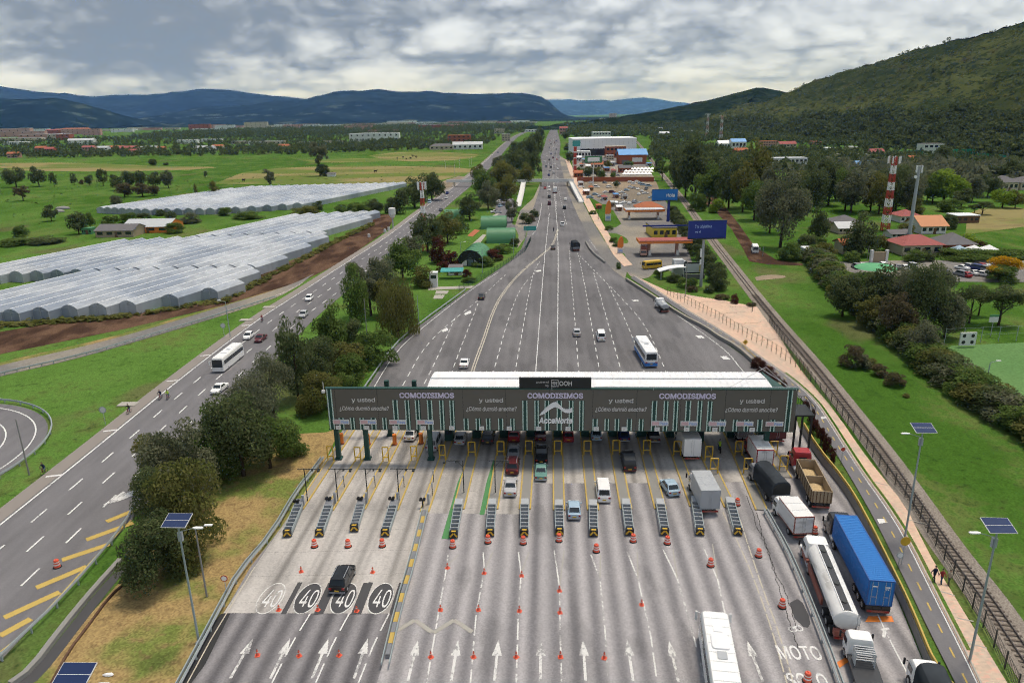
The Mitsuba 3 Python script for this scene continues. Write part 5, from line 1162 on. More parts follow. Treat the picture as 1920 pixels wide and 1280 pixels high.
tk.append(('tank', MB().rings([[(1.05 * k * math.cos(t), y, 1.75 + .62 * k * math.sin(t)) for t in np.linspace(0, 6.2832, 21)[:-1]] for y, k in ((-3.35, .8), (-3.2, 1), (-1, 1), (1.1, 1), (1.25, .8))]).mesh(), 'steel', 40))
tk.append(('tank/hatch', MB().tube((0, -1, 2.35), (0, -1, 2.5), .3, n=10).mesh(), 'white', False)); tk.append(('tank/rail', MB().bar((-.5, -3, 2.45), (-.5, 1, 2.45), .06).bar((.5, -3, 2.45), (.5, 1, 2.45), .06).mesh(), 'steel', False))
wheels(tk, 1.1, (-2.0, 2.4), .44, .24, dual=True)
place(proto(tk), 'tank_truck', 'small grey tank truck with white cab on the eastern shoulder lane', 'truck', *(38.31,175.92,-2.4))
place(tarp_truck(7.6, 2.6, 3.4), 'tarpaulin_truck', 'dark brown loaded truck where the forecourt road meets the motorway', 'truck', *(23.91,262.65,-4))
place(bt(7, 2.4, 3.6), 'box_truck', 'white box truck under the footbridge on the motorway', 'truck', *(29.29,465.3,2), 'white', 'white')
place(CARS['pickup'], 'pickup_truck', 'small white truck on the motorway beyond the dark loaded truck', 'truck', *(23.71,323.27,2), 'white')
place(MINI, 'minibus', 'white minibus parked on the dirt track beside the railway', 'bus', *(87.13,252.06,-165.8), 'white')
place(MINI, 'minibus', 'yellow minibus crossing the filling station forecourt', 'bus', *(45.56,226.95,-110.1), 'yellow_paint')
place(bt(7.5, 2.4, 3.2, boxm='rust_red', cabm='wall_pink'), 'box_truck', 'dusty red truck standing beside the nearer filling station canopy', 'truck', *(47.17,250.12,-168.5))
for v, t, c, l in zip([(-54.55,124.36,-173.8),(-60.71,157.81,178.4),(-57.26,155.76,-177.6),(-56.11,193.18,177.6),(-52.95,175.84,179.7),(-46.48,421.48,-179.8),(-38.42,442.0,-178.3),(-40.22,470.14,-179.6),(-36.59,383.2,-175.9),(-20.43,936.56,-178.9),(-14.34,988.14,-178.6)],
                      ('sedan', 'hatch', 'sedan', 'hatch', 'hatch', 'van', 'sedan', 'suv', 'sedan', 'hatch', 'hatch'), ('white', 'white', 'maroon', 'white', 'silver', 'sky_blue', 'silver', 'navy', 'charcoal', 'white', 'navy'),
                      ('white sedan following the coach on the western carriageway', 'white car beside the maroon one on the western carriageway', 'maroon car beside a white one on the western carriageway', 'white car leading on the western carriageway by the ramp fork', 'silver car close to the tall trees on the western carriageway', 'pale blue and white van by the mast on the western carriageway', 'silver car behind the pale blue van under the footbridge', 'navy car furthest up of the pair near the footbridge, west side', 'charcoal car beside the median trees on the western carriageway', 'white car far up the western carriageway by the pasture', 'navy car at the far bend of the western carriageway')):
    place((CARS if v[1] < 300 else FAR)[t], 'car' if t != 'van' else 'van', l, 'car' if t != 'van' else 'van', *v, c)
cols = ['white', 'silver', 'charcoal', 'white', 'red_paint', 'grey_paint', 'navy', 'white', 'silver', 'maroon', 'black_paint', 'white']
cn = {'white': 'white', 'silver': 'silver', 'charcoal': 'charcoal', 'red_paint': 'red', 'grey_paint': 'grey', 'navy': 'navy', 'maroon': 'maroon', 'black_paint': 'black', 'sky_blue': 'pale blue'}
for i, (x, y) in enumerate([(27.2,500.22),(26.37,478.58),(24.1,437.52),(22.18,402.76),(24.29,493.28),(37.24,557.32),(32.56,598.55),(37.78,619.69),(36.33,650.29),(44.6,667.82),(39.55,689.82),(35.45,698.08),(45.79,733.64),(37.86,778.51),(44.38,804.6),(50.79,843.11),(53.02,811.76),(45.26,877.95),(52.96,923.64),(58.99,934.42),(53.21,977.24),(60.64,1018.92),(67.67,1048.04),(60.83,1102.33),(69.25,1136.07),(77.37,1172.27),(71.11,1240.0),(81.57,1307.42),(79.34,1418.97),(88.91,1476.15),(89.37,1384.48),(96.05,1653.91),(109.23,1731.09),(32.58,422.03),(29.01,382.78)]):
    c = cols[(i * 7) % 12]
    place(FAR[('sedan', 'hatch', 'suv', 'van')[i % 4]], 'car', '%s car driving away up the motorway, %s counted from the footbridge' % (cn[c], nth(i)), 'car', x, y, 3 + (i % 3), c)
# parked cars
def lot(pts, hd, where, scheme, jit=8):
    for i, (x, y) in enumerate(pts):
        c = scheme[(i * 5 + i // 3) % len(scheme)]
        place(FAR[('sedan', 'hatch', 'suv', 'hatch')[(i * 3) % 4]], 'parked_car', '%s car parked %s, %s from the west' % (cn[c], where, nth(i)), 'car', x, y, hd + random.uniform(-jit, jit), c)


lot([(101.34,222.45),(103.46,222.26),(109.14,221.76),(111.46,222.38),(113.56,222.2),(115.67,222.01),(118.01,222.63),(118.83,219.27),(121.31,219.87),(122.97,218.91),(126.3,221.07)], 5, 'in the car park behind the hedge', ['white', 'silver', 'grey_paint', 'white'])
lot([(139.9,217.42),(142.89,219.6),(143.82,217.08),(147.16,219.22),(148.07,217.52),(150.63,218.92),(134.1,208.64),(134.76,207.1),(138.92,209.73),(139.85,208.15),(141.36,208.03),(141.96,206.5),(145.43,208.43),(148.98,211.15),(145.05,214.59),(148.13,213.54)], -15, 'by the golden tree', ['white', 'charcoal', 'red_paint', 'navy', 'grey_paint', 'silver', 'white'], 25)
lot([(74.96,518.83),(77.32,514.26),(87.33,524.78),(87.54,512.27),(92.5,528.03),(92.59,515.37),(92.67,503.29),(82.56,482.59),(84.11,475.2),(84.45,461.51),(89.52,474.22),(81.66,490.09),(84.14,448.67),(79.24,443.31),(94.83,495.14),(75.92,469.75)], 60, 'in the sandy sales yard by the motorway', ['white', 'silver', 'sky_blue', 'white', 'white', 'grey_paint'], 50)
lot([(64.01,403.95),(66.12,398.61),(70.24,405.55),(71.86,397.74),(59.27,402.15),(60.44,392.15)], 30, 'in a close row behind the further fuel canopy', ['white', 'silver', 'white'], 30)
lot([(59.39,638.5),(60.76,614.4),(61.6,592.11),(93.45,655.7),(87.13,586.44),(87.65,608.21),(97.1,629.49)], 20, 'among the shops east of the motorway', ['white', 'grey_paint', 'silver', 'charcoal'], 60)
lot([(49.17,496.13),(48.47,461.22),(47.85,430.76),(53.0,447.74),(54.77,435.42),(61.06,459.03),(67.63,492.7),(68.81,524.22),(70.93,457.32),(65.63,439.54),(65.02,458.35),(70.05,438.81),(83.55,424.97),(90.44,453.94),(59.14,494.28),(59.05,526.15)], 100, 'in the yard below the brick wall', ['white', 'grey_paint', 'white', 'silver', 'sky_blue', 'maroon'], 60)
lot([(96.18,839.49),(97.31,798.41),(97.26,761.42),(78.1,716.97),(79.82,686.62),(86.59,684.87),(101.4,742.98),(77.98,588.47),(122.15,772.16),(120.48,721.24),(110.86,651.38),(131.22,734.59),(70.43,735.01)], 30, 'between the showroom and the blue-roofed hall', ['white', 'red_paint', 'silver', 'charcoal', 'white'], 60)
lot([(-5.94,417.3),(-5.12,397.06),(-4.81,427.94)], 30, 'in the car park by the green huts', ['white', 'navy', 'sky_blue'], 10)
lot([(-7.91,372.65),(-5.94,370.27)], 75, 'nose to the green arched huts', ['white', 'silver'], 10)
lot([(48.68,222.94),(56.96,231.52)], 40, 'on the near filling station forecourt', ['charcoal', 'silver'])


# riders and walkers
def figure(P_, hip, lean=0.0, stride=.25, sit=False, coat='cloth_navy', legs='cloth_denim', arms=(.25, -.2), pre=''):
    """One continuous body from spheres along its bones, split only at clothing hems; faces +y."""
    import manifold3d as mf
    def cap(a, b, r0, r1): return mf.Manifold.batch_hull([mf.Manifold.sphere(r, 10).translate(tuple(map(float, p))) for p, r in ((a, r0), (b, r1))])
    hx, hy, hz = hip; sh = np.array([hx, hy + lean * .5, hz + .52]); hd = sh + [0, lean * .15 + .03, .27]
    under = cap((hx, hy, hz), sh, .12, .09)
    up_ = cap((hx, hy, hz), sh - [0, 0, .08], .16, .17) + cap(sh + [-.16, 0, -.04], sh + [.16, 0, -.04], .08, .08)
    hand = []
    for s, a in ((-1, arms[0]), (1, arms[1])):
        el = sh + [s * .23, a * .5, -.28] if not sit else sh + [s * .24, .2, -.22]; ha = el + ([s * .0, a * .7 + .06, -.25] if not sit else [-s * .05, .25, -.06])
        under = under + cap(sh, sh + [s * .19, 0, -.05], .05, .045) + cap(sh + [s * .19, 0, -.05], el, .045, .036) + cap(el, ha, .036, .026)
        up_ = up_ + cap(sh + [s * .19, 0, -.05], el, .065, .05) + cap(el, ha, .05, .036); hand.append((ha, s))
    lg = None; feet = []
    for s in (-1, 1):
        h0 = np.array([hx + s * .09, hy, hz - .02])
        if sit: kn, an = h0 + [s * .08, .38, -.18], h0 + [s * .08, .22, -.58]
        else: kn, an = h0 + [0, s * stride * .5 + .03, -.42], h0 + [0, s * stride, -.84]
        under = under + cap(h0, kn, .075, .05) + cap(kn, an, .05, .03)
        g = cap(h0, kn, .095, .065) + cap(kn, an, .065, .045); lg = g if lg is None else lg + g; feet.append(an)
    tm = lambda m: trimesh.smoothing.filter_taubin(trimesh.Trimesh(*(lambda k: (k.vert_properties[:, :3], k.tri_verts))(m.refine_to_length(.05).to_mesh()), process=True), iterations=6)
    asm = lambda m: (np.array(m.vertices), np.array(m.faces))
    skin = under + cap(sh, hd - [0, 0, .06], .055, .05) + mf.Manifold.sphere(.105, 16).scale((.86, 1, 1.18)).translate(tuple(map(float, hd))) + cap(hd + [0, .09, -.01], hd + [0, .115, -.03], .02, .016)
    for s in (-1, 1): skin = skin + cap(hd + [s * .088, 0, -.02], hd + [s * .09, -.01, .02], .018, .018)
    for ha, s in hand:
        skin = skin + cap(ha, ha + [0, .02, -.07], .035, .036)
        for i in range(4): skin = skin + cap(ha + [(i - 1.5) * .018, .02, -.08], ha + [(i - 1.5) * .018, .03, -.135 - .012 * (i in (1, 2))], .010, .008)
        skin = skin + cap(ha + [-s * .03, .03, -.04], ha + [-s * .045, .05, -.09], .011, .009)
    P_.append((pre + 'body', asm(tm(skin)), 'skin', True)); P_.append((pre + 'jacket', asm(tm(up_)), coat, True)); P_.append((pre + 'trousers', asm(tm(lg)), legs, True))
    ha = cap(hd + [0, -.03, .05], hd + [0, -.02, .07], .10, .095)
    P_.append((pre + 'hair', asm(tm(ha)), 'hair', True))
    for i, an in enumerate(feet): P_.append((pre + 'shoe#%d' % i, MB().rings([rr_ring(.05, -.08, .18, z, .04) for z in (-.09, -.03)]).mesh(), 'black_paint', False)); v, f = P_[-1][1]; P_[-1] = (pre + 'shoe#%d' % i, (v + an, f), 'black_paint', False)
    return hd


for (x, y), hd, c, l, st, t in zip([(44.32,64.48),(44.89,64.1),(45.56,63.9)], (170, 178, 185), ('cloth_navy', 'cloth_red', 'cloth_beige'), ('hair', 'cloth_denim', 'charcoal'), (.26, .2, .24), ('person in a dark jacket walking on the footway, tallest of three', 'person in a red top and blue jeans walking between two others', 'person in a beige top walking nearest the railway fence')):
    P_ = []; figure(P_, (0, 0, .93), stride=st, coat=c, legs=l, arms=(.2, -.25)); place(proto(P_), 'person', t, 'person', x, y, hd, z=.12, s=1.0 if c == 'cloth_navy' else .95)


def bike(motor, coat):
    P_ = []; r = .30 if motor else .34
    for i, y in enumerate((-.62, .62) if motor else (-.52, .52)):
        P_.append(('wheel#%d' % i, MB().tm(trimesh.creation.torus(r - .04, .06 if motor else .025, 18, 6), trimesh.transformations.translation_matrix((0, y, r)) @ trimesh.transformations.rotation_matrix(math.pi / 2, (0, 1, 0))).mesh(), 'tyre', 40))
    fr = MB()
    if motor: fr.rings([rr_ring(.13, -.75, .1, z, .08) for z in (.62, .78)]).rings([rr_ring(.16, -.1, .45, z, .12) for z in (.72, .95)]).bar((0, .62, .3), (0, .42, 1.0), .09).bar((0, -.62, .3), (0, 0, .5), .1).box(-.14, .14, -.2, .25, .25, .65)
    else: fr.bar((0, -.52, .34), (0, -.05, .3), .04).bar((0, -.05, .3), (0, -.2, .85), .04).bar((0, -.2, .8), (0, .38, .82), .04).bar((0, -.05, .3), (0, .38, .8), .04).bar((0, .52, .34), (0, .36, .95), .04)
    P_.append(('frame', fr.mesh(), 'black_paint' if motor else 'red_paint', False))
    P_.append(('handlebar', MB().bar((-.33, .34, 1.02), (.33, .34, 1.02), .04).mesh(), 'dark_steel', False)); P_.append(('saddle', MB().rings([rr_ring(.09, -.32, -.02, z, .06) for z in (.86, .93)]).mesh(), 'black_paint', False))
    k = len(P_); hd = figure(P_, (0, -.16, .98), lean=.5, sit=True, coat=coat)
    return P_[:k], P_[k:]


for i, ((x, y), hd, m, c, l) in enumerate(zip([(30.45,95.9),(18.74,307.27),(-63.87,120.85),(-62.48,120.79),(-66.32,114.39),(-67.54,92.65),(-62.14,171.72)], (5, 3, 180, 178, 182, 180, 178), (1, 1, 0, 0, 0, 0, 0), ('cloth_lime', 'cloth_navy', 'cloth_navy', 'cloth_lime', 'hair', 'cloth_navy', 'cloth_red'),
        ('at the canopy edge in the empty eastern lane', 'on the motorway ahead of the dark loaded truck', 'beside another cyclist on the western shoulder, in dark clothes', 'in lime top beside a cyclist in dark clothes', 'on the western shoulder by the round sign, in black', 'on the western shoulder below the loop road', 'in red on the western shoulder by the lamp post'))):
    a, b = bike(m, c)
    place(proto(a), 'motorcycle' if m else 'bicycle', ('dark motorcycle ' if m else 'bicycle ridden ') + l, 'motorcycle' if m else 'bicycle', x, y, hd)
    place(proto(b), 'person', ('person riding a motorcycle ' if m else 'person cycling ') + l, 'person', x, y, hd)

# ---- buildings ----
def house(name, label, cat, x, y, w, d, h, yaw=0, wall_m='wall_white', roof_m='roof_tile', kind='gable', rise=None, floors=1, nwin=4, win='glass', group=None, over=.5, door=True):
    k = thing(name, label, cat, group); tw = at(x, y, yaw); a, b = w / 2, d / 2
    part(k, 'wall', box(-a, a, -b, b, -.1, h), wall_m, tw=tw)
    rise = rise if rise is not None else min(w, d) * .25
    if kind == 'flat':
        part(k, 'roof', MB().box(-a - .15, a + .15, -b - .15, b + .15, h, h + .35).mesh(), roof_m, tw=tw)
    elif kind == 'hip':
        i = min(a, b) * .95; o = over
        if a >= b: v = [(-a - o, -b - o, h), (a + o, -b - o, h), (a + o, b + o, h), (-a - o, b + o, h), (-a + i, 0, h + rise), (a - i, 0, h + rise)]; f = [[0, 1, 5], [0, 5, 4], [1, 2, 5], [2, 3, 4], [2, 4, 5], [3, 0, 4], [0, 2, 1], [0, 3, 2]]
        else: v = [(-a - o, -b - o, h), (a + o, -b - o, h), (a + o, b + o, h), (-a - o, b + o, h), (0, -b + i, h + rise), (0, b - i, h + rise)]; f = [[0, 1, 4], [1, 2, 5], [1, 5, 4], [2, 3, 5], [3, 0, 4], [3, 4, 5], [0, 2, 1], [0, 3, 2]]
        part(k, 'roof', (np.array(v), np.array(f)), roof_m, tw=tw)
    else:
        o = over
        v = [(-a - o, -b - o, h - .15), (a + o, -b - o, h - .15), (a + o, b + o, h - .15), (-a - o, b + o, h - .15), (-a - o, 0, h + rise), (a + o, 0, h + rise)]
        r = part(k, 'roof', MB().quad(v[0], v[1], v[5], v[4]).quad(v[2], v[3], v[4], v[5]).quad(*[np.add(q, (0, 0, -.15)) for q in (v[0], v[1], v[5], v[4])]).quad(*[np.add(q, (0, 0, -.15)) for q in (v[2], v[3], v[4], v[5])]).mesh(), roof_m, tw=tw)
        for e in (-a, a): part(k, 'gable', MB().add([(e - .1, -b, h - .02), (e - .1, b, h - .02), (e - .1, 0, h + rise * .92), (e + .1, -b, h - .02), (e + .1, b, h - .02), (e + .1, 0, h + rise * .92)], [[0, 1, 2], [3, 4, 5], [0, 2, 5], [0, 5, 3], [1, 2, 5], [1, 5, 4]]).mesh(), wall_m, tw=tw)
    fh = h / floors
    for fl in range(floors):
        for i in range(nwin):
            u = -a + w * (i + .5) / nwin; ww = min(w / nwin * .3, 1.6); z0 = fl * fh + fh * .34
            part(k, 'window', box(u - ww, u + ww, -b - .03, -b + .02, z0, z0 + fh * .42), win, tw=tw)
    if door: part(k, 'door', box(a * .1 - .6, a * .1 + .6, -b - .05, -b, 0, min(2.3, h * .8)), 'brown_wood', tw=tw)
    return k, tw


# far houses and blocks on the western plain (x, y, w, depth, h, yaw), wall, roof, storeys, windows, label
for b, wm, rm, fl, nw, kd, l in zip([(-2445.6,3682.3,198.0,30,27.6,0),(-1943.3,2919.2,273.3,20,20.0,0),(-1420.3,2265.2,121.5,26,17.1,0),(-1347.9,2226.3,42.7,26,16.8,0),(-1311.7,2206.9,39.3,26,16.6,0),(-2021.9,3381.8,137.0,18,18.5,0),(-1910.2,3303.3,125.9,18,22.6,0),(-1643.6,2950.3,72.2,15,24.2,0),(-1399.2,2116.2,157.2,20,10.2,0),(-1179.1,1787.4,59.7,15,7.4,0),(-784.4,1247.5,18.2,10,9.5,0),(-728.2,1178.2,15.7,10,9.8,0),(-697.1,1234.3,20.0,10,9.4,0),(-684.8,1247.7,27.2,10,7.8,0),(-691.9,1306.9,30.0,10,6.3,0),(-638.7,1249.9,28.1,12,6.9,0),(-627.4,1283.4,37.3,12,7.1,0),(-562.0,1202.8,11.0,8,7.5,0),(-575.9,1141.8,16.7,8,6.3,0),(-1925.3,3730.5,108.7,18,15.3,0),(-970.1,1693.6,59.0,16,10.5,0),(-2267.8,4575.4,119.4,15,15.6,0),(-1488.6,3611.5,103.2,16,32.0,0),(-1379.2,3403.8,112.3,12,14.0,0),(-1528.7,3906.5,104.5,14,26.7,0),(-1452.5,3837.6,100.9,14,23.6,0),(-1362.9,4048.4,125.8,18,35.9,0),(-1156.3,3846.5,86.6,16,23.6,0),(-1089.6,3781.6,88.9,16,20.6,0),(-1023.3,3717.0,85.9,16,22.8,0),(-960.9,3656.2,78.2,16,22.4,0),(-909.9,3752.4,136.2,18,17.9,0),(-617.5,3084.3,115.8,18,16.8,0),(-702.7,1631.4,43.5,14,7.9,0),(-708.5,1765.1,60.3,12,6.1,0),(-559.3,1563.7,43.0,12,5.4,0),(-507.6,1511.3,39.4,12,6.3,0),(-469.0,1493.6,39.8,12,6.2,0),(-369.8,1223.5,25.6,12,5.9,0),(-497.9,1272.3,18.5,10,6.2,0),(-489.9,1195.7,32.2,12,6.6,0),(-256.7,2862.1,171.0,20,17.6,0),(-751.0,5293.2,206.2,20,21.6,0),(-24.1,2036.6,27.1,18,13.9,0),(65.7,2156.6,32.6,16,7.4,0),(-4.4,1440.0,16.3,14,12.9,0),(-389.3,1430.9,38.4,12,4.9,0),(-345.6,1463.9,39.0,12,6.1,0),(-396.1,2372.1,96.4,16,9.7,0),(-739.0,1106.7,16.9,9,6.2,0)],
      'wall_pink wall_pink wall_pink wall_cream brick brick wall_pink wall_pink wall_cream wall_white brick brick wall_pink wall_white brick wall_pink wall_white brick wall_pink wall_white wall_white wall_cream brick wall_white wall_pink wall_white wall_cream wall_white wall_pink wall_pink wall_white wall_white wall_pink wall_white wall_white wall_cream wall_white wall_cream wall_cream wall_cream wall_white brick wall_white wall_cream wall_white wall_cream wall_white wall_cream wall_pink wall_pink'.split(),
      'roof_white roof_sheet roof_sheet roof_sheet roof_sheet roof_rose roof_tile roof_tile roof_sheet roof_white roof_tile roof_rose roof_rose roof_sheet roof_tile roof_rose roof_white roof_tile roof_rose roof_white roof_sheet roof_white roof_rose roof_white roof_rose roof_sheet roof_grey roof_sheet roof_rose roof_sheet roof_rose roof_white roof_rose roof_white roof_sheet roof_sheet roof_grey roof_sheet roof_tile roof_tile roof_sheet roof_white roof_white roof_grey roof_white roof_sheet roof_sheet roof_grey roof_rose roof_tile'.split(),
      (1, 2, 2, 2, 2, 3, 3, 4, 2, 1, 2, 2, 2, 2, 2, 2, 2, 2, 2, 2, 2, 1, 5, 2, 4, 4, 6, 4, 4, 4, 4, 3, 3, 2, 1, 1, 1, 1, 2, 2, 2, 2, 1, 3, 1, 3, 1, 1, 2, 2), (5, 8, 6, 3, 3, 6, 6, 4, 8, 5, 3, 3, 4, 4, 4, 4, 6, 2, 3, 4, 5, 3, 5, 5, 4, 4, 5, 5, 5, 5, 5, 6, 6, 5, 5, 5, 5, 5, 4, 3, 5, 8, 4, 4, 4, 3, 5, 5, 5, 3), ('flat', 'flat', 'flat', 'flat', 'flat', 'hip', 'hip', 'flat', 'flat', 'flat', 'gable', 'gable', 'gable', 'gable', 'gable', 'gable', 'flat', 'gable', 'gable', 'flat', 'gable', 'flat') + ('flat',) * 16 + ('hip', 'gable', 'gable') + ('flat',) * 8 + ('gable',),
      ('white-roofed hangar at the western edge of the far town', 'long pink block below the white-roofed hangar', 'long pink warehouse in the far western town', 'cream middle bay beside the long pink warehouse', 'brick bay at the east end of the pink warehouse', 'brick block with rosy roof behind the pink warehouse', 'pink block with tiled roof behind the warehouse, further east', 'narrow tall pink block standing alone by dark trees', 'low cream building below the pink block at the western edge', 'small white shed among trees at the western edge', 'brick house with tiled roof in the near western suburb', 'brick house with rosy roof beside a tiled one', 'pink house at the west end of the suburb row', 'white house beside the pink one in the suburb row',
       'brick house in the middle of the suburb row', 'pink house east of the brick one in the suburb row', 'white framed sports building at the east end of the suburb row', 'small brick house alone among dark trees', 'pink house in front of the suburb row', 'white building far out below the dark western ridge', 'pale sheet-roofed sheds behind the suburb row', 'small cream building far out beside a white one', 'brick apartment block rising over the far dark treeline', 'white hall at the foot of the brick apartment block', 'pink apartment block over the dark treeline', 'white apartment block over the dark treeline beside the pink one', 'cream tower, tallest above the dark treeline', 'white apartment block, westernmost of a row of four over the treeline', 'pink apartment block, second of the row of four', 'pink apartment block with sheet roof, third of the row of four', 'white apartment block, easternmost of the row of four',
       'long white building east of the apartment row', 'pink building with rosy roof behind the white school', 'white low house among trees west of the grey sheds', 'white sheet-roofed shed west of the grey sheds', 'cream shed at the west end of the grey roofs', 'white shed in the middle of the grey roofs', 'cream shed at the east end of the grey roofs', 'cream house with bright tiled roof below the grey sheds', 'cream house with tiled roof among suburb trees', 'white house with sheet roof beside the tiled one', 'long brick building with white roof behind the red brick block', 'small white building at the foot of the central range', 'cream three-storey block near the far western road', 'white shed between the two carriageways far off', 'cream three-storey house beside the far western carriageway', 'white shed in the pasture trees', 'cream shed east of a white one in the pasture trees', 'pink block in the trees behind the white school', 'small tiled house behind the western pasture trees')):
    house('far_building', l, 'building', *b, wm, rm, kd, floors=fl, nwin=nw, door=False)
SCH = (-278.2,1549.8,103.7,16,17.0,0)
house('school_building', 'long white two-storey building with ribbon windows beyond the pasture', 'building', *SCH, 'wall_white', 'roof_white', 'flat', floors=2, nwin=9)
house('brick_building', 'red brick three-storey block beside the pasture', 'building', *(-85.4,1297.1,39.8,18,16.1,0), 'brick', 'roof_tile', 'flat', floors=3, nwin=5)
house('low_building', 'white low building with pale roof in front of the red brick block', 'building', *(-61.7,1123.7,45.1,16,7.0,0), 'wall_white', 'roof_sheet', 'gable', nwin=6)
house('low_building', 'dark-roofed low building left of the white one by the pasture', 'building', *(-100.7,1120.4,35.7,14,5.4,0), 'wall_cream', 'roof_grey', 'hip', nwin=5)
# east of the motorway
wk, wt = house('warehouse', 'big white warehouse with teal corner and dark glazed front', 'warehouse', *(114.2,909.5,76.0,60,19.6,0), 'roof_white', 'roof_white', 'flat', nwin=0, door=False)
_b = (114.2,909.5,76.0,60,19.6,0)
part(wk, 'glass_front', box(-_b[2] * .38, _b[2] * .05, -30.06, -30, .4, _b[4] * .42), 'glass', tw=wt)
part(wk, 'corner_sign', box(-_b[2] * .5 - .1, -_b[2] * .38, -30.12, -30, _b[4] * .58, _b[4] * .92), 'panel_teal', tw=wt)
for i in range(14): part(wk, 'cladding_joint', box(-_b[2] / 2 + _b[2] * (i + 1) / 15, -_b[2] / 2 + _b[2] * (i + 1) / 15 + .2, -30.03, -30, _b[4] * .45, _b[4]), 'roof_sheet', tw=wt)
house('office_block', 'white three-storey office behind the big white warehouse', 'building', *(159.9,1279.8,30.7,20,17.6,0), 'wall_white', 'roof_white', 'flat', floors=3, nwin=6)
house('store', 'tan and brick store in front of the white warehouse', 'building', *(121.1,837.8,22.4,12,12.2,0), 'brick', 'wall_cream', 'flat', floors=2, nwin=5)
bk, btw = house('blue_roof_hall', 'brick hall with bright blue gabled roof', 'building', *(122.0,732.2,26.5,22,9.1,0), 'brick', 'roof_blue', 'gable', nwin=0, rise=5, over=1.2, door=False)
part(bk, 'white_panel', box(-1, 9, -11.3, -11, 2.0, 6.2), 'wall_white', tw=btw); part(bk, 'shutter', box(-11, -4, -11.2, -11, 0, 4), 'roof_grey', tw=btw)
for b, wm, rm, kd, fl, nw, l in zip([(138.3,1863.8,20.1,14,15.3,0),(85.1,850.2,17.4,14,7.1,0),(534.2,3832.7,130.4,24,23.4,0),(862.9,6158.5,60.9,8,46.0,0),(376.2,1911.5,37.7,16,10.5,0),(305.8,1460.3,18.4,14,9.0,0),(55.0,582.0,6.8,8,3.7,0),(64.1,595.6,5.2,8,3.4,0),(81.1,676.3,10.8,8,3.8,0),(109.5,798.9,8.1,8,4.5,0),(98.1,621.4,9.8,8,4.0,0),(294.4,1015.5,15.5,16,6.3,0),(312.0,1008.3,19.4,16,8.4,0),(342.9,977.7,22.6,12,9.5,0),(345.1,917.8,20.4,12,8.3,0),(236.8,627.3,31.2,14,9.2,0),(262.2,834.5,14.4,10,5.8,0),(385.5,773.8,13.7,12,4.9,0),(342.0,748.9,16.9,12,4.2,0),(359.7,751.8,12.9,10,3.7,0),(453.7,793.8,21.3,14,11.0,0),(658.4,1169.4,19.8,12,8.9,0),(618.9,1191.1,25.1,12,5.8,0),(-1655.2,-4338.3,136.2,10,200.0,0),(283.4,590.0,9.9,10,5.8,0),(373.9,679.0,9.7,10,3.8,0)],
      'wall_pink wall_white wall_cream wall_cream wall_white wall_white brick wall_white wall_cream wall_cream brick wall_white wall_white wall_pink wall_cream wall_white brick wall_pink wall_cream wall_white wall_white wall_white wall_white wall_cream wall_white brick'.split(), 'roof_rose roof_white roof_white roof_grey roof_white roof_sheet roof_tile roof_sheet roof_tile roof_sheet roof_grey roof_white roof_blue roof_tile roof_rose roof_sheet roof_tile roof_rose roof_sheet roof_white roof_grey roof_white roof_white roof_tile roof_blue roof_tile'.split(),
      ('gable', 'flat', 'flat', 'hip', 'flat', 'gable', 'gable', 'gable', 'gable', 'flat', 'gable', 'gable', 'gable', 'flat', 'gable', 'flat', 'gable', 'gable', 'flat', 'flat', 'flat', 'flat', 'flat', 'gable', 'gable', 'gable'), (2, 1, 3, 3, 2, 1, 1, 1, 1, 2, 1, 1, 1, 3, 2, 2, 1, 1, 1, 1, 2, 2, 1, 1, 2, 1), (3, 5, 6, 2, 5, 4, 3, 3, 4, 3, 4, 4, 4, 7, 5, 9, 4, 4, 5, 4, 4, 3, 5, 3, 4, 3),
      ('pink house with rosy roof right beside the far motorway', 'white glazed showroom under the white warehouse', 'pale building on a rise at the far end beside tall trees', 'small cream tower on top of the far pale building', 'white house row at the foot of the eastern hill', 'white sheet-roofed house below the white house row', 'brick gatehouse beside the motorway footway', 'white cabin between shops and the tall sign pole', 'cream shop with tiled roof by the tall sign pole', 'cream two-storey shop in front of the tan store', 'brick shop with grey roof beside the white tents', 'white shed behind the big dark trees', 'white shed with blue roof behind the big dark trees', 'pink terraced block at the foot of the hill', 'cream block with rosy roof beside the pink terrace', 'long white two-storey building behind the dark trees', 'small brick house below the blue-roofed shed', 'pink house beside the green netting', 'cream long shed west of the pink house', 'white shed between the long cream shed and the pink house',
       'white modern house with grey roof above the green netting', 'white framed house high above the netting', 'white low house at the edge of the hill woods', 'small house high on the hill shoulder', 'white house with blue roof behind the dark trees by the mast', 'brick house in the trees below the green netting')):
    if 'hill shoulder' in l: continue
    house('building', l, 'building', *b, wm, rm, kd, floors=fl, nwin=nw, door=False)
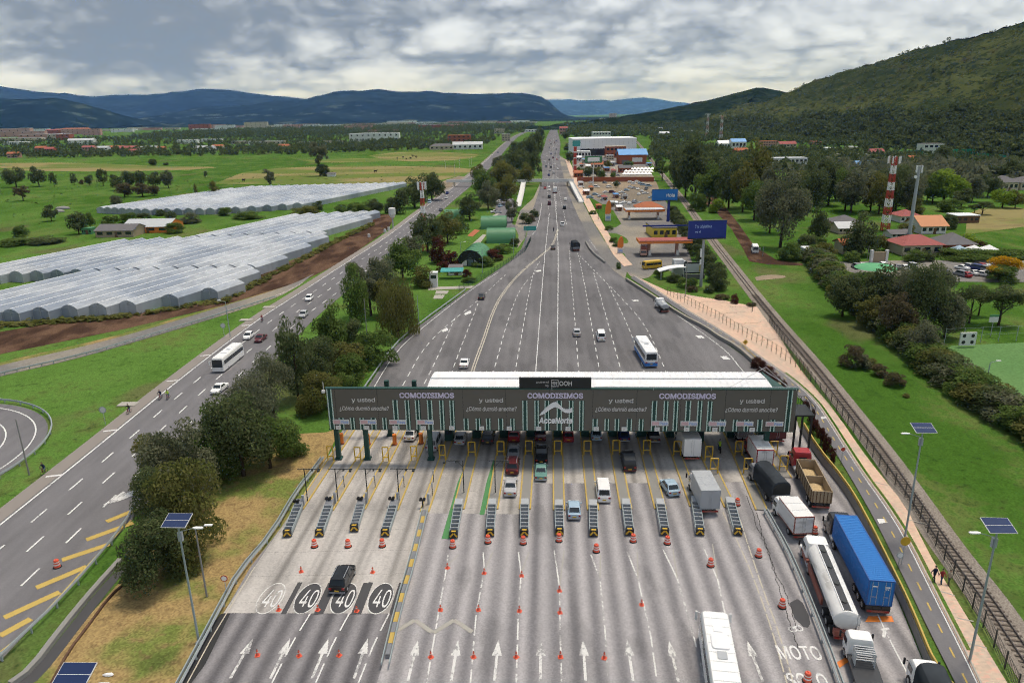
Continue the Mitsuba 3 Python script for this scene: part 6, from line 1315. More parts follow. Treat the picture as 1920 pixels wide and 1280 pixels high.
for b, wm, rm, kd, rise, l in zip([(141.5,303.6,10.3,10,2.9,0),(136.0,291.9,6.4,8,2.4,0),(175.8,319.0,8.4,9,2.8,0),(168.8,289.9,9.9,12,3.2,0),(151.4,279.1,6.9,7,1.7,0),(140.4,246.4,13.6,11,3.5,0),(154.9,248.9,10.2,11,3.0,0),(117.3,248.9,3.9,7,3.4,0),(101.0,238.0,5.0,5,3.6,0),(198.5,313.9,9.8,8,3.0,0),(296.2,437.0,11.3,14,5.0,0),(313.5,440.2,15.9,14,4.4,0)],
      'wall_pink wall_cream wall_white wall_white wall_white wall_cream brick wall_cream roof_sheet brown_wood wall_cream wall_cream'.split(), 'roof_grey roof_sheet roof_rose roof_peach roof_grey roof_rose roof_grey roof_tile roof_white roof_white roof_grey roof_grey'.split(), ('hip', 'gable', 'hip', 'gable', 'gable', 'hip', 'hip', 'gable', 'flat', 'flat', 'hip', 'hip'), (2.5, 2, 2.4, 3.4, 1.2, 2.8, 3.2, 1.5, .2, .2, 3.5, 3.5),
      ('house with grey hipped roof behind the dark conifer', 'small house with pale gable roof beside the grey hipped one', 'white house with rosy roof left of the steel pole', 'white house with peach tiled gable roof by the steel pole', 'grey-roofed shed at the foot of the red and white mast', 'cream restaurant with broad rosy roof behind the parked cars', 'brick house with grey hipped roof beside the rosy-roofed restaurant', 'cream tiled cabin behind the big round conifer', 'grey corrugated shelter at the corner of the dirt track', 'dark shed with white roof in the paddock', 'large grey hipped roof at the eastern edge, western half', 'large grey hipped roof at the eastern edge, eastern half')):
    house('house', l, 'house', *b, wm, rm, kd, rise=rise, nwin=4, over=.8)
gw = thing('gate_wall', 'tan gate wall with pillars beside the parked cars', 'wall'); x, y, w, d, h, _ = (120.5,230.6,4.9,1.0,3.5,0)
part(gw, 'wall', box(x - w / 2, x + w / 2, y - .3, y + .3, 0, h), 'tan')
for s in (-1, 1): part(gw, 'pillar', box(x + s * w / 2 - .4, x + s * w / 2 + .4, y - .5, y + .5, 0, h + .6), 'wall_white')
bw = thing('brick_wall', 'long red brick boundary wall across the yard below the white tents', 'wall'); a, b = (50.39,540.91), (105.21,529.8)
part(bw, 'wall', wall([a, b], .4, 0, 3.2), 'brick'); part(bw, 'coping', wall([a, b], .6, 3.2, 3.4), 'roof_tile')
tent = proto([('canopy', (np.array([(-2.1, -2.1, 2.2), (2.1, -2.1, 2.2), (2.1, 2.1, 2.2), (-2.1, 2.1, 2.2), (0, 0, 3.9)]), np.array([[0, 1, 4], [1, 2, 4], [2, 3, 4], [3, 0, 4]])), 'white', False), ('pole', MB().tube((0, 0, 0), (0, 0, 3.8), .1, n=5).mesh(), 'steel', False)])
for i, (x, y) in enumerate([(90.95,575.23),(93.63,574.64),(96.3,574.06),(98.97,573.48),(101.64,572.89),(104.29,572.31),(106.95,571.74),(109.6,571.16),(96.22,600.64),(99.01,600.0),(101.79,599.37),(104.57,598.73),(107.34,598.1),(110.11,597.47),(112.87,596.84),(115.62,596.21),(101.96,628.33),(104.87,627.64),(107.77,626.94),(110.67,626.25),(113.56,625.56),(116.44,624.87),(119.32,624.19),(122.19,623.5)]):
    place(tent, 'tent', 'white pointed tent in the array by the brick wall, %s in %s row' % (nth(i % 8), ('front', 'middle', 'back')[i // 8]), 'tent', x, y, 5, group='white pointed tents')
for n, ((x, y), (x2, y2)) in enumerate(zip([(388.8,746.87),(459.37,763.51),(442.28,694.44)], [(424.64,754.8),(483.2,755.57),(440.4,647.62)])):
    nt = thing('net_fence', ('green construction netting west of the dark tree', 'green construction netting in the middle of the cleared plot', 'green construction netting at its eastern end')[n], 'netting')
    part(nt, 'net', wall([(x, y), ((x + x2) / 2, (y + y2) / 2 + 3), (x2, y2)], .2, 0, 6.5), 'net_green')
    for s in np.linspace(0, 1, 5): part(nt, 'post', box(x + (x2 - x) * s - .15, x + (x2 - x) * s + .15, y + (y2 - y) * s - .5, y + (y2 - y) * s - .2, 0, 7), 'steel')


_w = ('wall_white', 'wall_cream', 'brick', 'wall_pink', 'roof_sheet'); _r = ('roof_white', 'roof_tile', 'roof_sheet', 'roof_grey', 'roof_rose', 'roof_blue')
for i, b in enumerate([(75.1,790.1,5.8,8,3.9,0),(78.8,753.4,6.6,8,3.7,0),(91.5,776.1,5.1,8,3.3,0),(93.7,733.2,6.4,9,3.6,0),(98.3,701.0,5.0,9,3.5,0),(68.5,693.1,4.0,7,2.9,0),(71.7,664.7,4.3,7,3.3,0),(84.7,636.5,4.6,8,3.1,0),(87.4,612.4,3.5,8,3.0,0),(76.0,614.5,3.6,7,2.6,0),(49.7,506.7,3.3,6,2.9,0),(53.6,476.8,2.8,6,2.4,0),(47.8,451.7,3.3,6,2.6,0),(63.3,431.3,2.8,6,2.2,0),(55.2,421.5,3.1,6,2.1,0),(67.4,425.0,2.8,6,2.1,0),(55.1,391.2,3.4,6,2.3,0),(47.3,382.7,2.5,5,1.9,0),(56.5,373.1,2.7,6,2.2,0),(131.9,691.1,4.4,7,2.9,0),(147.9,827.3,5.3,8,3.5,0),(130.0,792.7,4.6,8,3.3,0)]):
    house('shed', 'small shed in the crowded yards between motorway and railway', 'shed', *b, _w[i % 5], _r[(i * 5) % 6], ('gable', 'flat', 'hip')[i % 3], nwin=2, group='small sheds crowded beside the motorway', over=.3)
for i, b in enumerate([(-1147.2,4758.3,134.8,20,9.7,0),(-1068.8,4898.0,109.0,20,10.0,0),(-907.2,4693.3,143.0,20,12.8,0),(-858.8,4877.0,90.9,20,10.0,0),(-756.7,5005.6,172.2,20,13.6,0),(-670.8,5173.7,114.9,20,10.6,0),(-547.5,4989.7,137.4,20,13.6,0),(-428.3,4811.9,85.2,20,9.8,0),(-328.1,4955.5,147.9,20,13.5,0),(-213.6,4774.1,82.4,20,9.8,0),(-137.3,4965.1,131.3,20,13.5,0),(-26.2,4777.4,94.6,20,9.8,0),(78.4,4931.1,127.4,20,13.4,0),(139.1,4497.9,71.9,20,9.2,0),(-1770.4,4818.3,130.4,20,13.2,0),(-1720.9,4974.3,102.2,20,10.2,0),(-1503.1,4734.4,123.4,20,12.9,0),(-1358.1,4783.8,108.1,20,13.1,0),(-1206.8,4609.4,86.0,20,9.4,0),(-2031.3,4525.1,91.5,20,9.3,0),(-2106.0,4430.2,104.4,20,12.1,0),(-2205.0,4363.2,73.8,20,8.9,0),(-2335.1,4326.8,103.6,20,8.9,0),(-2952.9,5016.4,156.0,20,13.7,0),(-3178.2,5038.6,180.5,20,13.8,0),(370.5,2560.9,23.1,20,7.0,0),(370.7,2362.8,24.5,20,6.5,0),(385.6,2261.0,26.7,20,7.7,0),(397.9,2168.8,17.9,20,5.9,0),(423.9,1876.1,17.4,20,5.1,0),(427.5,1762.6,18.6,20,6.0,0),(432.7,1660.6,14.7,20,4.5,0),(478.9,1464.6,16.4,20,5.0,0),(456.7,1284.8,12.3,20,4.4,0),(454.1,1182.8,9.5,20,4.1,0),(440.2,1061.6,11.2,20,4.4,0),(386.7,892.9,8.2,20,3.7,0),(422.0,906.6,8.3,20,3.8,0),(485.9,971.0,7.5,20,3.4,0)]):
    house('distant_building', 'tiny pale building, one of many scattered along the foot of the hills', 'building', *b, ('wall_white', 'wall_cream', 'wall_pink')[i % 3], ('roof_white', 'roof_sheet', 'roof_rose')[i % 3], 'flat', nwin=3, group='tiny pale buildings at the foot of the hills', door=False)


# the filling stations
def fuel_canopy(x, y, w, d, h, yaw, label, cols, roof='roof_sheet'):
    k = thing('fuel_canopy', label, 'canopy'); tw = at(x, y, yaw); a, b = w / 2, d / 2
    part(k, 'roof', box(-a, a, -b, b, h - .1, h + .5), roof, tw=tw)
    part(k, 'orange_band', MB().box(-a - .1, a + .1, -b - .1, -b, h - .35, h + .7).box(-a - .1, -a, -b, b, h - .35, h + .7).box(a, a + .1, -b, b, h - .35, h + .7).mesh(), 'flag_orange', tw=tw)
    part(k, 'red_stripe', box(-a - .12, a + .12, -b - .12, -b - .1, h + .35, h + .7), 'rust_red', tw=tw)
    for u in cols:
        c = part(k, 'column', box(u - .5, u + .5, -.5, .5, 0, h), 'wall_pink', tw=tw)
        part(k, 'fuel_pump', box(u - .4, u + .4, -2.2, -1.2, 0, 1.8), 'white', tw=tw); part(k, 'pump_island', box(u - .8, u + .8, -3, 3, 0, .2), 'kerb', tw=tw)


fuel_canopy(*(54.21,250.67), 18.21, 8, 4.9, 2, 'orange-banded filling station canopy on two columns by the yellow minibus', (-5.2, 4.6), 'roof_rose')
fuel_canopy(*(63.54,340.7), 18.08, 9, 4.23, 2, 'further grey-roofed filling station canopy with orange band', (-7.0, 6.6))
house('station_shop', 'tile-roofed shop behind the further fuel canopy', 'shop', *(70.9,368.9,13.3,10,2.4,0), 'wall_cream', 'roof_tile', 'hip', rise=2.4)
ys, yt = house('yellow_shop', 'yellow shop with flat dark roof behind the nearer fuel canopy', 'shop', *(62.0,293.2,9.7,15,3.9,0), 'shop_yellow', 'roof_grey', 'flat', nwin=4)
part(ys, 'purple_band', box(-9, 9, -7.75, -7.65, 4.6, 5.2), 'billboard_blue', tw=yt)


def totem(x, y, w, h, label, m2='flag_orange'):
    k = thing('totem_sign', label, 'sign'); tw = at(x, y, 3)
    part(k, 'base_panel', box(-w / 2, w / 2, -.3, .3, 0, h * .32), 'wall_white', tw=tw)
    part(k, 'flame_panel', MB().tm(trimesh.creation.extrude_polygon(sg.Polygon(sm([(-w / 2, 0), (w / 2, 0), (w / 2, h * .45), (w * .2, h * .66), (-w * .1, h * .62), (-w / 2, h * .35), (-w / 2, 0)], 1)), .6, engine='earcut'), trimesh.transformations.translation_matrix((0, .3, h * .32)) @ trimesh.transformations.rotation_matrix(math.pi / 2, (1, 0, 0))).mesh(), m2, tw=tw)
    part(k, 'blue_mark', box(-w * .35, w * .35, -.36, -.3, h * .1, h * .22), 'sign_blue', tw=tw)


totem(*(39.47,254.19), 2.11, 6.34, 'orange flame-shaped totem sign on the near forecourt lawn')
totem(*(46.03,336.37), 2.75, 9.88, 'tall orange totem sign beside the further fuel canopy')
k = thing('red_pylon', 'slim red pylon sign at the corner of the white warehouse', 'sign'); x, y = (53.55,593.9)
part(k, 'shaft', box(x - 1.2, x + 1.2, y - .8, y + .8, 0, 23.02), 'tower_red')
for q in (.35, .6, .8): part(k, 'band', box(x - 1.25, x + 1.25, y - .85, y + .85, 23.02 * q, 23.02 * q + .8), 'white')


def billboard(x, y, w, z0, z1, yaw, label, m, lines, pole_m='steel', r=.45, off_=0):
    k = thing('billboard', label, 'billboard'); tw = at(x, y, yaw)
    part(k, 'pole', MB().tube((0, .6, 0), (0, .6, z0 + .5), r, r * .85, n=12).mesh(), pole_m, smooth=40, tw=tw)
    pn = part(k, 'panel', box(off_ - w / 2, off_ + w / 2, -.3, .3, z0, z1), m, tw=tw)
    part(k, 'frame', MB().box(off_ - w / 2 - .1, off_ + w / 2 + .1, -.35, .35, z1, z1 + .15).box(off_ - w / 2 - .1, off_ + w / 2 + .1, -.35, .35, z0 - .15, z0).box(-w * .4, w * .4, .3, .9, z0 + .2, z0 + .5).mesh(), 'dark_steel', tw=tw)
    part(k, 'catwalk', box(off_ - w / 2, off_ + w / 2, -1.1, -.35, z0 - .25, z0 - .15), 'dark_steel', tw=tw)
    for s, cx, z, h_, mm in lines: part(pn, 'lettering', on_front(text(s, h_, True), off_ + cx, -.305, z, .9), mm, tw=tw)
    return k


_x, _y = (54.7,200.28)
bb1 = billboard(_x, _y, 10.73, 14.15, 18.93, -2, 'dark blue billboard on a steel pole beside the railway', 'billboard_blue', [('Tu objetivo', -1.2, 17.44 - .4, .75, 'sign_blue'), ('es el', -2.6, 15.95 - .3, .6, 'sign_blue')], off_=.6)
_tw = at(_x, _y, -2)
for z in (.40, .55, .62): part(bb1, 'antenna', MB().box(-.9, -.55, -.3, .2, 14 * z + 1, 14 * z + 2.4).mesh(), 'white', tw=_tw)
_x, _y = (72.11,326.14)
billboard(_x, _y, 11.67, 10.31, 15.04, -4, 'bright blue billboard on a dark blue pole beside the hedge', 'billboard_sky', [('Hola', 2.6, 11.73, 1.5, 'letter_white')], 'billboard_blue', .7, -2.2)
_x, _y = (59.18,513.72)
bb3 = billboard(_x, _y, 12.05, 15.37, 19.7, 2, 'green and white sign board on a tall white pole above the shops', 'green_metal', [], 'white', .35)
part(bb3, 'white_face', box(-4, 4.2, -.34, -.3, 16.09, 18.98), 'white', tw=at(_x, _y, 2))
k = thing('frame_sign', 'black framed sign board with grey plinth by the forecourt exit', 'sign'); x, y = (55.17,211.51)
part(k, 'frame', MB().box(x - 3, x + 3, y - .2, y + .2, 4.6, 5).box(x - 3, x - 2.7, y - .2, y + .2, 0, 5).box(x + 2.7, x + 3, y - .2, y + .2, 0, 5).box(x - 3, x + 3, y - .2, y + .2, 1.6, 1.9).mesh(), 'panel_black')
part(k, 'board', box(x - 2.7, x + 2.7, y - .1, y + .1, 1.9, 4.6), 'roof_sheet'); part(k, 'plinth', box(x - 3.4, x + 3.2, y - .8, y + .6, 0, 1.3), 'roof_grey'); part(k, 'yellow_tab', box(x + 1.6, x + 2.3, y - .16, y - .1, 2.2, 4.2), 'shop_yellow')
k = thing('white_shelter', 'white curved shelter roof with a grey box behind, by the hedge', 'shelter'); x, y = (48.52,212.06); tw = at(x, y, 0)
part(k, 'roof', MB().rings([[(u, v, 2.4 + 1.2 * math.sin(max(0, min(1, (u + 4) / 8)) * math.pi * .6) + t) for t in (0, .25) for v in ((-2, 2) if t == 0 else (2, -2))] for u in np.linspace(-4, 4, 9)]).mesh(), 'white', tw=tw)
for u in (-3.4, 3.4): part(k, 'post', MB().box(u - .1, u + .1, -1.8, -1.6, 0, 2.8).mesh(), 'steel', tw=tw)
part(k, 'back_box', box(1.2, 4.2, 2.2, 4.8, 0, 5.2), 'roof_sheet', tw=tw)
# green arched huts in the median
def arch_hut(x, y, w, L, yaw, label, glazed=False):
    k = thing('arched_hut', label, 'hut'); tw = at(x, y, yaw); r = w / 2
    g = np.linspace(0, math.pi, 19); hh = 1.12
    o = [(r * math.cos(t), r * hh * math.sin(t)) for t in g]; i_ = [((r - .15) * math.cos(t), (r - .15) * hh * math.sin(t)) for t in g[::-1]]
    part(k, 'roof', MB().rings([[(u, v, z) for u, z in o + i_] for v in (-L / 2, L / 2)]).mesh(), 'green_metal', smooth=30, tw=tw)
    m = MB()
    for v in np.arange(-L / 2 + .6, L / 2, 1.25): m.rings([[(u * 1.012, v + dv, z * 1.012) for u, z in o + i_] for dv in (0, .16)])
    part(k, 'roof_rib', m.mesh(), 'green_metal', tw=tw)
    pl = sg.Polygon([(u * .985, z * .985) for u, z in o])
    for v in (-L / 2 + .25, L / 2 - .35):
        e = trimesh.creation.extrude_polygon(pl, .1, engine='earcut'); q = np.array(e.vertices)
        part(k, 'end_wall', (np.column_stack([q[:, 0], v + q[:, 2], q[:, 1]]), np.array(e.faces)), 'glass_light' if glazed else 'roof_grey', tw=tw)
    if glazed:
        fr = MB()
        for u in (-.62, -.22, .22, .62): fr.box(u * r - .08, u * r + .08, -L / 2 + .12, -L / 2 + .25, 0, r * hh * math.sqrt(1 - u * u))
        for z in (.45, .9): fr.box(-r * math.sqrt(1 - (z / 1) ** 2 * .8), r * math.sqrt(1 - (z / 1) ** 2 * .8), -L / 2 + .12, -L / 2 + .25, r * z * hh - .08, r * z * hh + .08)
        fr.rings([[(u, v, z) for u, z in o + [(a * .93, b * .93) for a, b in o[::-1]]] for v in (-L / 2 - .05, -L / 2 + .2)])
        part(k, 'end_frame', fr.mesh(), 'panel_black', tw=tw)
        for s in (-1, 1): part(k, 'white_panel', box(min(s * .26 * r, s * .6 * r), max(s * .26 * r, s * .6 * r), -L / 2 + .15, -L / 2 + .25, .1, r * .42), 'wall_white', tw=tw)


arch_hut(*(-12.290000000000001,243.57), 9.65, 15, 9, 'green arched hut with a glazed front facing the plaza', True)
arch_hut(*(-3.5,284.55), 9.5, 11.34, 92, 'green arched hut lying crosswise behind the glazed one')
arch_hut(*(-7.13,320.86), 9.5, 11.32, 92, 'green arched hut lying crosswise, furthest of the pair')
arch_hut(*(-27.33,351.58), 8.5, 8.78, 94, 'green arched hut half hidden by trees next to the western carriageway')
house('garden_shed', 'grey garden shed with teal awning below the glazed hut', 'shed', *(-17.5,224.6,4.4,5,2.2,0), 'wall_white', 'roof_grey', 'flat', nwin=2)
part('garden_shed', 'awning', MB().hexa([(0, 0, 2.3), (7, 0, 2.3), (0, 3.5, 2.8), (7, 3.5, 2.8), (0, 0, 2.4), (7, 0, 2.4), (0, 3.5, 2.9), (7, 3.5, 2.9)]).mesh(), 'panel_teal', tw=at(*(-21.73,216.35)))
k = thing('kiosk', 'white square kiosk tower on the lawn beside the willow', 'kiosk'); x, y = (-22.79,207.06)
part(k, 'wall', box(x - 1.1, x + 1.1, y - 1, y + 1, 0, 4.2), 'wall_white'); part(k, 'roof', box(x - 1.3, x + 1.3, y - 1.2, y + 1.2, 4.2, 4.4), 'roof_white'); part(k, 'window', box(x - .8, x + .8, y - 1.03, y - 1, 2.6, 3.6), 'glass')
pv = struct('paved_strips', sheet([(-24.47,206.5),(-10.76,206.8),(-10.17,204.01),(-24.04,202.41)], .03), 'kerb')
for q in [[(-21.63,201.56),(-17.91,201.27),(-18.21,197.42),(-21.56,197.67)],[(-21.59,196.41),(-18.71,196.2),(-18.94,191.91),(-21.61,192.11)],[(-16.38,269.54),(-11.6,302.06),(-10.01,301.88),(-13.33,264.75)],[(-12.95,342.1),(-5.72,374.48),(-4.85,370.12),(-11.91,333.21)]]: part(pv, 'slab', sheet(q, .035), 'kerb')
part(pv, 'brick_path', sheet([(-18.03,299.97),(-15.67,317.37),(-13.17,314.0),(-15.65,296.94)], .03), 'roof_tile')

# greenhouses: parallel bays under plastic film
GA = math.radians(19); gax, gn = np.array([math.sin(GA), math.cos(GA)]), np.array([math.cos(GA), -math.sin(GA)])


def hit(line, s):
    l = sg.LineString(line); o = gn * s
    p = l.intersection(sg.LineString([o - gax * 900, o + gax * 900]))
    if p.is_empty: return None
    q = [p] if p.geom_type == 'Point' else list(p.geoms)
    return min(float(np.dot([k.x, k.y], gax)) for k in q if k.geom_type == 'Point')


def bays(name, label, front, back, bw_, wall_h, rise, sag=.25):
    k = thing(name, label, 'greenhouse'); ss = [float(np.dot(p, gn)) for p in np.vstack([front, back])]
    s = math.floor(min(ss) / bw_) * bw_
    posts = MB()
    while s < max(ss):
        c = s + bw_ / 2; a, b = hit(front, c), hit(back, c)
        if a is not None and b is not None and b - a > 3:
            b -= .8; g = [(-bw_ / 2, 0), (-bw_ / 2, wall_h), (-bw_ * .3, wall_h + rise * .62), (-bw_ * .06, wall_h + rise), (bw_ * .06, wall_h + rise), (bw_ * .3, wall_h + rise * .62), (bw_ / 2, wall_h), (bw_ / 2, 0)]
            R = []
            for t in np.linspace(a, b, max(int((b - a) / 9), 2)):
                w = random.uniform(-.06, .06)
                R.append([(*(gn * (c + u * .995) + gax * t), max(z + w * (z > wall_h), 0)) for u, z in g])
            part(k, 'bay', MB().rings(R).mesh(), 'film')
            for u in (-.5, 0, .5):
                p = gn * (c + u * bw_) + gax * (a - .05); posts.box(p[0] - .07, p[0] + .07, p[1] - .07, p[1] + .07, 0, wall_h + (rise if u == 0 else 0))
            q0, q1 = gn * (c - bw_ / 2) + gax * (a - .03), gn * (c + bw_ / 2) + gax * (a - .03)
            posts.bar((*q0, wall_h), (*q1, wall_h), .08)
            part(k, 'ridge_cap', MB().bar((*(gn * c + gax * a), wall_h + rise + .03), (*(gn * c + gax * b), wall_h + rise + .03), .32, .08).mesh(), 'roof_white')
            part(k, 'gutter', MB().bar((*(gn * (c - bw_ / 2) + gax * a), wall_h + .02), (*(gn * (c - bw_ / 2) + gax * b), wall_h + .02), .34, .12).mesh(), 'roof_sheet')
        s += bw_
    part(k, 'end_post', posts.mesh(), 'steel', kind='stuff')


D1 = [(-181.71,214.58),(-161.42,223.03),(-143.92,224.79),(-98.66,227.53),(-80.3,227.6),(-72.0,228.59)]; D2 = [(-211.37,252.05),(-190.51,265.96),(-173.97,280.86),(-131.33,290.52),(-75.76,298.18),(-66.46,301.51)]
D3 = [(-132.38,287.95),(-132.96,322.23),(-118.96,353.04),(-71.58,364.99),(-61.96,372.39)]
bays('greenhouse', 'plastic greenhouse block with gabled bays right above the ploughed strip', [(-164.61,147.69),(-129.22,174.15),(-101.27,180.86),(-81.56,196.52),(-80.1,198.27)], D1[:5] + [(-81.12,236.78),(-80.49,216.66),(-79.71,197.62)], 5.6, 2.7, .95)
bays('greenhouse', 'broad plastic greenhouse block behind the gabled front bays', D1[:5] + [(-80.28,235.83),(-79.83,236.66)], D2[:5] + [(-73.97,313.51),(-75.6,282.69),(-77.24,258.2),(-79.55,235.77)], 5.6, 2.7, .95)
bays('greenhouse', 'plastic greenhouse block running up to the field trees', D2[3:5] + [(-73.97,313.51),(-73.11,314.9)], D3 + [(-66.91,387.41),(-67.72,345.44),(-72.77,313.37)], 5.6, 2.7, .95)
bays('greenhouse', 'pale greenhouse block lying below the pasture trees', [(-227.12,400.69),(-196.56,387.73),(-152.94,386.13),(-96.65,415.53),(-71.98,444.31)], [(-229.1,403.24),(-220.36,450.39),(-210.0,472.59),(-183.22,515.94),(-84.46,524.97),(-75.16,527.25)], 5.6, 2.6, 1.0)
house('farm_shed', 'grey farm shed with patched sheet roof behind the greenhouses', 'shed', *(-173.3,319.4,16.5,12,3.0,0), 'tan', 'roof_grey', 'gable', rise=2)
house('farm_shed', 'long pale farm shed with red patch and orange wall', 'shed', *(-164.9,332.2,20.6,16,2.9,0), 'flag_orange', 'roof_sheet', 'gable', rise=2.5)
house('farm_shed', 'small green container shed by the round dark tree', 'shed', *(-191.2,325.5,4.4,4,2.4,0), 'green_metal', 'green_metal', 'flat')

# the footbridge
fbk = thing('footbridge', 'pale concrete footbridge crossing both carriageways', 'bridge')
A, B2 = np.array((-44.58,521.48)), np.array((45.16,508.43))
zb = 2.93
part(fbk, 'deck', wall([A, B2], 2.6, zb, zb + .7), 'wall_cream'); 
for s in (-1, 1): part(fbk, 'parapet', wall(off([A, B2], s * 1.36), .14, zb + .1, zb + 2.0), 'white_paint')
for p in [(-39.16,520.45),(-23.41,517.48),(10.94,510.99),(22.25,512.79),(40.76,509.27)]: part(fbk, 'pier', box(p[0] - .6, p[0] + .6, p[1] - .6, p[1] + .6, 0, zb), 'wall_cream')
for q, za in (([(10.19,511.13),(7.56,449.21),(4.83,395.59)], zb), ([(42.96,508.85),(41.79,462.37),(40.75,410.1)], zb)):
    q = np.array(q); z = np.array([za, za * .55, .1]); part(fbk, 'ramp', wall(q, 3.0, np.maximum(z - .4, 0), z + .35), 'wall_white')
    for s in (-1, 1): part(fbk, 'ramp_parapet', wall(off(q, s * 1.5), .12, z + .35, z + 1.4), 'wall_white')

# ---- trees and bushes ----
def crown_mesh(nleaf, size, kind, seed):
    """A unit crown (radius .5 across, height 1): leaf blades on the shells of many clumps."""
    g = np.random.default_rng(seed)
    nb = {'round': 34, 'tall': 34, 'cone': 44, 'willow': 30, 'bush': 30, 'flat': 22, 'loose': 22}[kind]
    C_, R_ = [], []
    while len(C_) < nb:
        u = g.uniform(-1, 1, 3); z = (u[2] + 1) / 2
        if kind == 'cone': lim = max(.06, 1.0 - z) ** .8
        elif kind == 'tall': lim = math.sqrt(max(0, 1 - ((z - .48) / .54) ** 2)) ** .8
        elif kind == 'flat': lim = math.sqrt(max(0, 1 - ((z - .35) / .66) ** 2)) if z > .2 else .45
        elif kind == 'bush': lim = math.sqrt(max(0, 1 - (max(z - .25, 0) / .78) ** 2))
        elif kind == 'willow': lim = math.sqrt(max(0, 1 - (max(z - .3, 0) / .72) ** 2))
        else: lim = math.sqrt(max(0, 1 - ((z - .45) / .56) ** 2))
        r = math.hypot(u[0], u[1])
        if r > lim or (r < lim * .45 and z < .75 and g.random() < .75): continue
        k = g.uniform(.11, .20) * (.75 if kind in ('loose', 'cone') else 1)
        C_.append((u[0] * (.5 - k * .7), u[1] * (.5 - k * .7), k * .6 + z * (1 - k * 1.2))); R_.append(k)
    C_, R_ = np.array(C_), np.array(R_)
    w = R_ ** 2; w /= w.sum(); b = g.choice(nb, nleaf, p=w)
    d = g.normal(size=(nleaf, 3)); d[:, 2] += .25; d /= np.linalg.norm(d, axis=1, keepdims=True)
    rad = R_[b] * np.where(g.random(nleaf) < .8, g.uniform(.85, 1.12, nleaf), g.uniform(.3, .85, nleaf))
    p = C_[b] + d * rad[:, None] * ([1, 1, 1.5] if kind == 'willow' else [1, 1, .85])
    if kind == 'willow': p[:, 2] -= g.random(nleaf) ** 2 * .15
    p[:, 2] = np.clip(p[:, 2], 0, 1.05)
    n = d * .9 + g.normal(size=(nleaf, 3)) * .55; n /= np.linalg.norm(n, axis=1, keepdims=True)
    t = np.cross(n, g.normal(size=(nleaf, 3))); t /= np.linalg.norm(t, axis=1, keepdims=True) + 1e-9
    if kind == 'willow': t = t * .3 + np.array([0, 0, 1.0]); t /= np.linalg.norm(t, axis=1, keepdims=True)
    q = np.cross(n, t); s = size * g.uniform(.6, 1.35, nleaf)[:, None]
    a = 1.35 if kind != 'willow' else 2.3
    v = np.stack([p - t * s * a, p + q * s * .62 - t * s * .1, p + t * s * a, p - q * s * .62 - t * s * .1], 1).reshape(-1, 3)
    i = np.arange(nleaf) * 4
    return v, np.vstack([np.stack([i, i + 1, i + 2], 1), np.stack([i, i + 2, i + 3], 1)])


CROWN, TRUNK = {}, {}


def crown(kind, px, i):
    lod = 0 if px > 85 else 1 if px > 38 else 2 if px > 15 else 3
    k = (kind, lod, i % (3, 3, 3, 3)[lod])
    if k not in CROWN: CROWN[k] = mikit.ply(crown_mesh((9000, 3700, 1500, 500)[lod], (.0148, .0235, .038, .062)[lod] * (1.15 if kind in ('round', 'bush') else 1), kind, 100 * lod + 7 * (i % 3) + len(kind)), None)
    return CROWN[k]


def trunk(kind):
    if kind not in TRUNK:
        m = MB().tube((0, 0, -.01), (.01, .0, .35), .032, .022, 8).tube((.01, 0, .35), (.0, .02, .8), .022, .008, 6)
        for a, z in ((.4, .28), (2.4, .34), (4.4, .30), (5.6, .42)): m.tube((.01, 0, z), (.24 * math.cos(a), .24 * math.sin(a), z + .28), .014, .005, 5)
        TRUNK[kind] = mikit.ply(m.mesh(), None)
    return TRUNK[kind]


_ti = 0


def tree(row, leaf, kind, label, cat='tree', name=None, base=None, group=None):
    global _ti
    x, y, h, w, px = row[:5]; _ti += 1
    if kind == 'bush': return solo(name or 'bush', crown(kind, px, _ti), 'leaf_' + leaf, label, cat, group, tw=T().translate([x, y + w * .2, 0]).rotate([0, 0, 1], (_ti * 67) % 360).scale([w, w, h]))
    k = thing(name or {'bush': 'bush', 'cone': 'conifer_tree', 'willow': 'willow_tree'}.get(kind, 'tree'), label, cat, group)
    b = {'bush': 0, 'cone': .05, 'willow': .06, 'flat': .42, 'loose': .22, 'tall': .08, 'round': .10}[kind] if base is None else base
    y += w * .35 if kind != 'bush' else w * .2
    part(k, 'crown', crown(kind, px, _ti), 'leaf_' + leaf, tw=T().translate([x, y, h * b]).rotate([0, 0, 1], (_ti * 67) % 360).scale([w, w, h * (1 - b)]))
    if kind != 'bush': part(k, 'trunk', trunk('t'), 'bark', tw=T().translate([x, y, 0]).rotate([0, 0, 1], (_ti * 51) % 360).scale([max(w, h * .35), max(w, h * .35), h * .92]))
    return k


def grove(rows, spec, phrase, group=None, cat='tree'):
    """rows of trees named by their place in the row: spec gives (leaf, kind) for each."""
    tone = {'dark': 'dark green', 'mid': 'mid-green', 'lime': 'bright lime green', 'grey': 'grey-green', 'olive': 'olive green', 'red': 'dark red', 'brown': 'brownish', 'gold': 'golden'}
    shape = {'round': 'broad tree', 'tall': 'tall upright tree', 'cone': 'conical tree', 'willow': 'drooping willow', 'bush': 'dense bush', 'flat': 'flat-crowned tree', 'loose': 'loose airy tree'}
    for i, r in enumerate(rows):
        l, k = spec[i % len(spec)]
        tree(r, l, k, '%s %s, %s %s' % (tone[l], shape[k], nth(i), phrase), 'bush' if k == 'bush' else cat, group=group)


